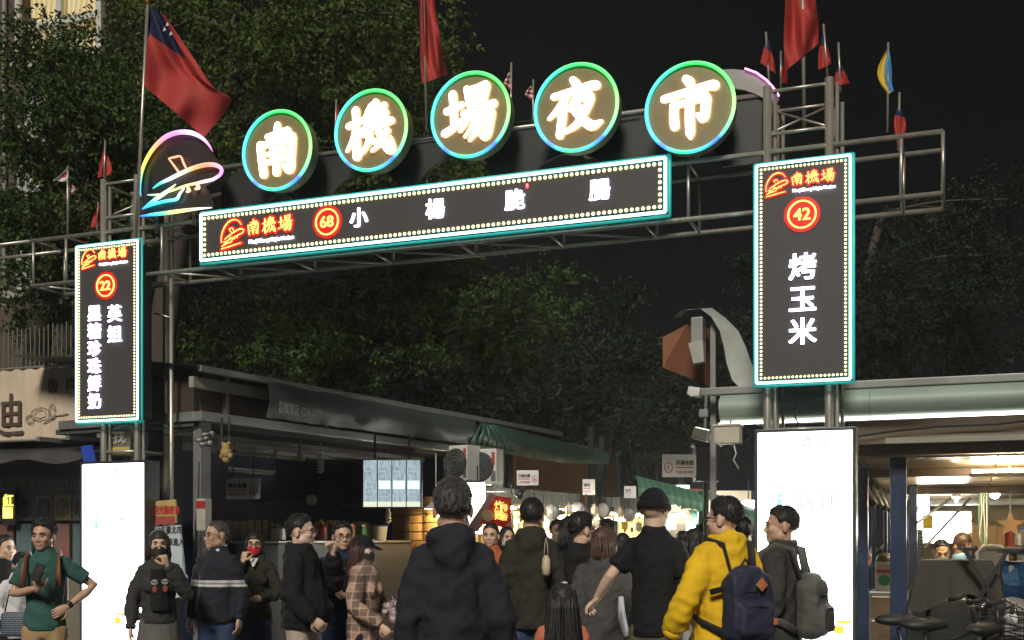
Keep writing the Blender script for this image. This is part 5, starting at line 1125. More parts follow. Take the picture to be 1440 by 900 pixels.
m.grid(tarp_pts, 18, 6); m.grid(lambda i, j: (a.x+.06*i, 1.7+.12*j, a.z-.015*math.sin(i*.9)), 18, 5); m.build('cover', surf('deep blue tarpaulin', (.012,.05,.12), .4, var=.25, scale=4, bump=.3, bscale=12), t, smooth=False)
m = MB(); m.bbox((a.x+.02,1.74,.3),(a.x+1.0,2.28,a.z-.04)); m.build('body', surf('cart grey', (.2,.2,.19), .6), t)
for x in (a.x+.15,a.x+.9): m = MB(); m.loft([(x,1.75,.16),(x,1.82,.16)],.16,18); m.build('wheel', BLACKM, t)
# tub with green sticker on the steel cabinet
t = thing('plastic_canister', 'pale canister with a round green sticker and red band on the steel cabinet', 'canister', gx(1243,2.3), 2.3)
q = GP(1243,832,2.3); zt_ = gz(1243,790,2.3); m = MB(); m.bevbox((q.x,2.45,(q.z+zt_)/2),(.16,.2,zt_-q.z),.02); m.build('body', surf('pale canister', (.45,.42,.36), .5), t)
m = MB(); m.loft([(q.x-.0,2.35,q.z+.1),(q.x-.0,2.346,q.z+.1)],.05,18); m.build('green_sticker', surf('green sticker', (.02,.2,.08), .5), t); m = MB(); m.bbox((q.x-.07,2.345,q.z+.17),(q.x+.07,2.352,q.z+.2)); m.build('red_band', surf('red paint', (.4,.03,.03), .4), t); m = MB(); m.ball((q.x,2.45,zt_+.02),(.08,.1,.06),12,8); m.build('dark_lid', surf('olive lid', (.08,.08,.05), .5), t, smooth=True)
# goods on the shelves
for i in range(16):
    px = 1368+(i%8)*13; lev = (770,812)[i//8]; k_ = (0,4,3,0,2,5,0,1)[(i*3)%8]; z_ = gz(1400,lev,nW-.3)+.016
    good(k_, f'{GOODS[k_][1]} on the {("upper","lower")[i//8]} shelf of the corner stall, {ORD[i%8]} from left', gx(px,nW-.3)+.02, nW-.25, z_, GATE, random.uniform(.16,.3), 'goods on the corner stall shelves')
t = thing('star_ornament', 'wooden five-pointed star hanging at the right of the corner stall', 'star', gx(1421,3.2), 3.2)
q = GP(1421,738,3.2); m = MB(); m.prism([(.13*(1 if k_%2==0 else .42)*math.sin(k_*PI/5), .13*(1 if k_%2==0 else .42)*math.cos(k_*PI/5)) for k_ in range(10)], .03, (q.x,3.2,q.z)); m.build('star', surf('pale wood', (.5,.3,.15), .6), t); m = MB(); m.tube((q.x,3.21,q.z+.12),(q.x,3.21,q.z+.35),.005,5); m.build('string', BLACKM, t)
t = thing('hose_bundle', 'bundle of green and white cords hanging in the corner stall', 'cords', gx(1384,3.0), 3.0)
q = GP(1384,735,3.0)
for k_ in range(7): m = MB(); m.loft([(q.x+.012*(k_-3), 3.0, q.z+.28),(q.x+.015*(k_-3)+.012*math.sin(k_*2),3.0-.02*(k_%2),q.z+.1),(q.x+.014*(k_-3)+.014*math.sin(k_*5),3.0,q.z-.1-.03*(k_%3)),(q.x+.02*math.sin(k_*2),3.0,q.z-.3)],.0065,6); m.build('cord', surf(('green cord','white cord')[k_%2], ((.15,.3,.2),(.55,.55,.5))[k_%2], .6), t, smooth=True)
t = thing('wire_rack', 'small yellow and black grid rack left of the glowing white board', 'rack', gx(1295,3.6), 3.6)
a, b = GP(1290,745,3.6), GP(1302,787,3.6)
for k_ in range(6): m = MB(); x = a.x+(b.x-a.x)*k_/5; m.tube((x,3.6,b.z),(x,3.6,a.z),.004,5); m.build('wire', BLACKM, t)
for k_ in range(9): m = MB(); z_ = b.z+(a.z-b.z)*k_/8; m.tube((a.x,3.6,z_),(b.x,3.6,z_),.004,5); m.build('wire', BLACKM, t)
m = MB(); m.bevbox(((a.x+b.x)/2+.06,3.6,a.z+.08),(.1,.03,.14),.006); m.build('yellow_box', surf('yellow plastic', (.7,.5,.03), .4), t)
for x in (a.x,b.x): m = MB(); m.tube((x,3.6,0),(x,3.6,b.z),.008,6); m.build('leg', BLACKM, t)

# ---- rain hood, boxes, lamp and brackets by the left end of the green fascia
nH = .75
t = thing('rain_hood', 'rusty sheet and curved grey rain hood over a meter box on a post', 'hood', gx(1005,nH), nH)
def poly(name, pts, n_, d, matl): m = MB(); P = [GP(*p, n_) for p in pts]; m.prism([(p.x,p.z) for p in P], d, (0,n_,0)); return m.build(name, matl, t)
RUST = surf('rusty sheet', (.23,.09,.045), .8, var=.4, scale=6, bump=.2, bscale=30, dirt=.5, dcol=(.06,.03,.02))
m = MB(); P = [GP(*p, n_) for p, n_ in (((932,474),nH),((966,456),nH),((998,462),nH+.3),((998,543),nH+.3),((932,517),nH))]; m.add(P+[p+Vector((0,.02,0)) for p in P], [(0,1,2,3,4),(9,8,7,6,5)]+[(i,(i+1)%5,(i+1)%5+5,i+5) for i in range(5)]); m.build('rusty_sheet', RUST, t)
HOODM = surf('grey green hood sheet', (.42,.44,.4), .5, var=.15, scale=3, dirt=.4)
cv = [(947,447),(956,437),(985,434),(1000,445),(1012,465),(1018,488),(1022,512),(1030,535),(1040,545)]
m = MB(); P0 = [GP(*p, nH-.12) for p in cv]; P1 = [GP(p[0]+(10,12,16,20,26,30,34,36,36)[k_], p[1]+(-1,-2,-1,2,0,-2,-3,-2,-2)[k_], nH+.02) for k_, p in enumerate(cv)]
for i in range(len(cv)-1): m.add([P0[i],P0[i+1],P1[i+1],P1[i]], [(0,1,2,3)])
m.build('curved_hood', HOODM, t, smooth=True)
m = MB(); q = GP(982,468,nH-.1); m.bevbox((q.x,nH-.1,q.z),(.1,.14,.24),.01); m.build('meter_box', GALV, t)
m = MB(); a, b = GP(980,482,nH-.12), GP(984,511,nH-.12); m.loft([(a.x,nH-.12,a.z),(b.x,nH-.12,b.z)],[.085,.062],4,twist=PI/4); m.build('lamp_box', surf('grey cream box', (.4,.4,.35), .5, dirt=.3), t)
m = MB(); a = gx(1003,nH); m.bevbox((a,nH,gz(1003,455,nH)/2),(.045,.045,gz(1003,455,nH)),.005); m.build('post', GALV, t)
q0, q1 = GP(975,552,nH-.2), GP(1064,547,nH-.2); m = MB(); m.bevbox(((q0.x+q1.x)/2,nH-.2,(q0.z+q1.z)/2),((q1-q0).length,.05,.05),.006); m.build('arm', GALV, t); m = MB(); m.bevbox((q0.x+.02,nH-.22,q0.z),(.1,.14,.07),.01,Matrix.Rotation(.2,3,'Y')); m.build('arm_head', WHITEP, t)
t = thing('flood_lamp', 'unlit silver flood lamp left of the cream cable box', 'lamp', gx(987,nF), nF-.1)
q = GP(987,611,nF-.1); m = MB(); rt = Matrix.Rotation(.25,3,'Y'); m.bevbox((q.x,nF-.1,q.z),(.13,.1,.1),.012,rt); m.build('housing', STAIN, t); m = MB(); m.bevbox((q.x,nF-.155,q.z),(.11,.012,.08),.003,rt); m.build('lens', surf('dark lens glass', (.15,.15,.14), .1, .3), t); m = MB(); m.tube((q.x+.02,nF-.08,q.z+.04),(q.x+.03,nF-.08,q.z+.32),.012,6); m.bevbox((q.x+.01,nF-.08,q.z+.17),(.07,.05,.06),.005); m.build('bracket', GALV, t)
t = thing('cable_box', 'cream cable box with a dangling wire at the end of the green fascia', 'box', gx(1024,nF), nF-.12)
q = GP(1024,612,nF-.12); m = MB(); m.bevbox((q.x,nF-.12,q.z),(.20,.14,.14),.012); m.build('box', CREAM, t); m = MB(); m.bevbox((q.x,nF-.12,q.z+.075),(.22,.16,.02),.005); m.build('lid', CREAM, t)
m = MB(); m.loft([(q.x+.05,nF-.16,q.z-.07),(q.x+.07,nF-.16,q.z-.15),(q.x+.05,nF-.17,q.z-.2),(q.x+.09,nF-.16,q.z-.27)],.005,5); m.build('wire', surf('white wire', (.6,.6,.58), .5), t, smooth=True); m = MB(); m.tube((q.x,nF-.1,q.z+.07),(q.x,nF,zb),.01,5); m.build('bracket', GALV, t)
t = thing('overhead_cable', 'slack cable running from the right light box to the stall beam', 'cable', gx(1200,.3), .3)
m = MB(); m.loft([tuple(GP(*p,.7)) for p in ((1190,617),(1215,612),(1260,606),(1320,600),(1400,597),(1460,590))],.008,6); m.build('cable', BLACKM, t, smooth=True); m = MB(); q = GP(1200,612,.7); m.bevbox((q.x,.7,q.z),(.05,.05,.04),.005); m.build('junction', GALV, t)

# ------------------------------------------------------------------ parked bicycles
RUB = surf('tyre rubber', (.015,.015,.016), .7); CHROME = surf('bicycle chrome', (.7,.7,.7), .15, 1., var=.05)
def bicycle(label, s, n, ang, col, lamp=True):
    t = thing('bicycle', label, 'bicycle', s, n, 0, 'bicycles parked at the corner stall'); t.rotation_euler = (0.06,0,-TH+ang); OFF[t.name] = (0,0,0)
    fm = surf('bicycle frame '+label[:18], col, .3, .2, var=.1)
    for x in (-.52,.52):
        m = MB(); m.loft([(x+.33*math.cos(a*PI/16),0,.34+.33*math.sin(a*PI/16)) for a in range(33)],.018,6,cap=False); w = m.build('wheel', RUB, t, smooth=True)
        m = MB(); m.loft([(x+.305*math.cos(a*PI/16),0,.34+.305*math.sin(a*PI/16)) for a in range(33)],.009,5,cap=False); m.build('rim', CHROME, w, smooth=True)
        m = MB()
        for a in range(12): m.tube((x,0,.34),(x+.3*math.cos(a*PI/6),0,.34+.3*math.sin(a*PI/6)),.0015,3)
        ob = m.build('spokes', CHROME, w); ob['kind'] = 'stuff'
        m = MB(); m.loft([(x+.37*math.cos(a*PI/12),0,.34+.37*math.sin(a*PI/12)) for a in range(1,9)],[(.03,.012)]*8,6); m.build('mudguard', fm, t, smooth=True)
    def tb(nm, a, b, r=.017): m = MB(); m.tube(a,b,r,8); return m.build(nm, fm, t, smooth=True)
    tb('down_tube',(.38,0,.78),(-.06,0,.3)); tb('top_tube',(.37,0,.84),(-.18,0,.62)); tb('seat_tube',(-.06,0,.3),(-.22,0,.86)); tb('chain_stay',(-.06,0,.3),(-.52,0,.34),.012); tb('seat_stay',(-.18,0,.66),(-.52,0,.34),.01); tb('fork',(.37,0,.84),(.52,0,.34),.014); tb('stem',(.37,0,.84),(.33,0,1.02),.014)
    m = MB(); m.loft([(.3,-.29,1.05),(.36,-.2,1.08),(.35,-.06,1.03),(.34,0,1.02),(.35,.06,1.03),(.36,.2,1.08),(.3,.29,1.05)],.012,8); hb = m.build('handlebar', CHROME, t, smooth=True)
    for y in (-.25,.25): m = MB(); m.loft([(.27,y*1.18,1.04),(.335,y*.85,1.07)],.018,8); m.build('grip', RUB, hb, smooth=True)
    m = MB(); m.ball((-.25,0,.92),(.15,.085,.045),14,8); m.loft([(-.2,0,.92),(-.05,0,.915)],[.06,.025],10); m.build('saddle', surf('black saddle', (.02,.02,.02), .5), t, smooth=True)
    m = MB(); m.bevbox((-.55,0,.72),(.34,.14,.02),.005); m.build('carrier', BLACKM, t)
    m = MB(); m.loft([(-.06,.05,.3),(-.06,.06,.3)],.09,18); m.tube((-.06,.06,.3),(-.02,.07,.14),.01,6); m.tube((-.06,-.06,.3),(-.1,-.07,.46),.01,6); m.bevbox((-.02,.11,.14),(.08,.07,.02),.004); m.bevbox((-.1,-.11,.46),(.08,.07,.02),.004); m.build('crank', CHROME, t)
    m = MB(); m.tube((-.15,.05,.28),(-.22,.16,.0),.01,6); m.build('stand', CHROME, t)
    if lamp: m = MB(); m.loft([(.4,0,.95),(.46,0,.95),(.475,0,.95)],[.03,.05,.045],14); m.build('headlamp', WHITEP, t, smooth=True)
    m = MB(); m.loft([(.56,-.16,.78),(.56,.16,.78)],.02,6)
    bk = MB()
    for z_ in (.80,.86,.92,.98): bk.loft([(.42,-.17,z_),(.70,-.18,z_),(.70,.18,z_),(.42,.17,z_),(.42,-.17,z_)],.004,4)
    for k_ in range(8): y = -.16+.32*k_/7; bk.tube((.70,y,.78),(.70,y,.99),.003,4); bk.tube((.43,y,.78),(.70,y,.78),.003,4)
    ob = bk.build('basket', BLACKM, t)
    return t
bicycle('black bicycle with white lamp in front of the draped table', gx(1335,.15), .25, .5, (.02,.02,.022)); bicycle('dark bicycle at the right picture edge with its handlebar turned', gx(1400,.0), .05, 1.0, (.03,.03,.035)); bicycle('dark bicycle parked nearest the right navy post', gx(1300,.6), .65, .35, (.02,.025,.03), False)
# ================================================================== PEOPLE
def remesh(mb, voxel, it=3, fac=.5):
    me = mb.mesh('tmp', surf('dark shop wall', (.03,.03,.033)))
    ob = bpy.data.objects.new('tmp', me); COL.objects.link(ob)
    r = ob.modifiers.new('r', 'REMESH'); r.mode = 'VOXEL'; r.voxel_size = voxel
    if it: s = ob.modifiers.new('s', 'SMOOTH'); s.iterations = it; s.factor = fac
    dg = bpy.context.evaluated_depsgraph_get(); ev = ob.evaluated_get(dg); em = ev.to_mesh()
    n = len(em.vertices); V = np.empty(n*3, np.float32); em.vertices.foreach_get('co', V); V = V.reshape(-1, 3).astype(float)
    N = np.empty(n*3, np.float32); em.vertices.foreach_get('normal', N); N = N.reshape(-1, 3).astype(float)
    Fc = [tuple(p.vertices) for p in em.polygons]
    ev.to_mesh_clear(); bpy.data.objects.remove(ob); bpy.data.meshes.remove(me)
    return V, Fc, N
def folds(V, N, amp, seed, fx=7., fz=5.):
    out = V.copy()
    for i in range(len(V)):
        x, y, z = V[i]
        a = noise.noise(Vector((x*fx+seed, y*fx, z*fz+seed))); b = noise.noise(Vector((x*15+z*11, y*15+seed, z*17-abs(x)*9)))
        out[i] += N[i]*amp*((1-abs(a)*2.6)*.6+b*.7-.3)
    return out
def mesh_obj(name, V, Fc, mats, parent, mi=None):
    me = bpy.data.meshes.new(name); me.from_pydata([tuple(v) for v in V], [], Fc)
    for m in (mats if isinstance(mats, (list, tuple)) else [mats]): me.materials.append(m)
    if mi is not None: me.polygons.foreach_set('material_index', mi)
    me.polygons.foreach_set('use_smooth', [True]*len(me.polygons)); me.update()
    ob = bpy.data.objects.new(name, me); COL.objects.link(ob); ob.parent = parent; return ob
# ---- head, face towards -Y, eye line at z = 0
def head_template(fem):
    m = MB()
    m.ball((0,.014,.026), (.075,.095,.087), 24, 16); m.ball((0,-.03,-.035), (.062,.062,.078), 20, 14)
    m.ball((0,-.056,-.088), (.03,.032,.026), 14, 10)
    for s in (-1, 1):
        m.ball((s*.043,-.01,-.062), (.026,.04,.034), 12, 8); m.ball((s*.037,-.06,-.026), (.026,.026,.026), 12, 8)
        m.ball((s*.077,.016,-.014), (.0085,.02,.032), 12, 8, Matrix.Rotation(s*.35,3,'Z')); m.ball((s*.0115,-.095,-.034), (.0085,.01,.0075), 8, 6)
    m.ball((0,-.078,.02), (.05,.014,.011), 16, 8)
    m.loft([(0,-.084,.012),(0,-.092,-.012),(0,-.1015,-.031),(0,-.092,-.037)], [.008,.0085,.0105,.008], 10)
    m.ball((0,-.0845,-.064), (.021,.010,.006), 14, 8); m.ball((0,-.0825,-.074), (.017,.010,.007), 14, 8)
    r = .049 if fem else .057
    m.loft([(0,.008,-.05),(0,.015,-.11),(0,.017,-.14),(0,.018,-.165)], [r*1.02,r*.97,r*.97,r*.97], 18)
    V, Fc, N = remesh(m, .0055, 2, .5)
    mi = []
    for f in Fc:
        c = V[list(f)].mean(0); mi.append(1 if (abs(c[0]) < .024 and -.083 < c[2] < -.059 and c[1] < -.084) else 0)
    return V, Fc, mi
HEADS = {False: head_template(False), True: head_template(True)}
def skin(name, col):
    if name in MATS: return MATS[name]
    m = surf(name, col, .5, var=.12, scale=30, bump=.08, bscale=200); b = m.node_tree.nodes['Principled BSDF']
    b.inputs['Subsurface Weight'].default_value = .08; b.inputs['Subsurface Radius'].default_value = (.012,.005,.003); return m
SK = [skin('light skin', (.58,.38,.27)), skin('tan skin', (.5,.31,.21)), skin('fair skin', (.64,.45,.34))]
LIP = surf('lip', (.42,.22,.17), .4, var=.1); EYEM = surf('eye dark', (.02,.015,.012), .15, var=0); EYEW = surf('eye white', (.32,.3,.28), .25, var=.05)
def hairmat(name, col):
    if name in MATS: return MATS[name]
    m = surf(name, col, .5, var=.4, scale=60, bump=.5, bscale=110, stretch=(1,1,.12)); return m
BLK = hairmat('black hair', (.012,.011,.011)); BRN = hairmat('brown hair', (.06,.03,.018)); DBR = hairmat('dark brown hair', (.022,.014,.011)); GRY = hairmat('greying hair', (.06,.055,.05))
def lerpk(keys, a):
    a = abs((a+180) % 360-180)
    for (x0, y0), (x1, y1) in zip(keys, keys[1:]):
        if x0 <= a <= x1: return y0+(y1-y0)*(a-x0)/(x1-x0)
    return keys[-1][1]
LINES = {'short': [(0,36),(35,30),(58,16),(72,-14),(84,0),(100,-4),(118,-26),(150,-40),(180,-42)],
         'long': [(0,42),(22,34),(40,8),(55,-20),(70,-38),(100,-50),(180,-60)], 'fringe': [(0,12),(30,10),(45,0),(60,-28),(100,-48),(180,-60)]}
def hair(style, mat, seed, parent, M, th=.12, near=True):
    rnd = random.Random(seed); m = MB(); keys = LINES['short' if style in ('short','crop','quiff') else ('fringe' if style in ('fringe','bobfringe') else 'long')]
    NA, NE = 56, 26; c0 = Vector((0,.014,.026)); R_ = Vector((.0765,.0965,.0885))
    def pt(az, el):
        ln = lerpk(keys, az)+3*noise.noise(Vector((az*.09, seed, 0))); t = max(0, min(1, (el-ln)/7)); t = t*t*(3-2*t)
        a, e = math.radians(az), math.radians(el); d = Vector((math.sin(a)*math.cos(e), -math.cos(a)*math.cos(e), math.sin(e)))
        top = max(0, d.z); k = th*(.55+.75*top); 
        if style == 'quiff': k += .16*max(0, d.z)*max(0, -d.y+.25)
        if style == 'crop': k *= .5
        k += .035*noise.noise(Vector((az*.12, el*.02+seed, seed)))*t+.02*noise.noise(d*14+Vector((seed,0,0)))
        r = .90+(.10+k)*t
        return c0+Vector((d.x*R_.x*r, d.y*R_.y*r, d.z*R_.z*r))
    vs = []; fs = []
    for j in range(NE+1):
        el = 90-158*j/NE
        for i in range(NA): vs.append(pt(360*i/NA, el))
    for j in range(NE):
        for i in range(NA): fs.append((j*NA+i, (j+1)*NA+i, (j+1)*NA+(i+1)%NA, j*NA+(i+1)%NA))
    m.add(vs, fs)
    if style in ('short','quiff','crop','fringe'):
        for _ in range((680 if style != 'crop' else 380) if near else 90):
            az = rnd.uniform(0,360); lo = lerpk(keys, az); el = lo+(88-lo)*rnd.random()**.7; p = pt(az, el); q = pt(az+rnd.uniform(-14,14), max(el-rnd.uniform(12,26), lo-5)); n = (p-c0).normalized(); l = rnd.uniform(.001,.0075)*(1 if style != 'crop' else .5)
            m.loft([p-n*.002, p.lerp(q,.55)+n*(l*.8+.0025), q+n*(l+.0005)], [.0024,.0022,.0004], 3)
    L = {'long': .36, 'bob': .115, 'bobfringe': .12, 'waist': .42, 'tied': .0}.get(style, 0)
    if style == 'fringe' : L = 0
    if L:
        for i in range(90 if near else 45):
            az = rnd.uniform(56, 304); p = pt(az, rnd.uniform(0,45)); a = math.radians(az); o = Vector((math.sin(a), -math.cos(a), 0))
            ln = L*rnd.uniform(.82,1.08); z1 = -.03; w = rnd.uniform(.008,.014)
            rr_ = rnd.uniform(.9,1.08); b = Vector((o.x*.085*rr_, .02+o.y*.09*rr_, z1)); e = Vector((o.x*(.088 if L > .2 else .09)+rnd.uniform(-.008,.008), .028+o.y*.09+rnd.uniform(-.008,.008), z1-ln))
            if L > .2: e.x *= 1.25; e.y = e.y*.8+.05
            m.loft([p, b, b.lerp(e,.5)+o*.008, e], [(w*.7,.006),(w,.008),(w,.007),(w*.3,.002)], 5, up=o)
    if style == 'tied':
        m.loft([(0,.1,.02),(0,.15,-.02),(.01,.17,-.12),(0,.16,-.26)], [.025,.04,.035,.008], 8)
    V = [M @ Vector(v) for v in m.v]
    return mesh_obj('hair', V, m.f, mat, parent)
def hand(m, w, d, pn, curl, sgn, k=1.):
    """palm, four unequal fingers bent at three joints, thumb leaving the side of the palm"""
    w, d, pn = Vector(w), Vector(d).normalized(), Vector(pn); pn = (pn-d*pn.dot(d)).normalized(); lat = d.cross(pn)*sgn
    up = lat
    m.loft([w-d*.04, w, w+d*.03, w+d*.065, w+d*.093], [(.024,.02),(.026,.019),(.038,.018),(.042,.016),(.038,.013)], 10, up=up)
    for i, (o, ln) in enumerate(((.030,.066),(.010,.076),(-.010,.071),(-.029,.056))):
        b = w+d*.086+lat*o; c = curl*(1+.12*i); dirs = d; pts = [b-d*.01, b]
        for s in (.42,.32,.26):
            ax = dirs.cross(pn) if dirs.cross(pn).length > 1e-3 else lat
            dirs = (Quaternion(lat*sgn, 0) @ dirs); dirs = (dirs*math.cos(c)+ (lat.cross(dirs)*(1 if lat.cross(dirs).dot(pn) > 0 or True else 1))*0+pn_rot(dirs, pn, c)).normalized()
            pts.append(pts[-1]+dirs*ln*s)
        m.loft(pts, [.0092,.0092,.0085,.0078,.0058], 7)
    t0 = w+d*.022+lat*.03; t1 = t0+(d*.55+lat*.8+pn*.25).normalized()*.038; t2 = t1+(d*.85+lat*.25+pn*(.3+curl*.4)).normalized()*.032; t3 = t2+(d*.9-lat*.1+pn*(.2+curl*.5)).normalized()*.024
    m.loft([t0-lat*.012, t0, t1, t2, t3], [.013,.0145,.0115,.0095,.006], 8)
def pn_rot(dv, pn, a):
    q = (pn-dv*pn.dot(dv))
    if q.length < .05: q = -dv.orthogonal()
    return q.normalized()*math.sin(a)
CLOTH = {}
def cloth(name, col, rough=.85, bump=.25, sheen=.15):
    return surf('cloth '+name, col, rough, var=.22, scale=9, bump=.55, bscale=26, spec=.18, stretch=(1,1,.7))
HANG = lambda s, o=0.: dict(e=(s*(.205+o*.8),.03,1.12), w=(s*(.215+o),-.05,.885), d=(s*.02,-.12,-1), pn=(-s,0,0), curl=.35)
def part(t, name, mb, mat, smooth=True): ob = mb.build(name, mat, t, smooth, off=(0,0,0)); return ob
def person(label, px, ytop, scale, yaw, top, bottom, hairst, fem=False, skin_i=0, arms=None, headyaw=0, headpitch=0, bw=1., belly=0., topkind='jacket', long_sleeve=True,
           hood=False, collar=False, face=True, near=True, hem=.86, seed=0, skirt=None, topmat=None, hairmat_=None, lean=0., ease=0., th=.12, shorts=False, child=False):
    Y = F/scale; H = CH+(HY-ytop)/scale; k = H/1.735
    base = W(px, HY, Y); base.z = 0
    t = thingw('person', label, 'person', base, math.radians(yaw)); t.scale = (k,k,k)
    vox = .014 if near else .02
    bw *= .93; ease -= .006
    ar = {}
    for s in (-1, 1): ar[s] = (arms or {}).get(s) or HANG(s)
    ly = lambda z: -lean*max(0, z-.95)
    # --- body: one surface from feet to neck, joined to the head and the hands
    m = MB()
    m.loft([(0,.0,.80),(0,.0,.92),(0,.0,1.06),(0,ly(1.2),1.2),(0,ly(1.33),1.33),(0,ly(1.41)+.005,1.41),(0,ly(1.46)+.012,1.46),(0,ly(1.52)+.014,1.52)],
           [(.13*bw,.09),(.14*bw,.092),(.125*bw,.085),(.132*bw,.088),(.132*bw,.082),(.11*bw,.07),(.056,.052),(.05,.05)], 18, up=(1,0,0))
    for s in (-1, 1):
        m.loft([(s*.09*bw,0,.86),(s*.098*bw,-.01,.66),(s*.1*bw,-.008,.48),(s*.102*bw,.015,.3),(s*.104*bw,.02,.09)], [.082,.072,.052,.05,.036], 12)
        m.loft([(s*.104*bw,.05,.045),(s*.108*bw,-.02,.05),(s*.112*bw,-.15,.03)], [(.036,.04),(.042,.04),(.036,.025)], 10)
        a = ar[s]; S = Vector((s*.143*bw, ly(1.4), 1.385)); Ee, Ww = Vector(a['e']), Vector(a['w'])
        m.loft([(s*.08*bw, ly(1.4), 1.39), S, S.lerp(Ee,.45), Ee, Ee.lerp(Ww,.3), Ww], [.046,.047,.043,.037,.038,.025], 12)
    V, Fc, N = remesh(m, vox, 2, .4); nb = len(V); V = [tuple(v) for v in V]; Fc = list(Fc); mi = [0]*len(Fc)
    hp = Vector((0, ly(1.6)+.0, 1.735-.123))
    hs_ = 1.03 if fem else 1.07
    if child: hs_ = 1.25
    piv = Matrix.Translation((0,.025,-.12))
    HM = Matrix.Translation(hp) @ piv @ Matrix.Rotation(math.radians(headyaw),4,'Z') @ Matrix.Rotation(math.radians(headpitch),4,'X') @ piv.inverted() @ Matrix.Scale(hs_,4)
    hv, hf, hm = HEADS[fem]; o = len(V)
    V += [tuple(HM @ Vector(v)) for v in hv]; Fc += [tuple(i+o for i in f) for f in hf]; mi += hm
    hm_ = MB()
    for s in (-1, 1): a = ar[s]; hand(hm_, a['w'], a['d'], a['pn'], a['curl'], s)
    o = len(V); V += hm_.v; Fc += [tuple(i+o for i in f) for f in hm_.f]; mi += [0]*len(hm_.f)
    mesh_obj('body', V, Fc, [SK[skin_i], LIP], t, mi)
    # --- face
    if face:
        for s in (-1, 1):
            e = MB(); e.ball((s*.031,-.0835,.0), (.013,.006,.0044), 12, 8); ob = mesh_obj('eye', [HM @ Vector(v) for v in e.v], e.f, EYEW, t)
            e = MB(); e.ball((s*.031,-.0885,.0), (.006,.0025,.0044), 10, 6); mesh_obj('iris', [HM @ Vector(v) for v in e.v], e.f, EYEM, ob)
            e = MB(); e.loft([(s*.014,-.0925,.02),(s*.03,-.0915,.0245),(s*.048,-.08,.021)], [(.0045,.003),(.005,.003),(.0025,.002)], 6); mesh_obj('eyebrow', [HM @ Vector(v) for v in e.v], e.f, BLK, t)
    if hairst: hair(hairst, hairmat_ or BLK, seed+1, t, HM, th, near)
    # --- upper garment
    m = MB(); e = max(ease,.004)+(.002 if topkind == 'tee' else .012)
    secs = [(hem,.163,.112),(hem+.06,.166,.114),(1.02,.152,.106),(1.12,.148,.105),(1.23,.156,.11),(1.33,.16,.108),(1.395,.146,.098),(1.447,.108,.086),(1.482,.08,.075),(1.515,.07,.068)]
    pts = []; rad = []
    for z, rx, ry in secs:
        bl = belly*math.exp(-((z-1.02)/.14)**2); pts.append((0, ly(z)-bl*.5+(.014 if z > 1.4 else 0), z)); rad.append(((rx+e)*bw*(1.04 if fem and z < .95 else 1)+bl*.3, ry+e+bl*.6))
    m.loft(pts, rad, 24, up=(1,0,0))
    if fem:
        for s in (-1, 1): m.ball((s*.075, ly(1.27)-.085-e, 1.255), (.065,.055,.07), 12, 8)
    for s in (-1, 1):
        a = ar[s]; S = Vector((s*.148*bw, ly(1.4), 1.385)); Ee, Ww = Vector(a['e']), Vector(a['w'])
        if long_sleeve: m.loft([(s*.06*bw, ly(1.39), 1.40), S, S.lerp(Ee,.35), S.lerp(Ee,.75), Ee, Ee.lerp(Ww,.3), Ee.lerp(Ww,.7), Ee.lerp(Ww,.95)], [.062+e*.5,.061+e*.6,.056+e*.8,.051+e,.05+e,.047+e,.042+e,.037+e*.6], 14)
        else: m.loft([(s*.06*bw, ly(1.39), 1.40), S, S.lerp(Ee,.35), S.lerp(Ee,.72)], [.062+e*.5,.061+e*.6,.06+e,.062+e*1.3], 14)
    if hood:
        m.ball((0, ly(1.47)+.07, 1.475), (.115,.055,.07), 18, 12, Matrix.Rotation(-.35,3,'X')); m.ball((0, ly(1.4)+.11, 1.40), (.085,.035,.07), 14, 10)
        m.loft([(.085*math.cos(q*PI/8), ly(1.47)+.02-.085*math.sin(q*PI/8), 1.50+.012*math.sin(q*PI/8)-.05*max(0,math.sin(q*PI/8))) for q in range(17)], .026, 8)
    elif collar: m.loft([(.073*math.cos(q*PI/8), ly(1.48)+.012-.07*math.sin(q*PI/8), 1.505-.02*max(0,math.sin(q*PI/8))) for q in range(17)], .017, 8)
    V, Fc, N = remesh(m, vox, 3, .5); V = folds(V, N, .017 if long_sleeve else .012, seed*3.7)
    tn = {'jacket':'jacket','tee':'t_shirt','hoodie':'hoodie','sweater':'sweater','shirt':'shirt'}[topkind]
    mesh_obj(tn, V, Fc, topmat or top, t)
    if near:
        for s in ((-1, 1) if (long_sleeve and topkind in ('hoodie','jacket','sweater')) else ()):
            a = ar[s]; Ee, Ww = Vector(a['e']), Vector(a['w']); d_ = (Ww-Ee).normalized(); c_ = Ee.lerp(Ww,.93); rr = .036+e*.6
            mm = MB(); mm.loft([c_-d_*.02, c_-d_*.012, c_+d_*.012, c_+d_*.022], [rr*.9,rr*1.02,rr*.98,rr*.8], 16); part(t, 'cuff', mm, topmat or top)
        mm = MB(); rx_, ry_ = rad[0]; mm.loft([(0,pts[0][1],hem-.012),(0,pts[0][1],hem-.006),(0,pts[0][1],hem+.035),(0,pts[0][1],hem+.045)], [(rx_*.95,ry_*.95),(rx_*1.0,ry_*1.0),(rx_*1.0,ry_*1.0),(rx_*.96,ry_*.96)], 28, up=(1,0,0)); part(t, 'hem_band', mm, topmat or top)
    # --- trousers or skirt, shoes
    m = MB(); b_ = belly*.3
    m.loft([(0,0,.965),(0,0,.92),(0,0,.84),(0,0,.79)], [(.142*bw+b_,.098+b_),(.152*bw+b_,.104+b_),(.16*bw,.112),(.14*bw,.1)], 20, up=(1,0,0))
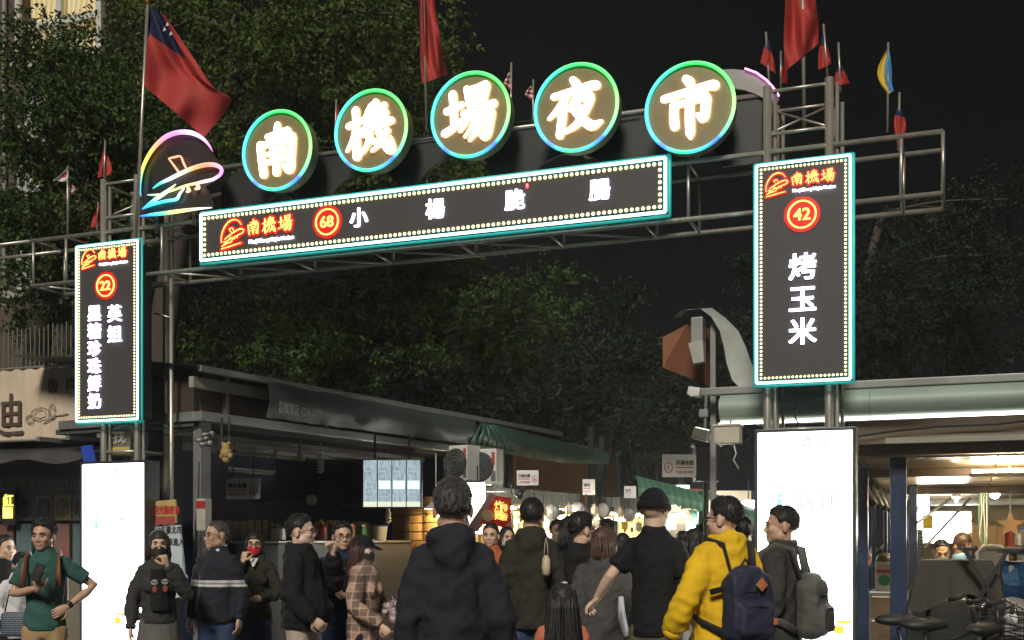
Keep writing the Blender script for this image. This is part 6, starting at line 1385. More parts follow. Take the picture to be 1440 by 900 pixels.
    if skirt: m.loft([(0,0,.98),(0,0,.8),(0,0,.5),(0,0,.32)], [(.16,.115),(.185,.14),(.22,.18),(.24,.2)], 24, up=(1,0,0))
    for s in (-1, 1): m.loft([(s*.088*bw,0,.88),(s*.096*bw,-.01,.66),(s*.1*bw,-.008,.48),(s*.102*bw,.012,.3),(s*.104*bw,.015,.07)] if not shorts else [(s*.088*bw,0,.88),(s*.096*bw,-.01,.66),(s*.1*bw,-.008,.5)], [.096,.088,.074,.068,.064] if not shorts else [.1,.098,.1], 14)
    V, Fc, N = remesh(m, .02, 2, .5); V = folds(V, N, .008, seed*1.3+4); mesh_obj('skirt' if skirt else 'trousers', V, Fc, skirt or bottom, t)
    for s in (-1, 1):
        m = MB(); m.loft([(s*.104*bw,.075,.045),(s*.106*bw,.04,.06),(s*.108*bw,-.03,.055),(s*.112*bw,-.12,.04),(s*.113*bw,-.175,.032)], [(.03,.035),(.044,.05),(.046,.045),(.046,.033),(.03,.022)], 12); m.bbox((s*.11*bw-.045,-.18,.0),(s*.11*bw+.045,.08,.022)); mesh_obj('shoe', m.v, m.f, surf('dark shoe leather', (.03,.028,.026), .5), t)
    t['_hm'] = 0
    del t['_hm']
    return t, HM
def hpart(t, HM, name, mb, mat, smooth=True):
    ob = mesh_obj(name, [HM @ Vector(v) for v in mb.v], mb.f, mat, t)
    return ob
def glasses(t, HM, col=(.02,.02,.02)):
    m = MB()
    for s in (-1, 1):
        m.loft([(s*.033+.022*math.cos(a*PI/8), -.1, -.002+.017*math.sin(a*PI/8)) for a in range(17)], .0026, 5, cap=False)
        m.loft([(s*.055,-.098,.002),(s*.073,-.07,.004),(s*.082,.0,.002),(s*.082,.02,-.008)], .0026, 5)
    m.loft([(-.012,-.103,.002),(.012,-.103,.002)], .0026, 5); g = hpart(t, HM, 'glasses', m, surf('glasses frame', col, .3))
    for s in (-1, 1):
        continue; m = MB(); m.prism([(.021*math.cos(a*PI/6), .016*math.sin(a*PI/6)) for a in range(12)], .001, (s*.033,-.1,-.002)); ob = hpart(t, HM, 'lens', m, surf('lens glass', (.8,.85,.85), .05, trans=1.))
        ob.parent = g
def face_mask(t, HM, col, nm):
    m = MB()
    def P(i, j):
        az = math.radians(-78+156*i/16); v = j/8; side = abs(math.sin(az))
        z = (-.012-.02*side)+(-.108+.035*side-(-.012-.02*side))*v
        r = 1+.09*math.exp(-(az/.35)**2)*math.sin(PI*min(1, v*.9+.1))
        return (.075*math.sin(az)*(1-.1*v), -.012-.089*math.cos(az)*r*(1-.04*v), z)
    m.grid(P, 16, 8)
    for s in (-1, 1): m.loft([(s*.068,-.03,-.03),(s*.08,.0,-.008),(s*.084,.022,.0)], .0018, 4); m.loft([(s*.06,-.03,-.07),(s*.078,.0,-.04),(s*.084,.024,-.02)], .0018, 4)
    hpart(t, HM, 'face_mask', m, surf('mask '+nm, col, .7, var=.08))
def backpack(t, col, nm, w=.29, h=.43, d=.15, z=1.14, strapcol=None, y0=.135):
    m = MB(); m.bevbox((0,y0+d/2,z-.02), (w,d,h-.04), .065); m.ball((0,y0+d*.45,z+h*.3), (w*.42,d*.5,h*.22), 18, 12); m.bevbox((0,y0+d+.012,z-h*.2), (w*.76,.06,h*.42), .028)
    V, Fc, N = remesh(m, .014, 3, .5); V = folds(V, N, .012, 3.3); bm_ = surf('backpack '+nm, col, .7, var=.18, bump=.25, bscale=120)
    mesh_obj('backpack', V, Fc, bm_, t)
    sm = surf('strap '+nm, strapcol or col, .7, var=.12)
    for zz_, ww_, yy_ in ((z+h*.16,w*.42,d+.002),(z-h*.03,w*.36,d+.036)):
        mm = MB(); mm.loft([(-ww_,y0+yy_-.03,zz_-.015),(-ww_*.6,y0+yy_,zz_),(0,y0+yy_+.006,zz_+.004),(ww_*.6,y0+yy_,zz_),(ww_,y0+yy_-.03,zz_-.015)], .004, 5); part(t, 'zip', mm, surf('dark zip', (.01,.01,.01), .4))
    for s in (-1, 1):
        m = MB(); m.loft([(s*.075,y0+.03,z+h*.36),(s*.1,y0-.02,1.45),(s*.118,.0,1.475),(s*.128,-.09,1.42),(s*.135,-.14,1.3),(s*.15,-.145,1.15),(s*.185,-.08,1.02),(s*.2,.05,.98),(s*.13,y0+.02,z-h*.38)], [(.03,.008)]*9, 6, up=(s*.3,0,1)); part(t, 'strap', m, sm)
    m = MB(); m.loft([(-.03,y0+.06,z+h*.5),(0,y0+.06,z+h*.5+.04),(.03,y0+.06,z+h*.5)], .008, 6); part(t, 'grab_loop', m, sm)
def bagobj(label, name, loc, parts, cat='bag'):
    t = thingw(name, label, cat, loc)
    for nm, mb, mt in parts: mb.build(nm, mt, t, True, off=(0,0,0))
    return t
NAVY = cloth('charcoal navy', (.022,.024,.032)); BLACK = cloth('black', (.014,.014,.015)); OLIVE = cloth('dark olive', (.03,.029,.022)); YELLOW = cloth('yellow', (.74,.46,.02)); GREY = cloth('mid grey', (.07,.068,.066)); DGREY = cloth('charcoal grey', (.04,.039,.038))
TEAL = cloth('teal', (.035,.1,.085)); KHAKI = cloth('khaki', (.36,.24,.12)); JEAN = cloth('blue denim', (.035,.055,.11)); BEIGE = cloth('beige', (.42,.36,.28)); WHITE = cloth('off white', (.6,.6,.6)); DOLIVE = cloth('army olive', (.1,.1,.06)); BLUE = cloth('deep blue', (.014,.024,.055)); LBLUE = cloth('light blue', (.25,.42,.6))
def stripe_mat():
    m = cloth('navy with white chest band', (.02,.021,.03)); nt = m.node_tree; L = nt.links; b = nt.nodes['Principled BSDF']
    old = b.inputs['Base Color'].links[0].from_socket
    tc = nt.nodes.new('ShaderNodeTexCoord'); sp = nt.nodes.new('ShaderNodeSeparateXYZ'); L.new(tc.outputs['Object'], sp.inputs[0])
    rp = nt.nodes.new('ShaderNodeValToRGB'); rp.color_ramp.interpolation = 'CONSTANT'
    mr = nt.nodes.new('ShaderNodeMapRange'); mr.inputs[1].default_value = 1.1; mr.inputs[2].default_value = 1.3; L.new(sp.outputs[2], mr.inputs[0])
    e = rp.color_ramp.elements; e[0].color = (0,0,0,1); e[1].position = .32; e[1].color = (1,1,1,1)
    for p, c in ((.42,.45),(.5,1.),(.6,0.)): q = e.new(p); q.color = (c,c,c,1)
    L.new(mr.outputs[0], rp.inputs[0])
    mx = nt.nodes.new('ShaderNodeMix'); mx.data_type = 'RGBA'; mx.inputs[7].default_value = (.5,.5,.48,1); L.new(rp.outputs[0], mx.inputs[0]); L.new(old, mx.inputs[6]); L.new(mx.outputs[2], b.inputs['Base Color']); return m
def plaid_mat():
    m = cloth('brown plaid', (.42,.27,.2)); nt = m.node_tree; L = nt.links; b = nt.nodes['Principled BSDF']; old = b.inputs['Base Color'].links[0].from_socket
    tc = nt.nodes.new('ShaderNodeTexCoord'); out = old
    for d, sc_, col, pos, f in (('Y', 2.2, (.13,.095,.08), .5, .7), ('Z', 2.2, (.13,.095,.08), .5, .7), ('Y', 4.4, (.6,.42,.33), .9, .55), ('Z', 4.4, (.6,.42,.33), .9, .55), ('X', 2.2, (.13,.095,.08), .6, .45)):
        w = nt.nodes.new('ShaderNodeTexWave'); w.bands_direction = d; w.inputs['Scale'].default_value = sc_; w.inputs['Distortion'].default_value = .15; L.new(tc.outputs['Object'], w.inputs[0])
        r = nt.nodes.new('ShaderNodeValToRGB'); r.color_ramp.elements[0].position = pos; r.color_ramp.elements[1].position = min(1, pos+.06); r.color_ramp.elements[1].color = (f,f,f,1); L.new(w.outputs[0], r.inputs[0])
        mx = nt.nodes.new('ShaderNodeMix'); mx.data_type = 'RGBA'; mx.inputs[7].default_value = (*col,1); L.new(r.outputs[0], mx.inputs[0]); L.new(out, mx.inputs[6]); out = mx.outputs[2]
    L.new(out, b.inputs['Base Color']); return m
def pleat_mat():
    m = cloth('pleated grey skirt', (.09,.085,.08)); return m
BENT = lambda s, ex, ey, ez, wx, wy, wz, d=(0,-1,0), pn=(0,0,1), curl=.5: dict(e=(s*ex,ey,ez), w=(s*wx,wy,wz), d=d, pn=pn, curl=curl)
# ---- left group
person('person in black cap at the left picture edge, half out of view', 8, 754, 158, 60, BLACK, BLACK, 'short', seed=31, skin_i=0, near=False)
t, HM = person('person with bowed head in a white sweater left of the teal shirt', 26, 776, 166, 40, WHITE, BLACK, 'short', seed=32, skin_i=0, headpitch=25, topkind='sweater', lean=.1, arms={-1: BENT(-1,.24,-.03,1.13,.12,-.24,1.05), 1: BENT(1,.24,-.03,1.13,.12,-.24,1.05)})
p = W(24, 878, 9.3); m = MB(); m.bevbox((0,0,0), (.24,.1,.2), .03); st_ = MB()
mt = surf('checked bag', (.03,.04,.07), .6); nt = mt.node_tree; ck = nt.nodes.new('ShaderNodeTexBrick'); ck.inputs['Scale'].default_value = 14; ck.inputs['Color1'].default_value = (.03,.04,.07,1); ck.inputs['Color2'].default_value = (.02,.025,.04,1); ck.inputs['Mortar'].default_value = (.3,.36,.42,1); tcb = nt.nodes.new('ShaderNodeTexCoord'); mpb = nt.nodes.new('ShaderNodeMapping'); mpb.inputs['Rotation'].default_value = (PI/2,.0,0); nt.links.new(tcb.outputs['Object'], mpb.inputs[0]); nt.links.new(mpb.outputs[0], ck.inputs['Vector']); nt.links.new(ck.outputs[0], nt.nodes['Principled BSDF'].inputs['Base Color'])
st_.loft([(-.1,0,.1),(-.06,0,.28),(.06,0,.28),(.1,0,.1)], [(.012,.004)]*4, 6)
bagobj('dark blue woven pattern bag carried by the person in white', 'shoulder_bag', p, (('bag', m, mt), ('strap', st_, BLACK)))
t, HM = person('man in teal t-shirt and khaki trousers looking up from his phone', 63, 731, 181, 10, TEAL, KHAKI, 'quiff', seed=3, skin_i=1, topkind='tee', long_sleeve=False, headyaw=-14, headpitch=4, bw=1.02, hem=.865,
       arms={-1: BENT(-1,.235,-.02,1.14,.0,-.25,1.2,(.05,-.35,.93),(.3,.8,.1),.6), 1: BENT(1,.37,.06,1.2,.19,-.1,1.04,(-.75,-.35,-.45),(-.3,.9,0),.5)})
for s in (-1, 1):
    m = MB(); m.loft([(s*.11,.1,1.40),(s*.115,.0,1.478),(s*.122,-.085,1.425),(s*.128,-.135,1.32),(s*.135,-.138,1.2)], [(.026,.009)]*5, 6, up=(s*.3,0,1)); part(t, 'strap', m, surf('brown leather strap', (.16,.06,.03), .5))
m = MB(); m.bevbox((0,.2,1.2), (.27,.13,.38), .045); part(t, 'backpack', m, surf('brown pack', (.12,.05,.03), .6))
m = MB(); m.loft([(.19,-.1,1.05),(.21,-.08,1.065)], .034, 14); part(t, 'watch', m, surf('black watch', (.02,.02,.02), .3))
ph = W(53, 805, F/181-.31); m = MB(); m.bevbox((0,0,0), (.07,.009,.14), .006, Matrix.Rotation(.3,3,'Y') @ Matrix.Rotation(-.35,3,'X')); s2 = MB(); s2.box((0,.006,0), (.062,.002,.125), Matrix.Rotation(.3,3,'Y') @ Matrix.Rotation(-.35,3,'X'))
bagobj('black phone held by the man in teal', 'phone', ph, (('case', m, surf('phone black', (.008,.008,.008), .6, spec=.2)), ('screen', s2, surf('phone glass', (.02,.02,.025), .1))), 'phone')
t, HM = person('woman with black face mask holding a fist to her mouth beside the left light box', 223, 746, 173, 20, DGREY, BLACK, 'bobfringe', True, seed=4, hairmat_=DBR, arms={1: BENT(1,.24,-.12,1.16,.06,-.2,1.43,(-.3,-.1,.9),(-.6,.6,0),1.1), -1: HANG(-1,.02)}, skirt=surf('pleated grey skirt', (.1,.095,.09), .8, var=.3, scale=3, stretch=(14,14,.1)), hem=.93, ease=.004, th=.1, bw=.92)
face_mask(t, HM, (.02,.02,.022), 'black')
m = MB(); m.grid(lambda i, j: ((-.075+.15*i/8), -.138-.036*math.cos((i-4)*.36)-.004*math.sin(j*1.3), 1.40-.36*j/8), 8, 8); part(t, 'black_shirt_front', m, BLACK)
for s, z in ((-.042,1.285),(.045,1.29)):
    def pr(nm, x, zz_, rx, rz, y, mt): mm = MB(); mm.ball((s+x, y, z+zz_), (rx,.002,rz), 12, 8); part(t, nm, mm, mt)
    pr('printed_face', 0, 0, .03, .025, -.181, surf('grey white print', (.33,.31,.29), .8, var=.25, scale=60)); pr('printed_body', .002, -.06, .022, .03, -.180, surf('red print', (.26,.05,.04), .8, var=.3, scale=60))
    for x in (-.012, .013): pr('printed_eye', x, .004, .0075, .009, -.1835, BLACK); pr('printed_ear', x*2, .024, .01, .009, -.1805, BLACK)
    pr('printed_nose', .001, -.009, .005, .004, -.1835, BLACK)
t, HM = person('man in navy sweater with a white chest band and white collar, looking left', 306, 733, 165, -18, None, JEAN, 'crop', seed=5, skin_i=1, headyaw=-32, topmat=stripe_mat(), topkind='sweater', hairmat_=GRY, bw=1.08, belly=.04, ease=.01, arms={-1: HANG(-1,.03), 1: HANG(1,.03)}, th=.08)
glasses(t, HM)
m = MB()
for s in (-1, 1): m.loft([(s*.005,-.075,1.44),(s*.05,-.06,1.47),(s*.075,.0,1.5),(s*.05,.06,1.515),(0,.075,1.52)], [(.03,.006),(.028,.008),(.024,.009),(.022,.009),(.022,.009)], 6, up=(0,0,1))
part(t, 'shirt_collar', m, WHITE)
t, HM = person('woman with bright red face mask behind the man in the banded sweater', 358, 748, 152, 8, OLIVE, JEAN, 'bobfringe', True, seed=6, th=.09, hood=True, ease=.01, arms={-1: BENT(-1,.25,-.1,1.15,.1,-.16,1.44,(.2,0,.9),(.6,.6,0),.9), 1: BENT(1,.25,-.04,1.12,.05,-.22,1.06)})
face_mask(t, HM, (.5,.015,.03), 'red'); glasses(t, HM)
m = MB(); m.grid(lambda i, j: ((-.045+.09*i/6)*(1-.2*j), -.118-.012*math.cos((i-3)*.4)-.008*j, 1.475-.085*j/4), 6, 4); part(t, 'white_shirt_front', m, WHITE)
t, HM = person('stout man in black hoodie with glasses and a hand at his mouth, in profile', 424, 725, 184, 82, BLACK, BEIGE, 'short', seed=7, skin_i=2, hood=True, topkind='hoodie', bw=1.12, belly=.1, ease=.025, headyaw=4, hem=.88, arms={1: BENT(1,.24,-.2,1.2,.04,-.24,1.44,(-.3,.1,.9),(-.8,.4,0),1.0), -1: BENT(-1,.25,.0,1.13,.22,-.16,.95,(.2,-.7,-.6),(1,0,0),.5)})
glasses(t, HM)
t, HM = person('man with glasses in an open deep blue jacket facing us between hoodie and cap', 481, 735, 166, 12, BLUE, BLUE, 'short', seed=8, skin_i=0, collar=True, ease=.014, headyaw=8, arms={-1: BENT(-1,.24,-.06,1.12,.06,-.25,1.12,(.7,-.5,0),(0,0,-1),.6), 1: BENT(1,.24,-.06,1.12,.05,-.24,1.1,(-.7,-.5,0),(0,0,1),.6)})
glasses(t, HM)
m = MB(); m.grid(lambda i, j: ((-.06+.12*i/6), -.152-.016*math.cos((i-3)*.35), 1.42-.4*j/8), 6, 8); part(t, 'black_tee_front', m, BLACK)
m = MB(); put_text(m, 'F', .09, -.01, -.176, 1.31, .001, .003); part(t, 'tee_print', m, WHITE)
t, HM = person('woman in black cap, black face mask and brown plaid shirt with long auburn hair', 511, 753, 176, 72, None, BLACK, 'long', True, seed=9, skin_i=2, topmat=plaid_mat(), topkind='shirt', collar=True, hairmat_=hairmat('auburn hair', (.05,.016,.012)), hem=.74, ease=.022, arms={-1: BENT(-1,.25,-.03,1.12,.2,-.27,.95,(.1,-.6,-.7),(.8,0,0),.7), 1: BENT(1,.25,-.03,1.12,.16,-.3,.98,(-.1,-.6,-.7),(-.8,0,0),.7)}, th=.1)
face_mask(t, HM, (.02,.022,.022), 'black')
m = MB(); NA = 28
def capf(i, j):
    a = 2*PI*i/NA; e = PI/2*(1-j/8); return (.086*math.cos(e)*math.sin(a), .012-.108*math.cos(e)*math.cos(a), .03+.098*math.sin(e)+(.0 if j < 8 else -.012))
m.grid(capf, NA, 8); cp = hpart(t, HM, 'cap', m, cloth('black cap twill', (.012,.012,.013)))
m = MB(); m.grid(lambda i, j: ((.075-.012*(j/4)**2)*math.sin(-1.05+2.1*i/12)*1.1, -.06-.045*math.cos(-1.05+2.1*i/12)-.075*j/4*math.cos((-1.05+2.1*i/12)*.9), .03+.006*math.cos(i-6)-.008*j), 12, 4); ob = hpart(t, HM, 'cap_bill', m, cloth('black cap twill', (.012,.012,.013))); 
m = MB(); m.bevbox((0,-.098,.075), (.03,.006,.025), .003); hpart(t, HM, 'cap_badge', m, WHITE)
p = W(551, 862, 8.85); m = MB(); rnd = random.Random(4)
for _ in range(14): d = Vector((rnd.gauss(0,.04),rnd.gauss(0,.03),rnd.gauss(0,.045))); m.ball(d, (rnd.uniform(.02,.045),rnd.uniform(.02,.03),rnd.uniform(.02,.045)), 8, 6)
V, Fc, N = remesh(m, .008, 1); V = folds(V, N, .012, 2.2, 30, 30); tb_ = thingw('plastic_bag', 'crumpled see-through pinkish plastic bag in the hand of the woman in plaid', 'bag', p); mesh_obj('bag', V, Fc, surf('clear plastic film', (.62,.5,.52), .2, var=.2, trans=.55, spec=.8), tb_)
m = MB(); m.loft([(0,0,.03),(.015,0,.1),(.0,0,.13)], [.012,.006,.004], 6); m.build('knot', surf('clear plastic film', (.62,.5,.52)), tb_, True)
# ---- middle
t, HM = person('tall man seen from behind in a charcoal hooded jacket, nearest the camera', 637, 676, 300, 178, NAVY, JEAN, 'short', seed=10, skin_i=1, hood=True, topkind='hoodie', face=False, bw=.92, ease=.004, hem=.82, arms={-1: HANG(-1,.02), 1: HANG(1,.0)}, hairmat_=GRY, th=.1)
t, HM = person('man from behind in a dark olive hooded coat with a cream shoulder bag', 748, 703, 180, 176, OLIVE, JEAN, 'short', seed=11, hood=True, face=False, ease=.018, bw=.98, hem=.80, arms={-1: HANG(-1,.02), 1: HANG(1,.02)})
p = W(768, 790, F/180-.22); m = MB(); m.loft([(0,0,.05),(0,0,.02),(0,0,-.04),(0,0,-.09),(0,0,-.11)], [(.015,.015),(.035,.03),(.048,.035),(.045,.032),(.02,.015)], 14); s2 = MB(); s2.loft([(-.015,0,.05),(-.01,.01,.13),(0,.02,.19),(.01,.01,.13),(.015,0,.05)], [(.006,.004)]*5, 6)
bagobj('small cream leather pouch on the back of the man in olive', 'pouch', p, (('pouch', m, surf('cream leather', (.5,.42,.28), .5, var=.12)), ('strap', s2, surf('cream strap', (.45,.38,.26), .5))))
person('vendor facing us behind the counter, left of the olive coat', 690, 737, 138, -10, cloth('orange apron', (.4,.12,.04)), BLACK, 'short', seed=12, near=False)
t, HM = person('woman with pale mask behind the counter, at the shoulder of the olive coat', 713, 741, 132, 20, BLACK, BLACK, 'bob', True, seed=13, near=False); face_mask(t, HM, (.55,.52,.48), 'pale')
person('woman with black hair from behind, between olive coat and black shirt', 799, 728, 172, 195, BLACK, BLACK, 'bob', True, seed=14, face=False, near=False, th=.16)
t, HM = person('man in black shirt turned to the right with white mask strap and glasses', 817, 723, 181, 155, BLACK, BLACK, 'short', seed=15, headyaw=-32, topkind='shirt', collar=True, bw=1.02, th=.16); glasses(t, HM); face_mask(t, HM, (.6,.62,.62), 'white')
t, HM = person('woman with brown bob and white mask in a grey top, back turned', 849, 743, 190, 165, GREY, BEIGE, 'bob', True, seed=16, hairmat_=BRN, headyaw=-35, topkind='sweater', ease=.03, bw=1.08, hem=.80, th=.2, arms={-1: HANG(-1,.05), 1: HANG(1,.04)}); face_mask(t, HM, (.6,.62,.62), 'white')
m = MB(); m.loft([(-.16,.13,1.2),(-.17,.15,1.05),(-.2,.13,.9)], [(.03,.02),(.06,.03),(.055,.03)], 10); part(t, 'white_sling', m, surf('shiny white sling', (.6,.6,.62), .35))
t, HM = person('little girl with long black hair and a white hair clip, back turned', 790, 826, 255, 188, cloth('coral dress', (.5,.16,.1)), BLACK, 'waist', True, seed=17, face=False, child=True, th=.14)
m = MB()
for q in range(5): m.ball((.012*math.cos(q*1.26)-.01, .03+.012*math.sin(q*1.26), .127), (.009,.009,.006), 8, 6)
m.ball((-.01,.03,.13), .006, 8, 6); hpart(t, HM, 'hair_clip', m, surf('white hair clip', (.7,.7,.72), .3))
for i, (px, yt, sc_, yw, st, fem, mt_) in enumerate(((853,731,128,185,'short',False,BLACK),(876,750,135,170,'bob',True,DGREY),(903,752,120,200,'short',False,BLUE),(784,732,125,10,'short',False,BEIGE),(975,744,170,188,'bob',True,BLACK),(987,737,128,180,'short',False,GREY),(1043,729,160,186,'short',False,BLACK),(960,748,120,170,'short',False,OLIVE))):
    lab = ('far man from behind above the brown bob','dark haired woman in the crowd right of the brown bob','man in blue deep in the crowd left of the beanie','man in beige behind the counter, left of the black shirt','woman with black hair and dark coat right of the beanie','grey haired looking man deep in the crowd right of the beanie','dark haired man right behind the yellow hoodie','man in olive hidden behind the beanie')[i]
    person(lab, px, yt, sc_, yw, mt_, BLACK, st, fem, seed=40+i, face=(abs(yw) < 90), near=False, th=.14)
t, HM = person('big man in black knit beanie and black t-shirt from behind, hand out to the left', 921, 690, 210, 150, BLACK, DOLIVE, None, seed=18, skin_i=2, face=False, topkind='tee', long_sleeve=False, bw=1.0, belly=.03, ease=.012, hem=.84, arms={1: dict(e=(.27,.08,1.2), w=(.4,.02,1.04), d=(.7,-.3,-.6), pn=(-.4,0,-.6), curl=1.2), -1: HANG(-1,.04)})
m = MB(); NA = 32
def bean(i, j):
    a = 2*PI*i/NA; q = j/10; e = PI/2*(1-q*1.12); r = 1+.02*math.sin(i*PI/2); return (.087*math.cos(max(e,-.2))*math.sin(a)*r, .016-.107*math.cos(max(e,-.2))*math.cos(a)*r, .03+.105*math.sin(e))
m.grid(bean, NA, 10); m.loft([(.091*math.sin(2*PI*i/24), .016-.111*math.cos(2*PI*i/24), .022-.012*math.cos(2*PI*i/24)) for i in range(25)], [(.022,.008)]*25, 6, up=(0,0,1)); hpart(t, HM, 'beanie', m, cloth('black knit', (.012,.012,.014), .9, .6))
p = W(985, 880, 7.9); m = MB(); m.bevbox((0,0,0), (.3,.16,.26), .03); V, Fc, N = remesh(m, .014, 2); V = folds(V, N, .02, 5.); tb_ = thingw('shopping_bag', 'white patterned shopping bag between the beanie and the yellow hoodie', 'bag', p)
mb_ = surf('white dotted film', (.6,.6,.6), .4); nt = mb_.node_tree; vr = nt.nodes.new('ShaderNodeTexVoronoi'); vr.inputs['Scale'].default_value = 26; r_ = nt.nodes.new('ShaderNodeValToRGB'); r_.color_ramp.elements[0].position = .25; r_.color_ramp.elements[0].color = (.05,.05,.06,1); r_.color_ramp.elements[1].position = .34; r_.color_ramp.elements[1].color = (.65,.65,.65,1); tcb = nt.nodes.new('ShaderNodeTexCoord'); nt.links.new(tcb.outputs['Object'], vr.inputs['Vector']); nt.links.new(vr.outputs['Distance'], r_.inputs[0]); nt.links.new(r_.outputs[0], nt.nodes['Principled BSDF'].inputs['Base Color'])
mesh_obj('bag', V, Fc, mb_, tb_); m = MB(); m.loft([(-.06,0,.12),(-.03,0,.26),(.03,0,.26),(.06,0,.12)], .008, 6); m.build('handle', WHITE, tb_, True)
# ---- right
t, HM = person('man in bright yellow hoodie with a navy backpack, looking left', 1019, 702, 221, 205, YELLOW, BLACK, 'short', seed=20, skin_i=0, hood=True, topkind='hoodie', headyaw=28, ease=.03, bw=1.08, hem=.84, th=.15, arms={1: dict(e=(.29,.02,1.12), w=(.33,-.1,.9), d=(.05,-.2,-1), pn=(-1,0,0), curl=.4), -1: HANG(-1,.04)}); glasses(t, HM)
backpack(t, (.016,.02,.045), 'navy', .31, .46, .16, 1.10, (.015,.015,.018), .15)
m = MB(); m.bevbox((-.02,.345,1.22), (.06,.006,.06), .002, Matrix.Rotation(PI/4,3,'Y')); part(t, 'orange_patch', m, surf('orange patch', (.45,.15,.06), .7)); m = MB(); m.bevbox((-.12,.345,1.0), (.035,.006,.04), .002); part(t, 'orange_tab', m, surf('orange patch', (.45,.15,.06), .7))
m = MB(); m.loft([(.2,.13,1.17),(.14,.17,1.19),(.05,.2,1.2)], [(.018,.006)]*3, 6); part(t, 'chest_stripe', m, BLACK)
t, HM = person('man in dark grey jacket with a grey backpack in front of the right light box', 1098, 714, 206, 238, DGREY, BLACK, 'short', seed=21, skin_i=1, collar=True, headyaw=28, ease=.02, bw=1.0, hem=.82, th=.12); backpack(t, (.07,.068,.062), 'grey', .28, .44, .17, 1.08, None, .13)
# ---- in the corner stall
t, HM = person('vendor with white face mask bending over the counter of the corner stall', 1321, 757, 146, -10, DGREY, BLACK, 'crop', seed=50, headpitch=22, near=False, lean=.1); face_mask(t, HM, (.65,.67,.68), 'white')
person('person in light blue hoodie with a hair bun from behind in the corner stall', 1352, 750, 148, 190, LBLUE, BLACK, 'tied', True, seed=51, hood=True, face=False, near=False, hairmat_=BRN, th=.18)
for i, (px, yt, sc_, yw, mt_) in enumerate(((1232,768,112,170,BLUE),(1215,764,108,10,cloth('orange vest', (.5,.18,.08))),(1246,766,110,150,WHITE))):
    person(('person in blue seen between the navy posts','person in orange seen between the navy posts','person in white seen between the navy posts')[i], px, yt, sc_, yw, mt_, BLACK, 'short', seed=60+i, face=False, near=False)
# ================================================================== FLAGS
REDF = surf('red flag cloth', (.36,.03,.024), .75, var=.12, scale=6, bump=.15, bscale=60); BLUF = surf('blue flag cloth', (.006,.01,.055), .75); WHF = surf('white flag cloth', (.6,.6,.58), .75); YLF = surf('yellow flag cloth', (.6,.42,.03), .75); SKF = surf('sky blue flag cloth', (.06,.25,.5), .75)
def flag(label, pole, left, right, Y, mode='red', nu=14, nv=22, amp=.04, seed=1, r=.009, knob=False):
    """cloth between a hoist-side and a fly-side curve (photo pixels at depth Y), folded in depth"""
    base = W(pole[1][0], pole[1][1], Y); t = thingw('flag', label, 'flag', base, 0, 'flags on the gate')
    a, b = W(*pole[0], Y)-base, Vector((0,0,0)); m = MB(); m.tube(b, a, r, 8); m.build('pole', STEEL, t, True)
    if knob: m = MB(); m.ball(a, r*2.2, 10, 8); m.build('finial', surf('brass', (.6,.35,.08), .3, .9), t, True)
    cl_ = catmull([(p[0], p[1], 0) for p in left], 10); cr = catmull([(p[0], p[1], 0) for p in right], 10)
    def samp(c, v): x = v*(len(c)-1); i = min(int(x), len(c)-2); f = x-i; return c[i]*(1-f)+c[i+1]*f
    V = []; Fc = []; mi = []
    for j in range(nv+1):
        p, q = samp(cl_, j/nv), samp(cr, j/nv)
        for i in range(nu+1):
            u = i/nu; x = p*(1-u)+q*u; d = amp*math.sin(u*7+j*.25+seed)*(.3+u)+amp*.6*math.sin(u*13+seed*2-j*.15)
            w = W(x[0], x[1], Y+d)-base; V.append(w)
    for j in range(nv):
        for i in range(nu):
            Fc.append((j*(nu+1)+i, j*(nu+1)+i+1, (j+1)*(nu+1)+i+1, (j+1)*(nu+1)+i)); u, v = (i+.5)/nu, (j+.5)/nv
            if mode == 'roc': k = 1 if (v < .38 and u < .75) else 0
            elif mode == 'rocs': k = 1 if v < .3 else 0
            elif mode == 'sky': k = 1 if u > .55 else 0
            elif mode == 'strip': k = j//2 % 2
            elif mode == 'wr': k = 1 if ((u-.5)**2+(v-.5)**2 < .05) else 0
            else: k = 0
            mi.append(k)
    mats = {'red': [REDF], 'roc': [REDF, BLUF], 'rocs': [REDF, BLUF], 'sky': [YLF, SKF], 'strip': [REDF, WHF], 'wr': [WHF, REDF]}[mode]
    ob = mesh_obj('cloth', V, Fc, mats, t, mi); return t
t = flag('large red flag with blue corner flying from the tall pole at upper left', ((208,2),(191,335)), [(207,6),(207,30),(206,60),(205,90),(203,121)], [(232,22),(262,66),(300,122),(325,143),(287,193)], 10.3, 'roc', 26, 26, .06, 1, .016, True)
m = MB()
for p in ((229,44),(238,50),(233,37)): q = W(*p, 10.2)-t.location; m.prism([(0,0),(.03,.012),(.012,.04)], .004, q)
m.build('white_rays', WHF, t)
flag('big red flag hanging at the top centre behind the round signs', ((594,-70),(600,185)), [(591,-60),(590,20),(591,80),(593,118)], [(604,-60),(612,10),(622,70),(629,105)], 11.2, 'red', 14, 22, .07, 2, .013)
flag('big red flag hanging over the right gate tower', ((1128,-70),(1131,180)), [(1106,-60),(1104,10),(1102,60),(1104,100)], [(1142,-60),(1146,-10),(1151,35),(1151,62)], 9.0, 'red', 14, 22, .06, 3, .016)
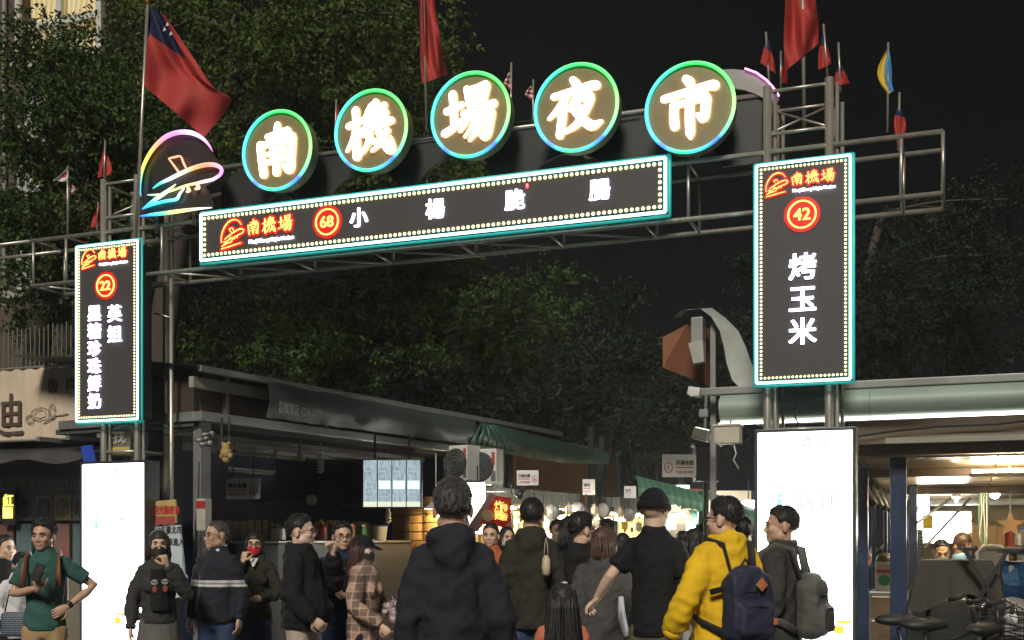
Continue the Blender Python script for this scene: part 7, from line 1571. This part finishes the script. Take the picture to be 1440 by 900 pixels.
for i, (pole, l, r_, Y, md, lab) in enumerate((
    (((1077,45),(1083,140)), [(1077,52),(1072,75),(1069,88)], [(1082,58),(1088,85),(1091,104)], 9.2, 'rocs', 'small red flag with dark corner, leftmost on the right tower'),
    (((1098,72),(1098,130)), [(1099,80),(1097,100),(1097,117)], [(1104,84),(1107,100),(1108,117)], 9.4, 'rocs', 'small red flag right beside the big red flag on the right tower'),
    (((1158,34),(1164,112)), [(1156,48),(1151,75),(1151,98)], [(1161,52),(1167,75),(1169,90)], 8.9, 'rocs', 'small red flag at the right corner post of the tower'),
    (((1179,60),(1182,130)), [(1178,92),(1174,108),(1173,121)], [(1184,92),(1190,105),(1195,117)], 8.9, 'rocs', 'small red flag hanging low right of the tower'),
    (((1249,60),(1248,185)), [(1246,70),(1234,98),(1238,118),(1248,133)], [(1251,72),(1254,98),(1254,115),(1257,128)], 8.7, 'sky', 'yellow and blue flag on the pole right of the tower'),
    (((1265,130),(1263,212)), [(1262,150),(1257,172),(1262,205)], [(1268,152),(1274,175),(1270,200)], 8.7, 'rocs', 'small red flag with white and blue top on the right bracket'),
    (((148,198),(146,262)), [(146,210),(140,235),(137,250)], [(149,212),(156,230),(157,245)], 10.9, 'red', 'small red flag on the left tower post'),
    (((95,234),(95,330)), [(95,235),(85,245),(74,254)], [(96,238),(96,248),(95,256)], 10.9, 'wr', 'small white flag left of the left tower'),
    (((97,256),(95,330)), [(96,257),(96,265),(96,273)], [(102,260),(108,266),(110,268)], 10.95, 'strip', 'tiny striped flag below the white flag at left'),
    (((138,284),(136,330)), [(137,288),(131,305),(127,320)], [(140,288),(141,305),(141,318)], 10.8, 'red', 'small red flag just above the left LED board'),
    (((719,88),(718,190)), [(717,98),(710,112),(708,118)], [(718,98),(718,112),(718,128)], 10.2, 'strip', 'small striped flag between the third and fourth round signs'),
    (((750,112),(749,190)), [(749,118),(740,128),(738,134)], [(750,118),(750,128),(749,142)], 10.4, 'strip', 'dim striped flag left of the fourth round sign'),
    (((473,140),(471,200)), [(472,144),(470,160),(469,172)], [(475,146),(477,160),(476,170)], 10.6, 'red', 'red flag tip left of the second round sign'),
    )):
    flag(lab, pole, l, r_, Y, md, 8, 14, .02, i*1.3)
# ================================================================== SMALL THINGS AT THE LEFT TOWER
def flat_sign(name, label, cat, pts, n, mat, d=.02):
    P = [GP(*p, n) for p in pts]; c = sum(P, Vector())/len(P); t = thing(name, label, cat, c.x, n); m = MB(); m.prism([(p.x,p.z) for p in P], d, (0,n,0)); m.build('sheet', mat, t); return t
t = flat_sign('notice_board', 'worn yellow and red notice board right of the left light box', 'sign', ((207,706),(247,702),(248,735),(208,740)), -.02, surf('faded yellow board', (.45,.32,.12), .6, var=.25, dirt=.4))
m = MB(); q = GP(228,717,-.05); put_text(m, '歡迎光臨夜市', .085, q.x, -.024, q.z, .001, .002, sx=.7); m.build('lettering', REDI, t); m = MB(); a, b = GP(208,738,0), GP(248,726,0); m.bbox((a.x,-.024,a.z),(b.x,-.021,b.z)); m.build('red_band', surf('faded red', (.3,.06,.05), .6), t)
t = flat_sign('notice_sheet', 'pale blue notice sheet with black lettering behind the masked woman', 'poster', ((208,742),(253,738),(258,790),(262,838),(240,842),(210,800)), -.03, surf('pale blue sheet', (.45,.52,.56), .6, var=.15, dirt=.2))
for tx, py in (('112年臺北市', 745), ('請勿機車進入', 762)): m = MB(); q = GP(234,py,-.05); put_text(m, tx, .075, q.x, -.033, q.z, .001, .001, sx=.8); m.build('lettering', INK, t)
t = flat_sign('plastic_pouch', 'clear plastic pouch hanging low at the left stall post', 'pouch', ((252,810),(262,808),(266,838),(254,842)), -.1, surf('milky pouch', (.5,.5,.5), .3, var=.2)); m = MB(); q = GP(256,809,-.1); m.tube((q.x,-.09,q.z),(q.x,-.09,q.z+.2),.003,4); m.build('cord', BLACKM, t)
t = flat_sign('tower_plate', 'grey metal plate with raised character between the left tower posts', 'plate', ((151,598),(183,596),(183,640),(151,644)), .05, surf('grey plate', (.2,.18,.15), .5, .3, var=.2, dirt=.5)); m = MB(); q = GP(167,612,.04); put_text(m, '我', .17, q.x, .044, q.z, .003, .003); m.build('lettering', surf('pale plate letter', (.4,.38,.33), .5), t)
m = MB(); a, b = GP(153,641,.04), GP(182,628,.04); m.bbox((a.x,.042,a.z),(b.x,.046,b.z)); m.build('yellow_label', surf('yellow label', (.5,.4,.12), .5), t)
t = flat_sign('blue_placard', 'small bright blue placard above the left light box', 'placard', ((113,628),(129,625),(134,648),(118,653)), -.06, surf('bright blue card', (.02,.06,.4), .5)); m = MB(); q = GP(122,645,-.06); m.tube((q.x,-.05,q.z),(q.x+.05,0,q.z-.2),.006,5); m.build('stick', BLACKM, t)
t = thing('column', 'dark square column behind the left gate tower', 'column', GP(226,600,.55).x, .55); q = GP(226,600,.55); m = MB(); m.bevbox((q.x,.62,1.35),(.26,.2,2.7),.01); m.build('shaft', DARK, t); m = MB(); m.bevbox((q.x,.62,.06),(.34,.28,.12),.01); m.build('base', GALV, t)
t = thing('stall_notebook', 'pale lit clipboard on the dark column', 'clipboard', GP(213,690,.4).x, .4); q = GP(214,685,.4); m = MB(); m.bevbox((q.x,.4,q.z),(.07,.01,.16),.002); m.build('board', surf('pale blue card', (.4,.42,.5), .5), t); m = MB(); m.bevbox((q.x,.395,q.z+.075),(.04,.014,.02),.002); m.build('clip', STAIN, t)
# cables slung along the gate beam and from the tower
def cable(label, pts, n, r=.006, group='cables on the gate'):
    P = [GP(*p, n) for p in pts]; t = thing('cable', label, 'cable', P[0].x, n, 0, group); m = MB(); cv = catmull([tuple(p) for p in P], 6); m.loft([Vector(c) for c in cv], r, 5); m.build('wire', BLACKM, t, True)
    m = MB(); m.bevbox(P[0], (.03,.03,.04), .004); m.build('clamp', GALV, t); return t
cable('black cable looping from the left LED board to the thin post', ((196,586),(206,598),(220,604),(238,600)), .05); cable('cable sagging under the long LED board', ((300,372),(380,374),(470,360),(560,352),(650,346),(760,330),(900,312)), .1); cable('cable from the right LED board down to the light box', ((1120,540),(1128,560),(1118,585),(1132,606)), .05); cable('cable strung from the left tower to the stall corner', ((205,600),(225,612),(255,606),(290,600)), .3); cable('cables along the top rail behind the round signs', ((440,210),(520,200),(620,190),(720,172),(820,168),(900,160)), .16)
# ================================================================== HAZE ADDED FOR THE GLOW OF THE LIGHTS
hz = MB(); hz.bbox((-74,-34,-1.2), (74,94,14.5)); ob = hz.build('haze', surf('dark shop wall', (.03,.03,.033))); ob['kind'] = 'stuff'; ob.data.materials.clear()
air = bpy.data.materials.new('added glow haze'); air.use_nodes = True; nt = air.node_tree
for n in list(nt.nodes):
    if n.type != 'OUTPUT_MATERIAL': nt.nodes.remove(n)
pv = nt.nodes.new('ShaderNodeVolumePrincipled'); pv.inputs['Density'].default_value = .0018; pv.inputs['Color'].default_value = (.9,.92,.95,1); pv.inputs['Anisotropy'].default_value = .6
nt.links.new(pv.outputs[0], nt.nodes['Material Output'].inputs['Volume']); ob.data.materials.append(air)
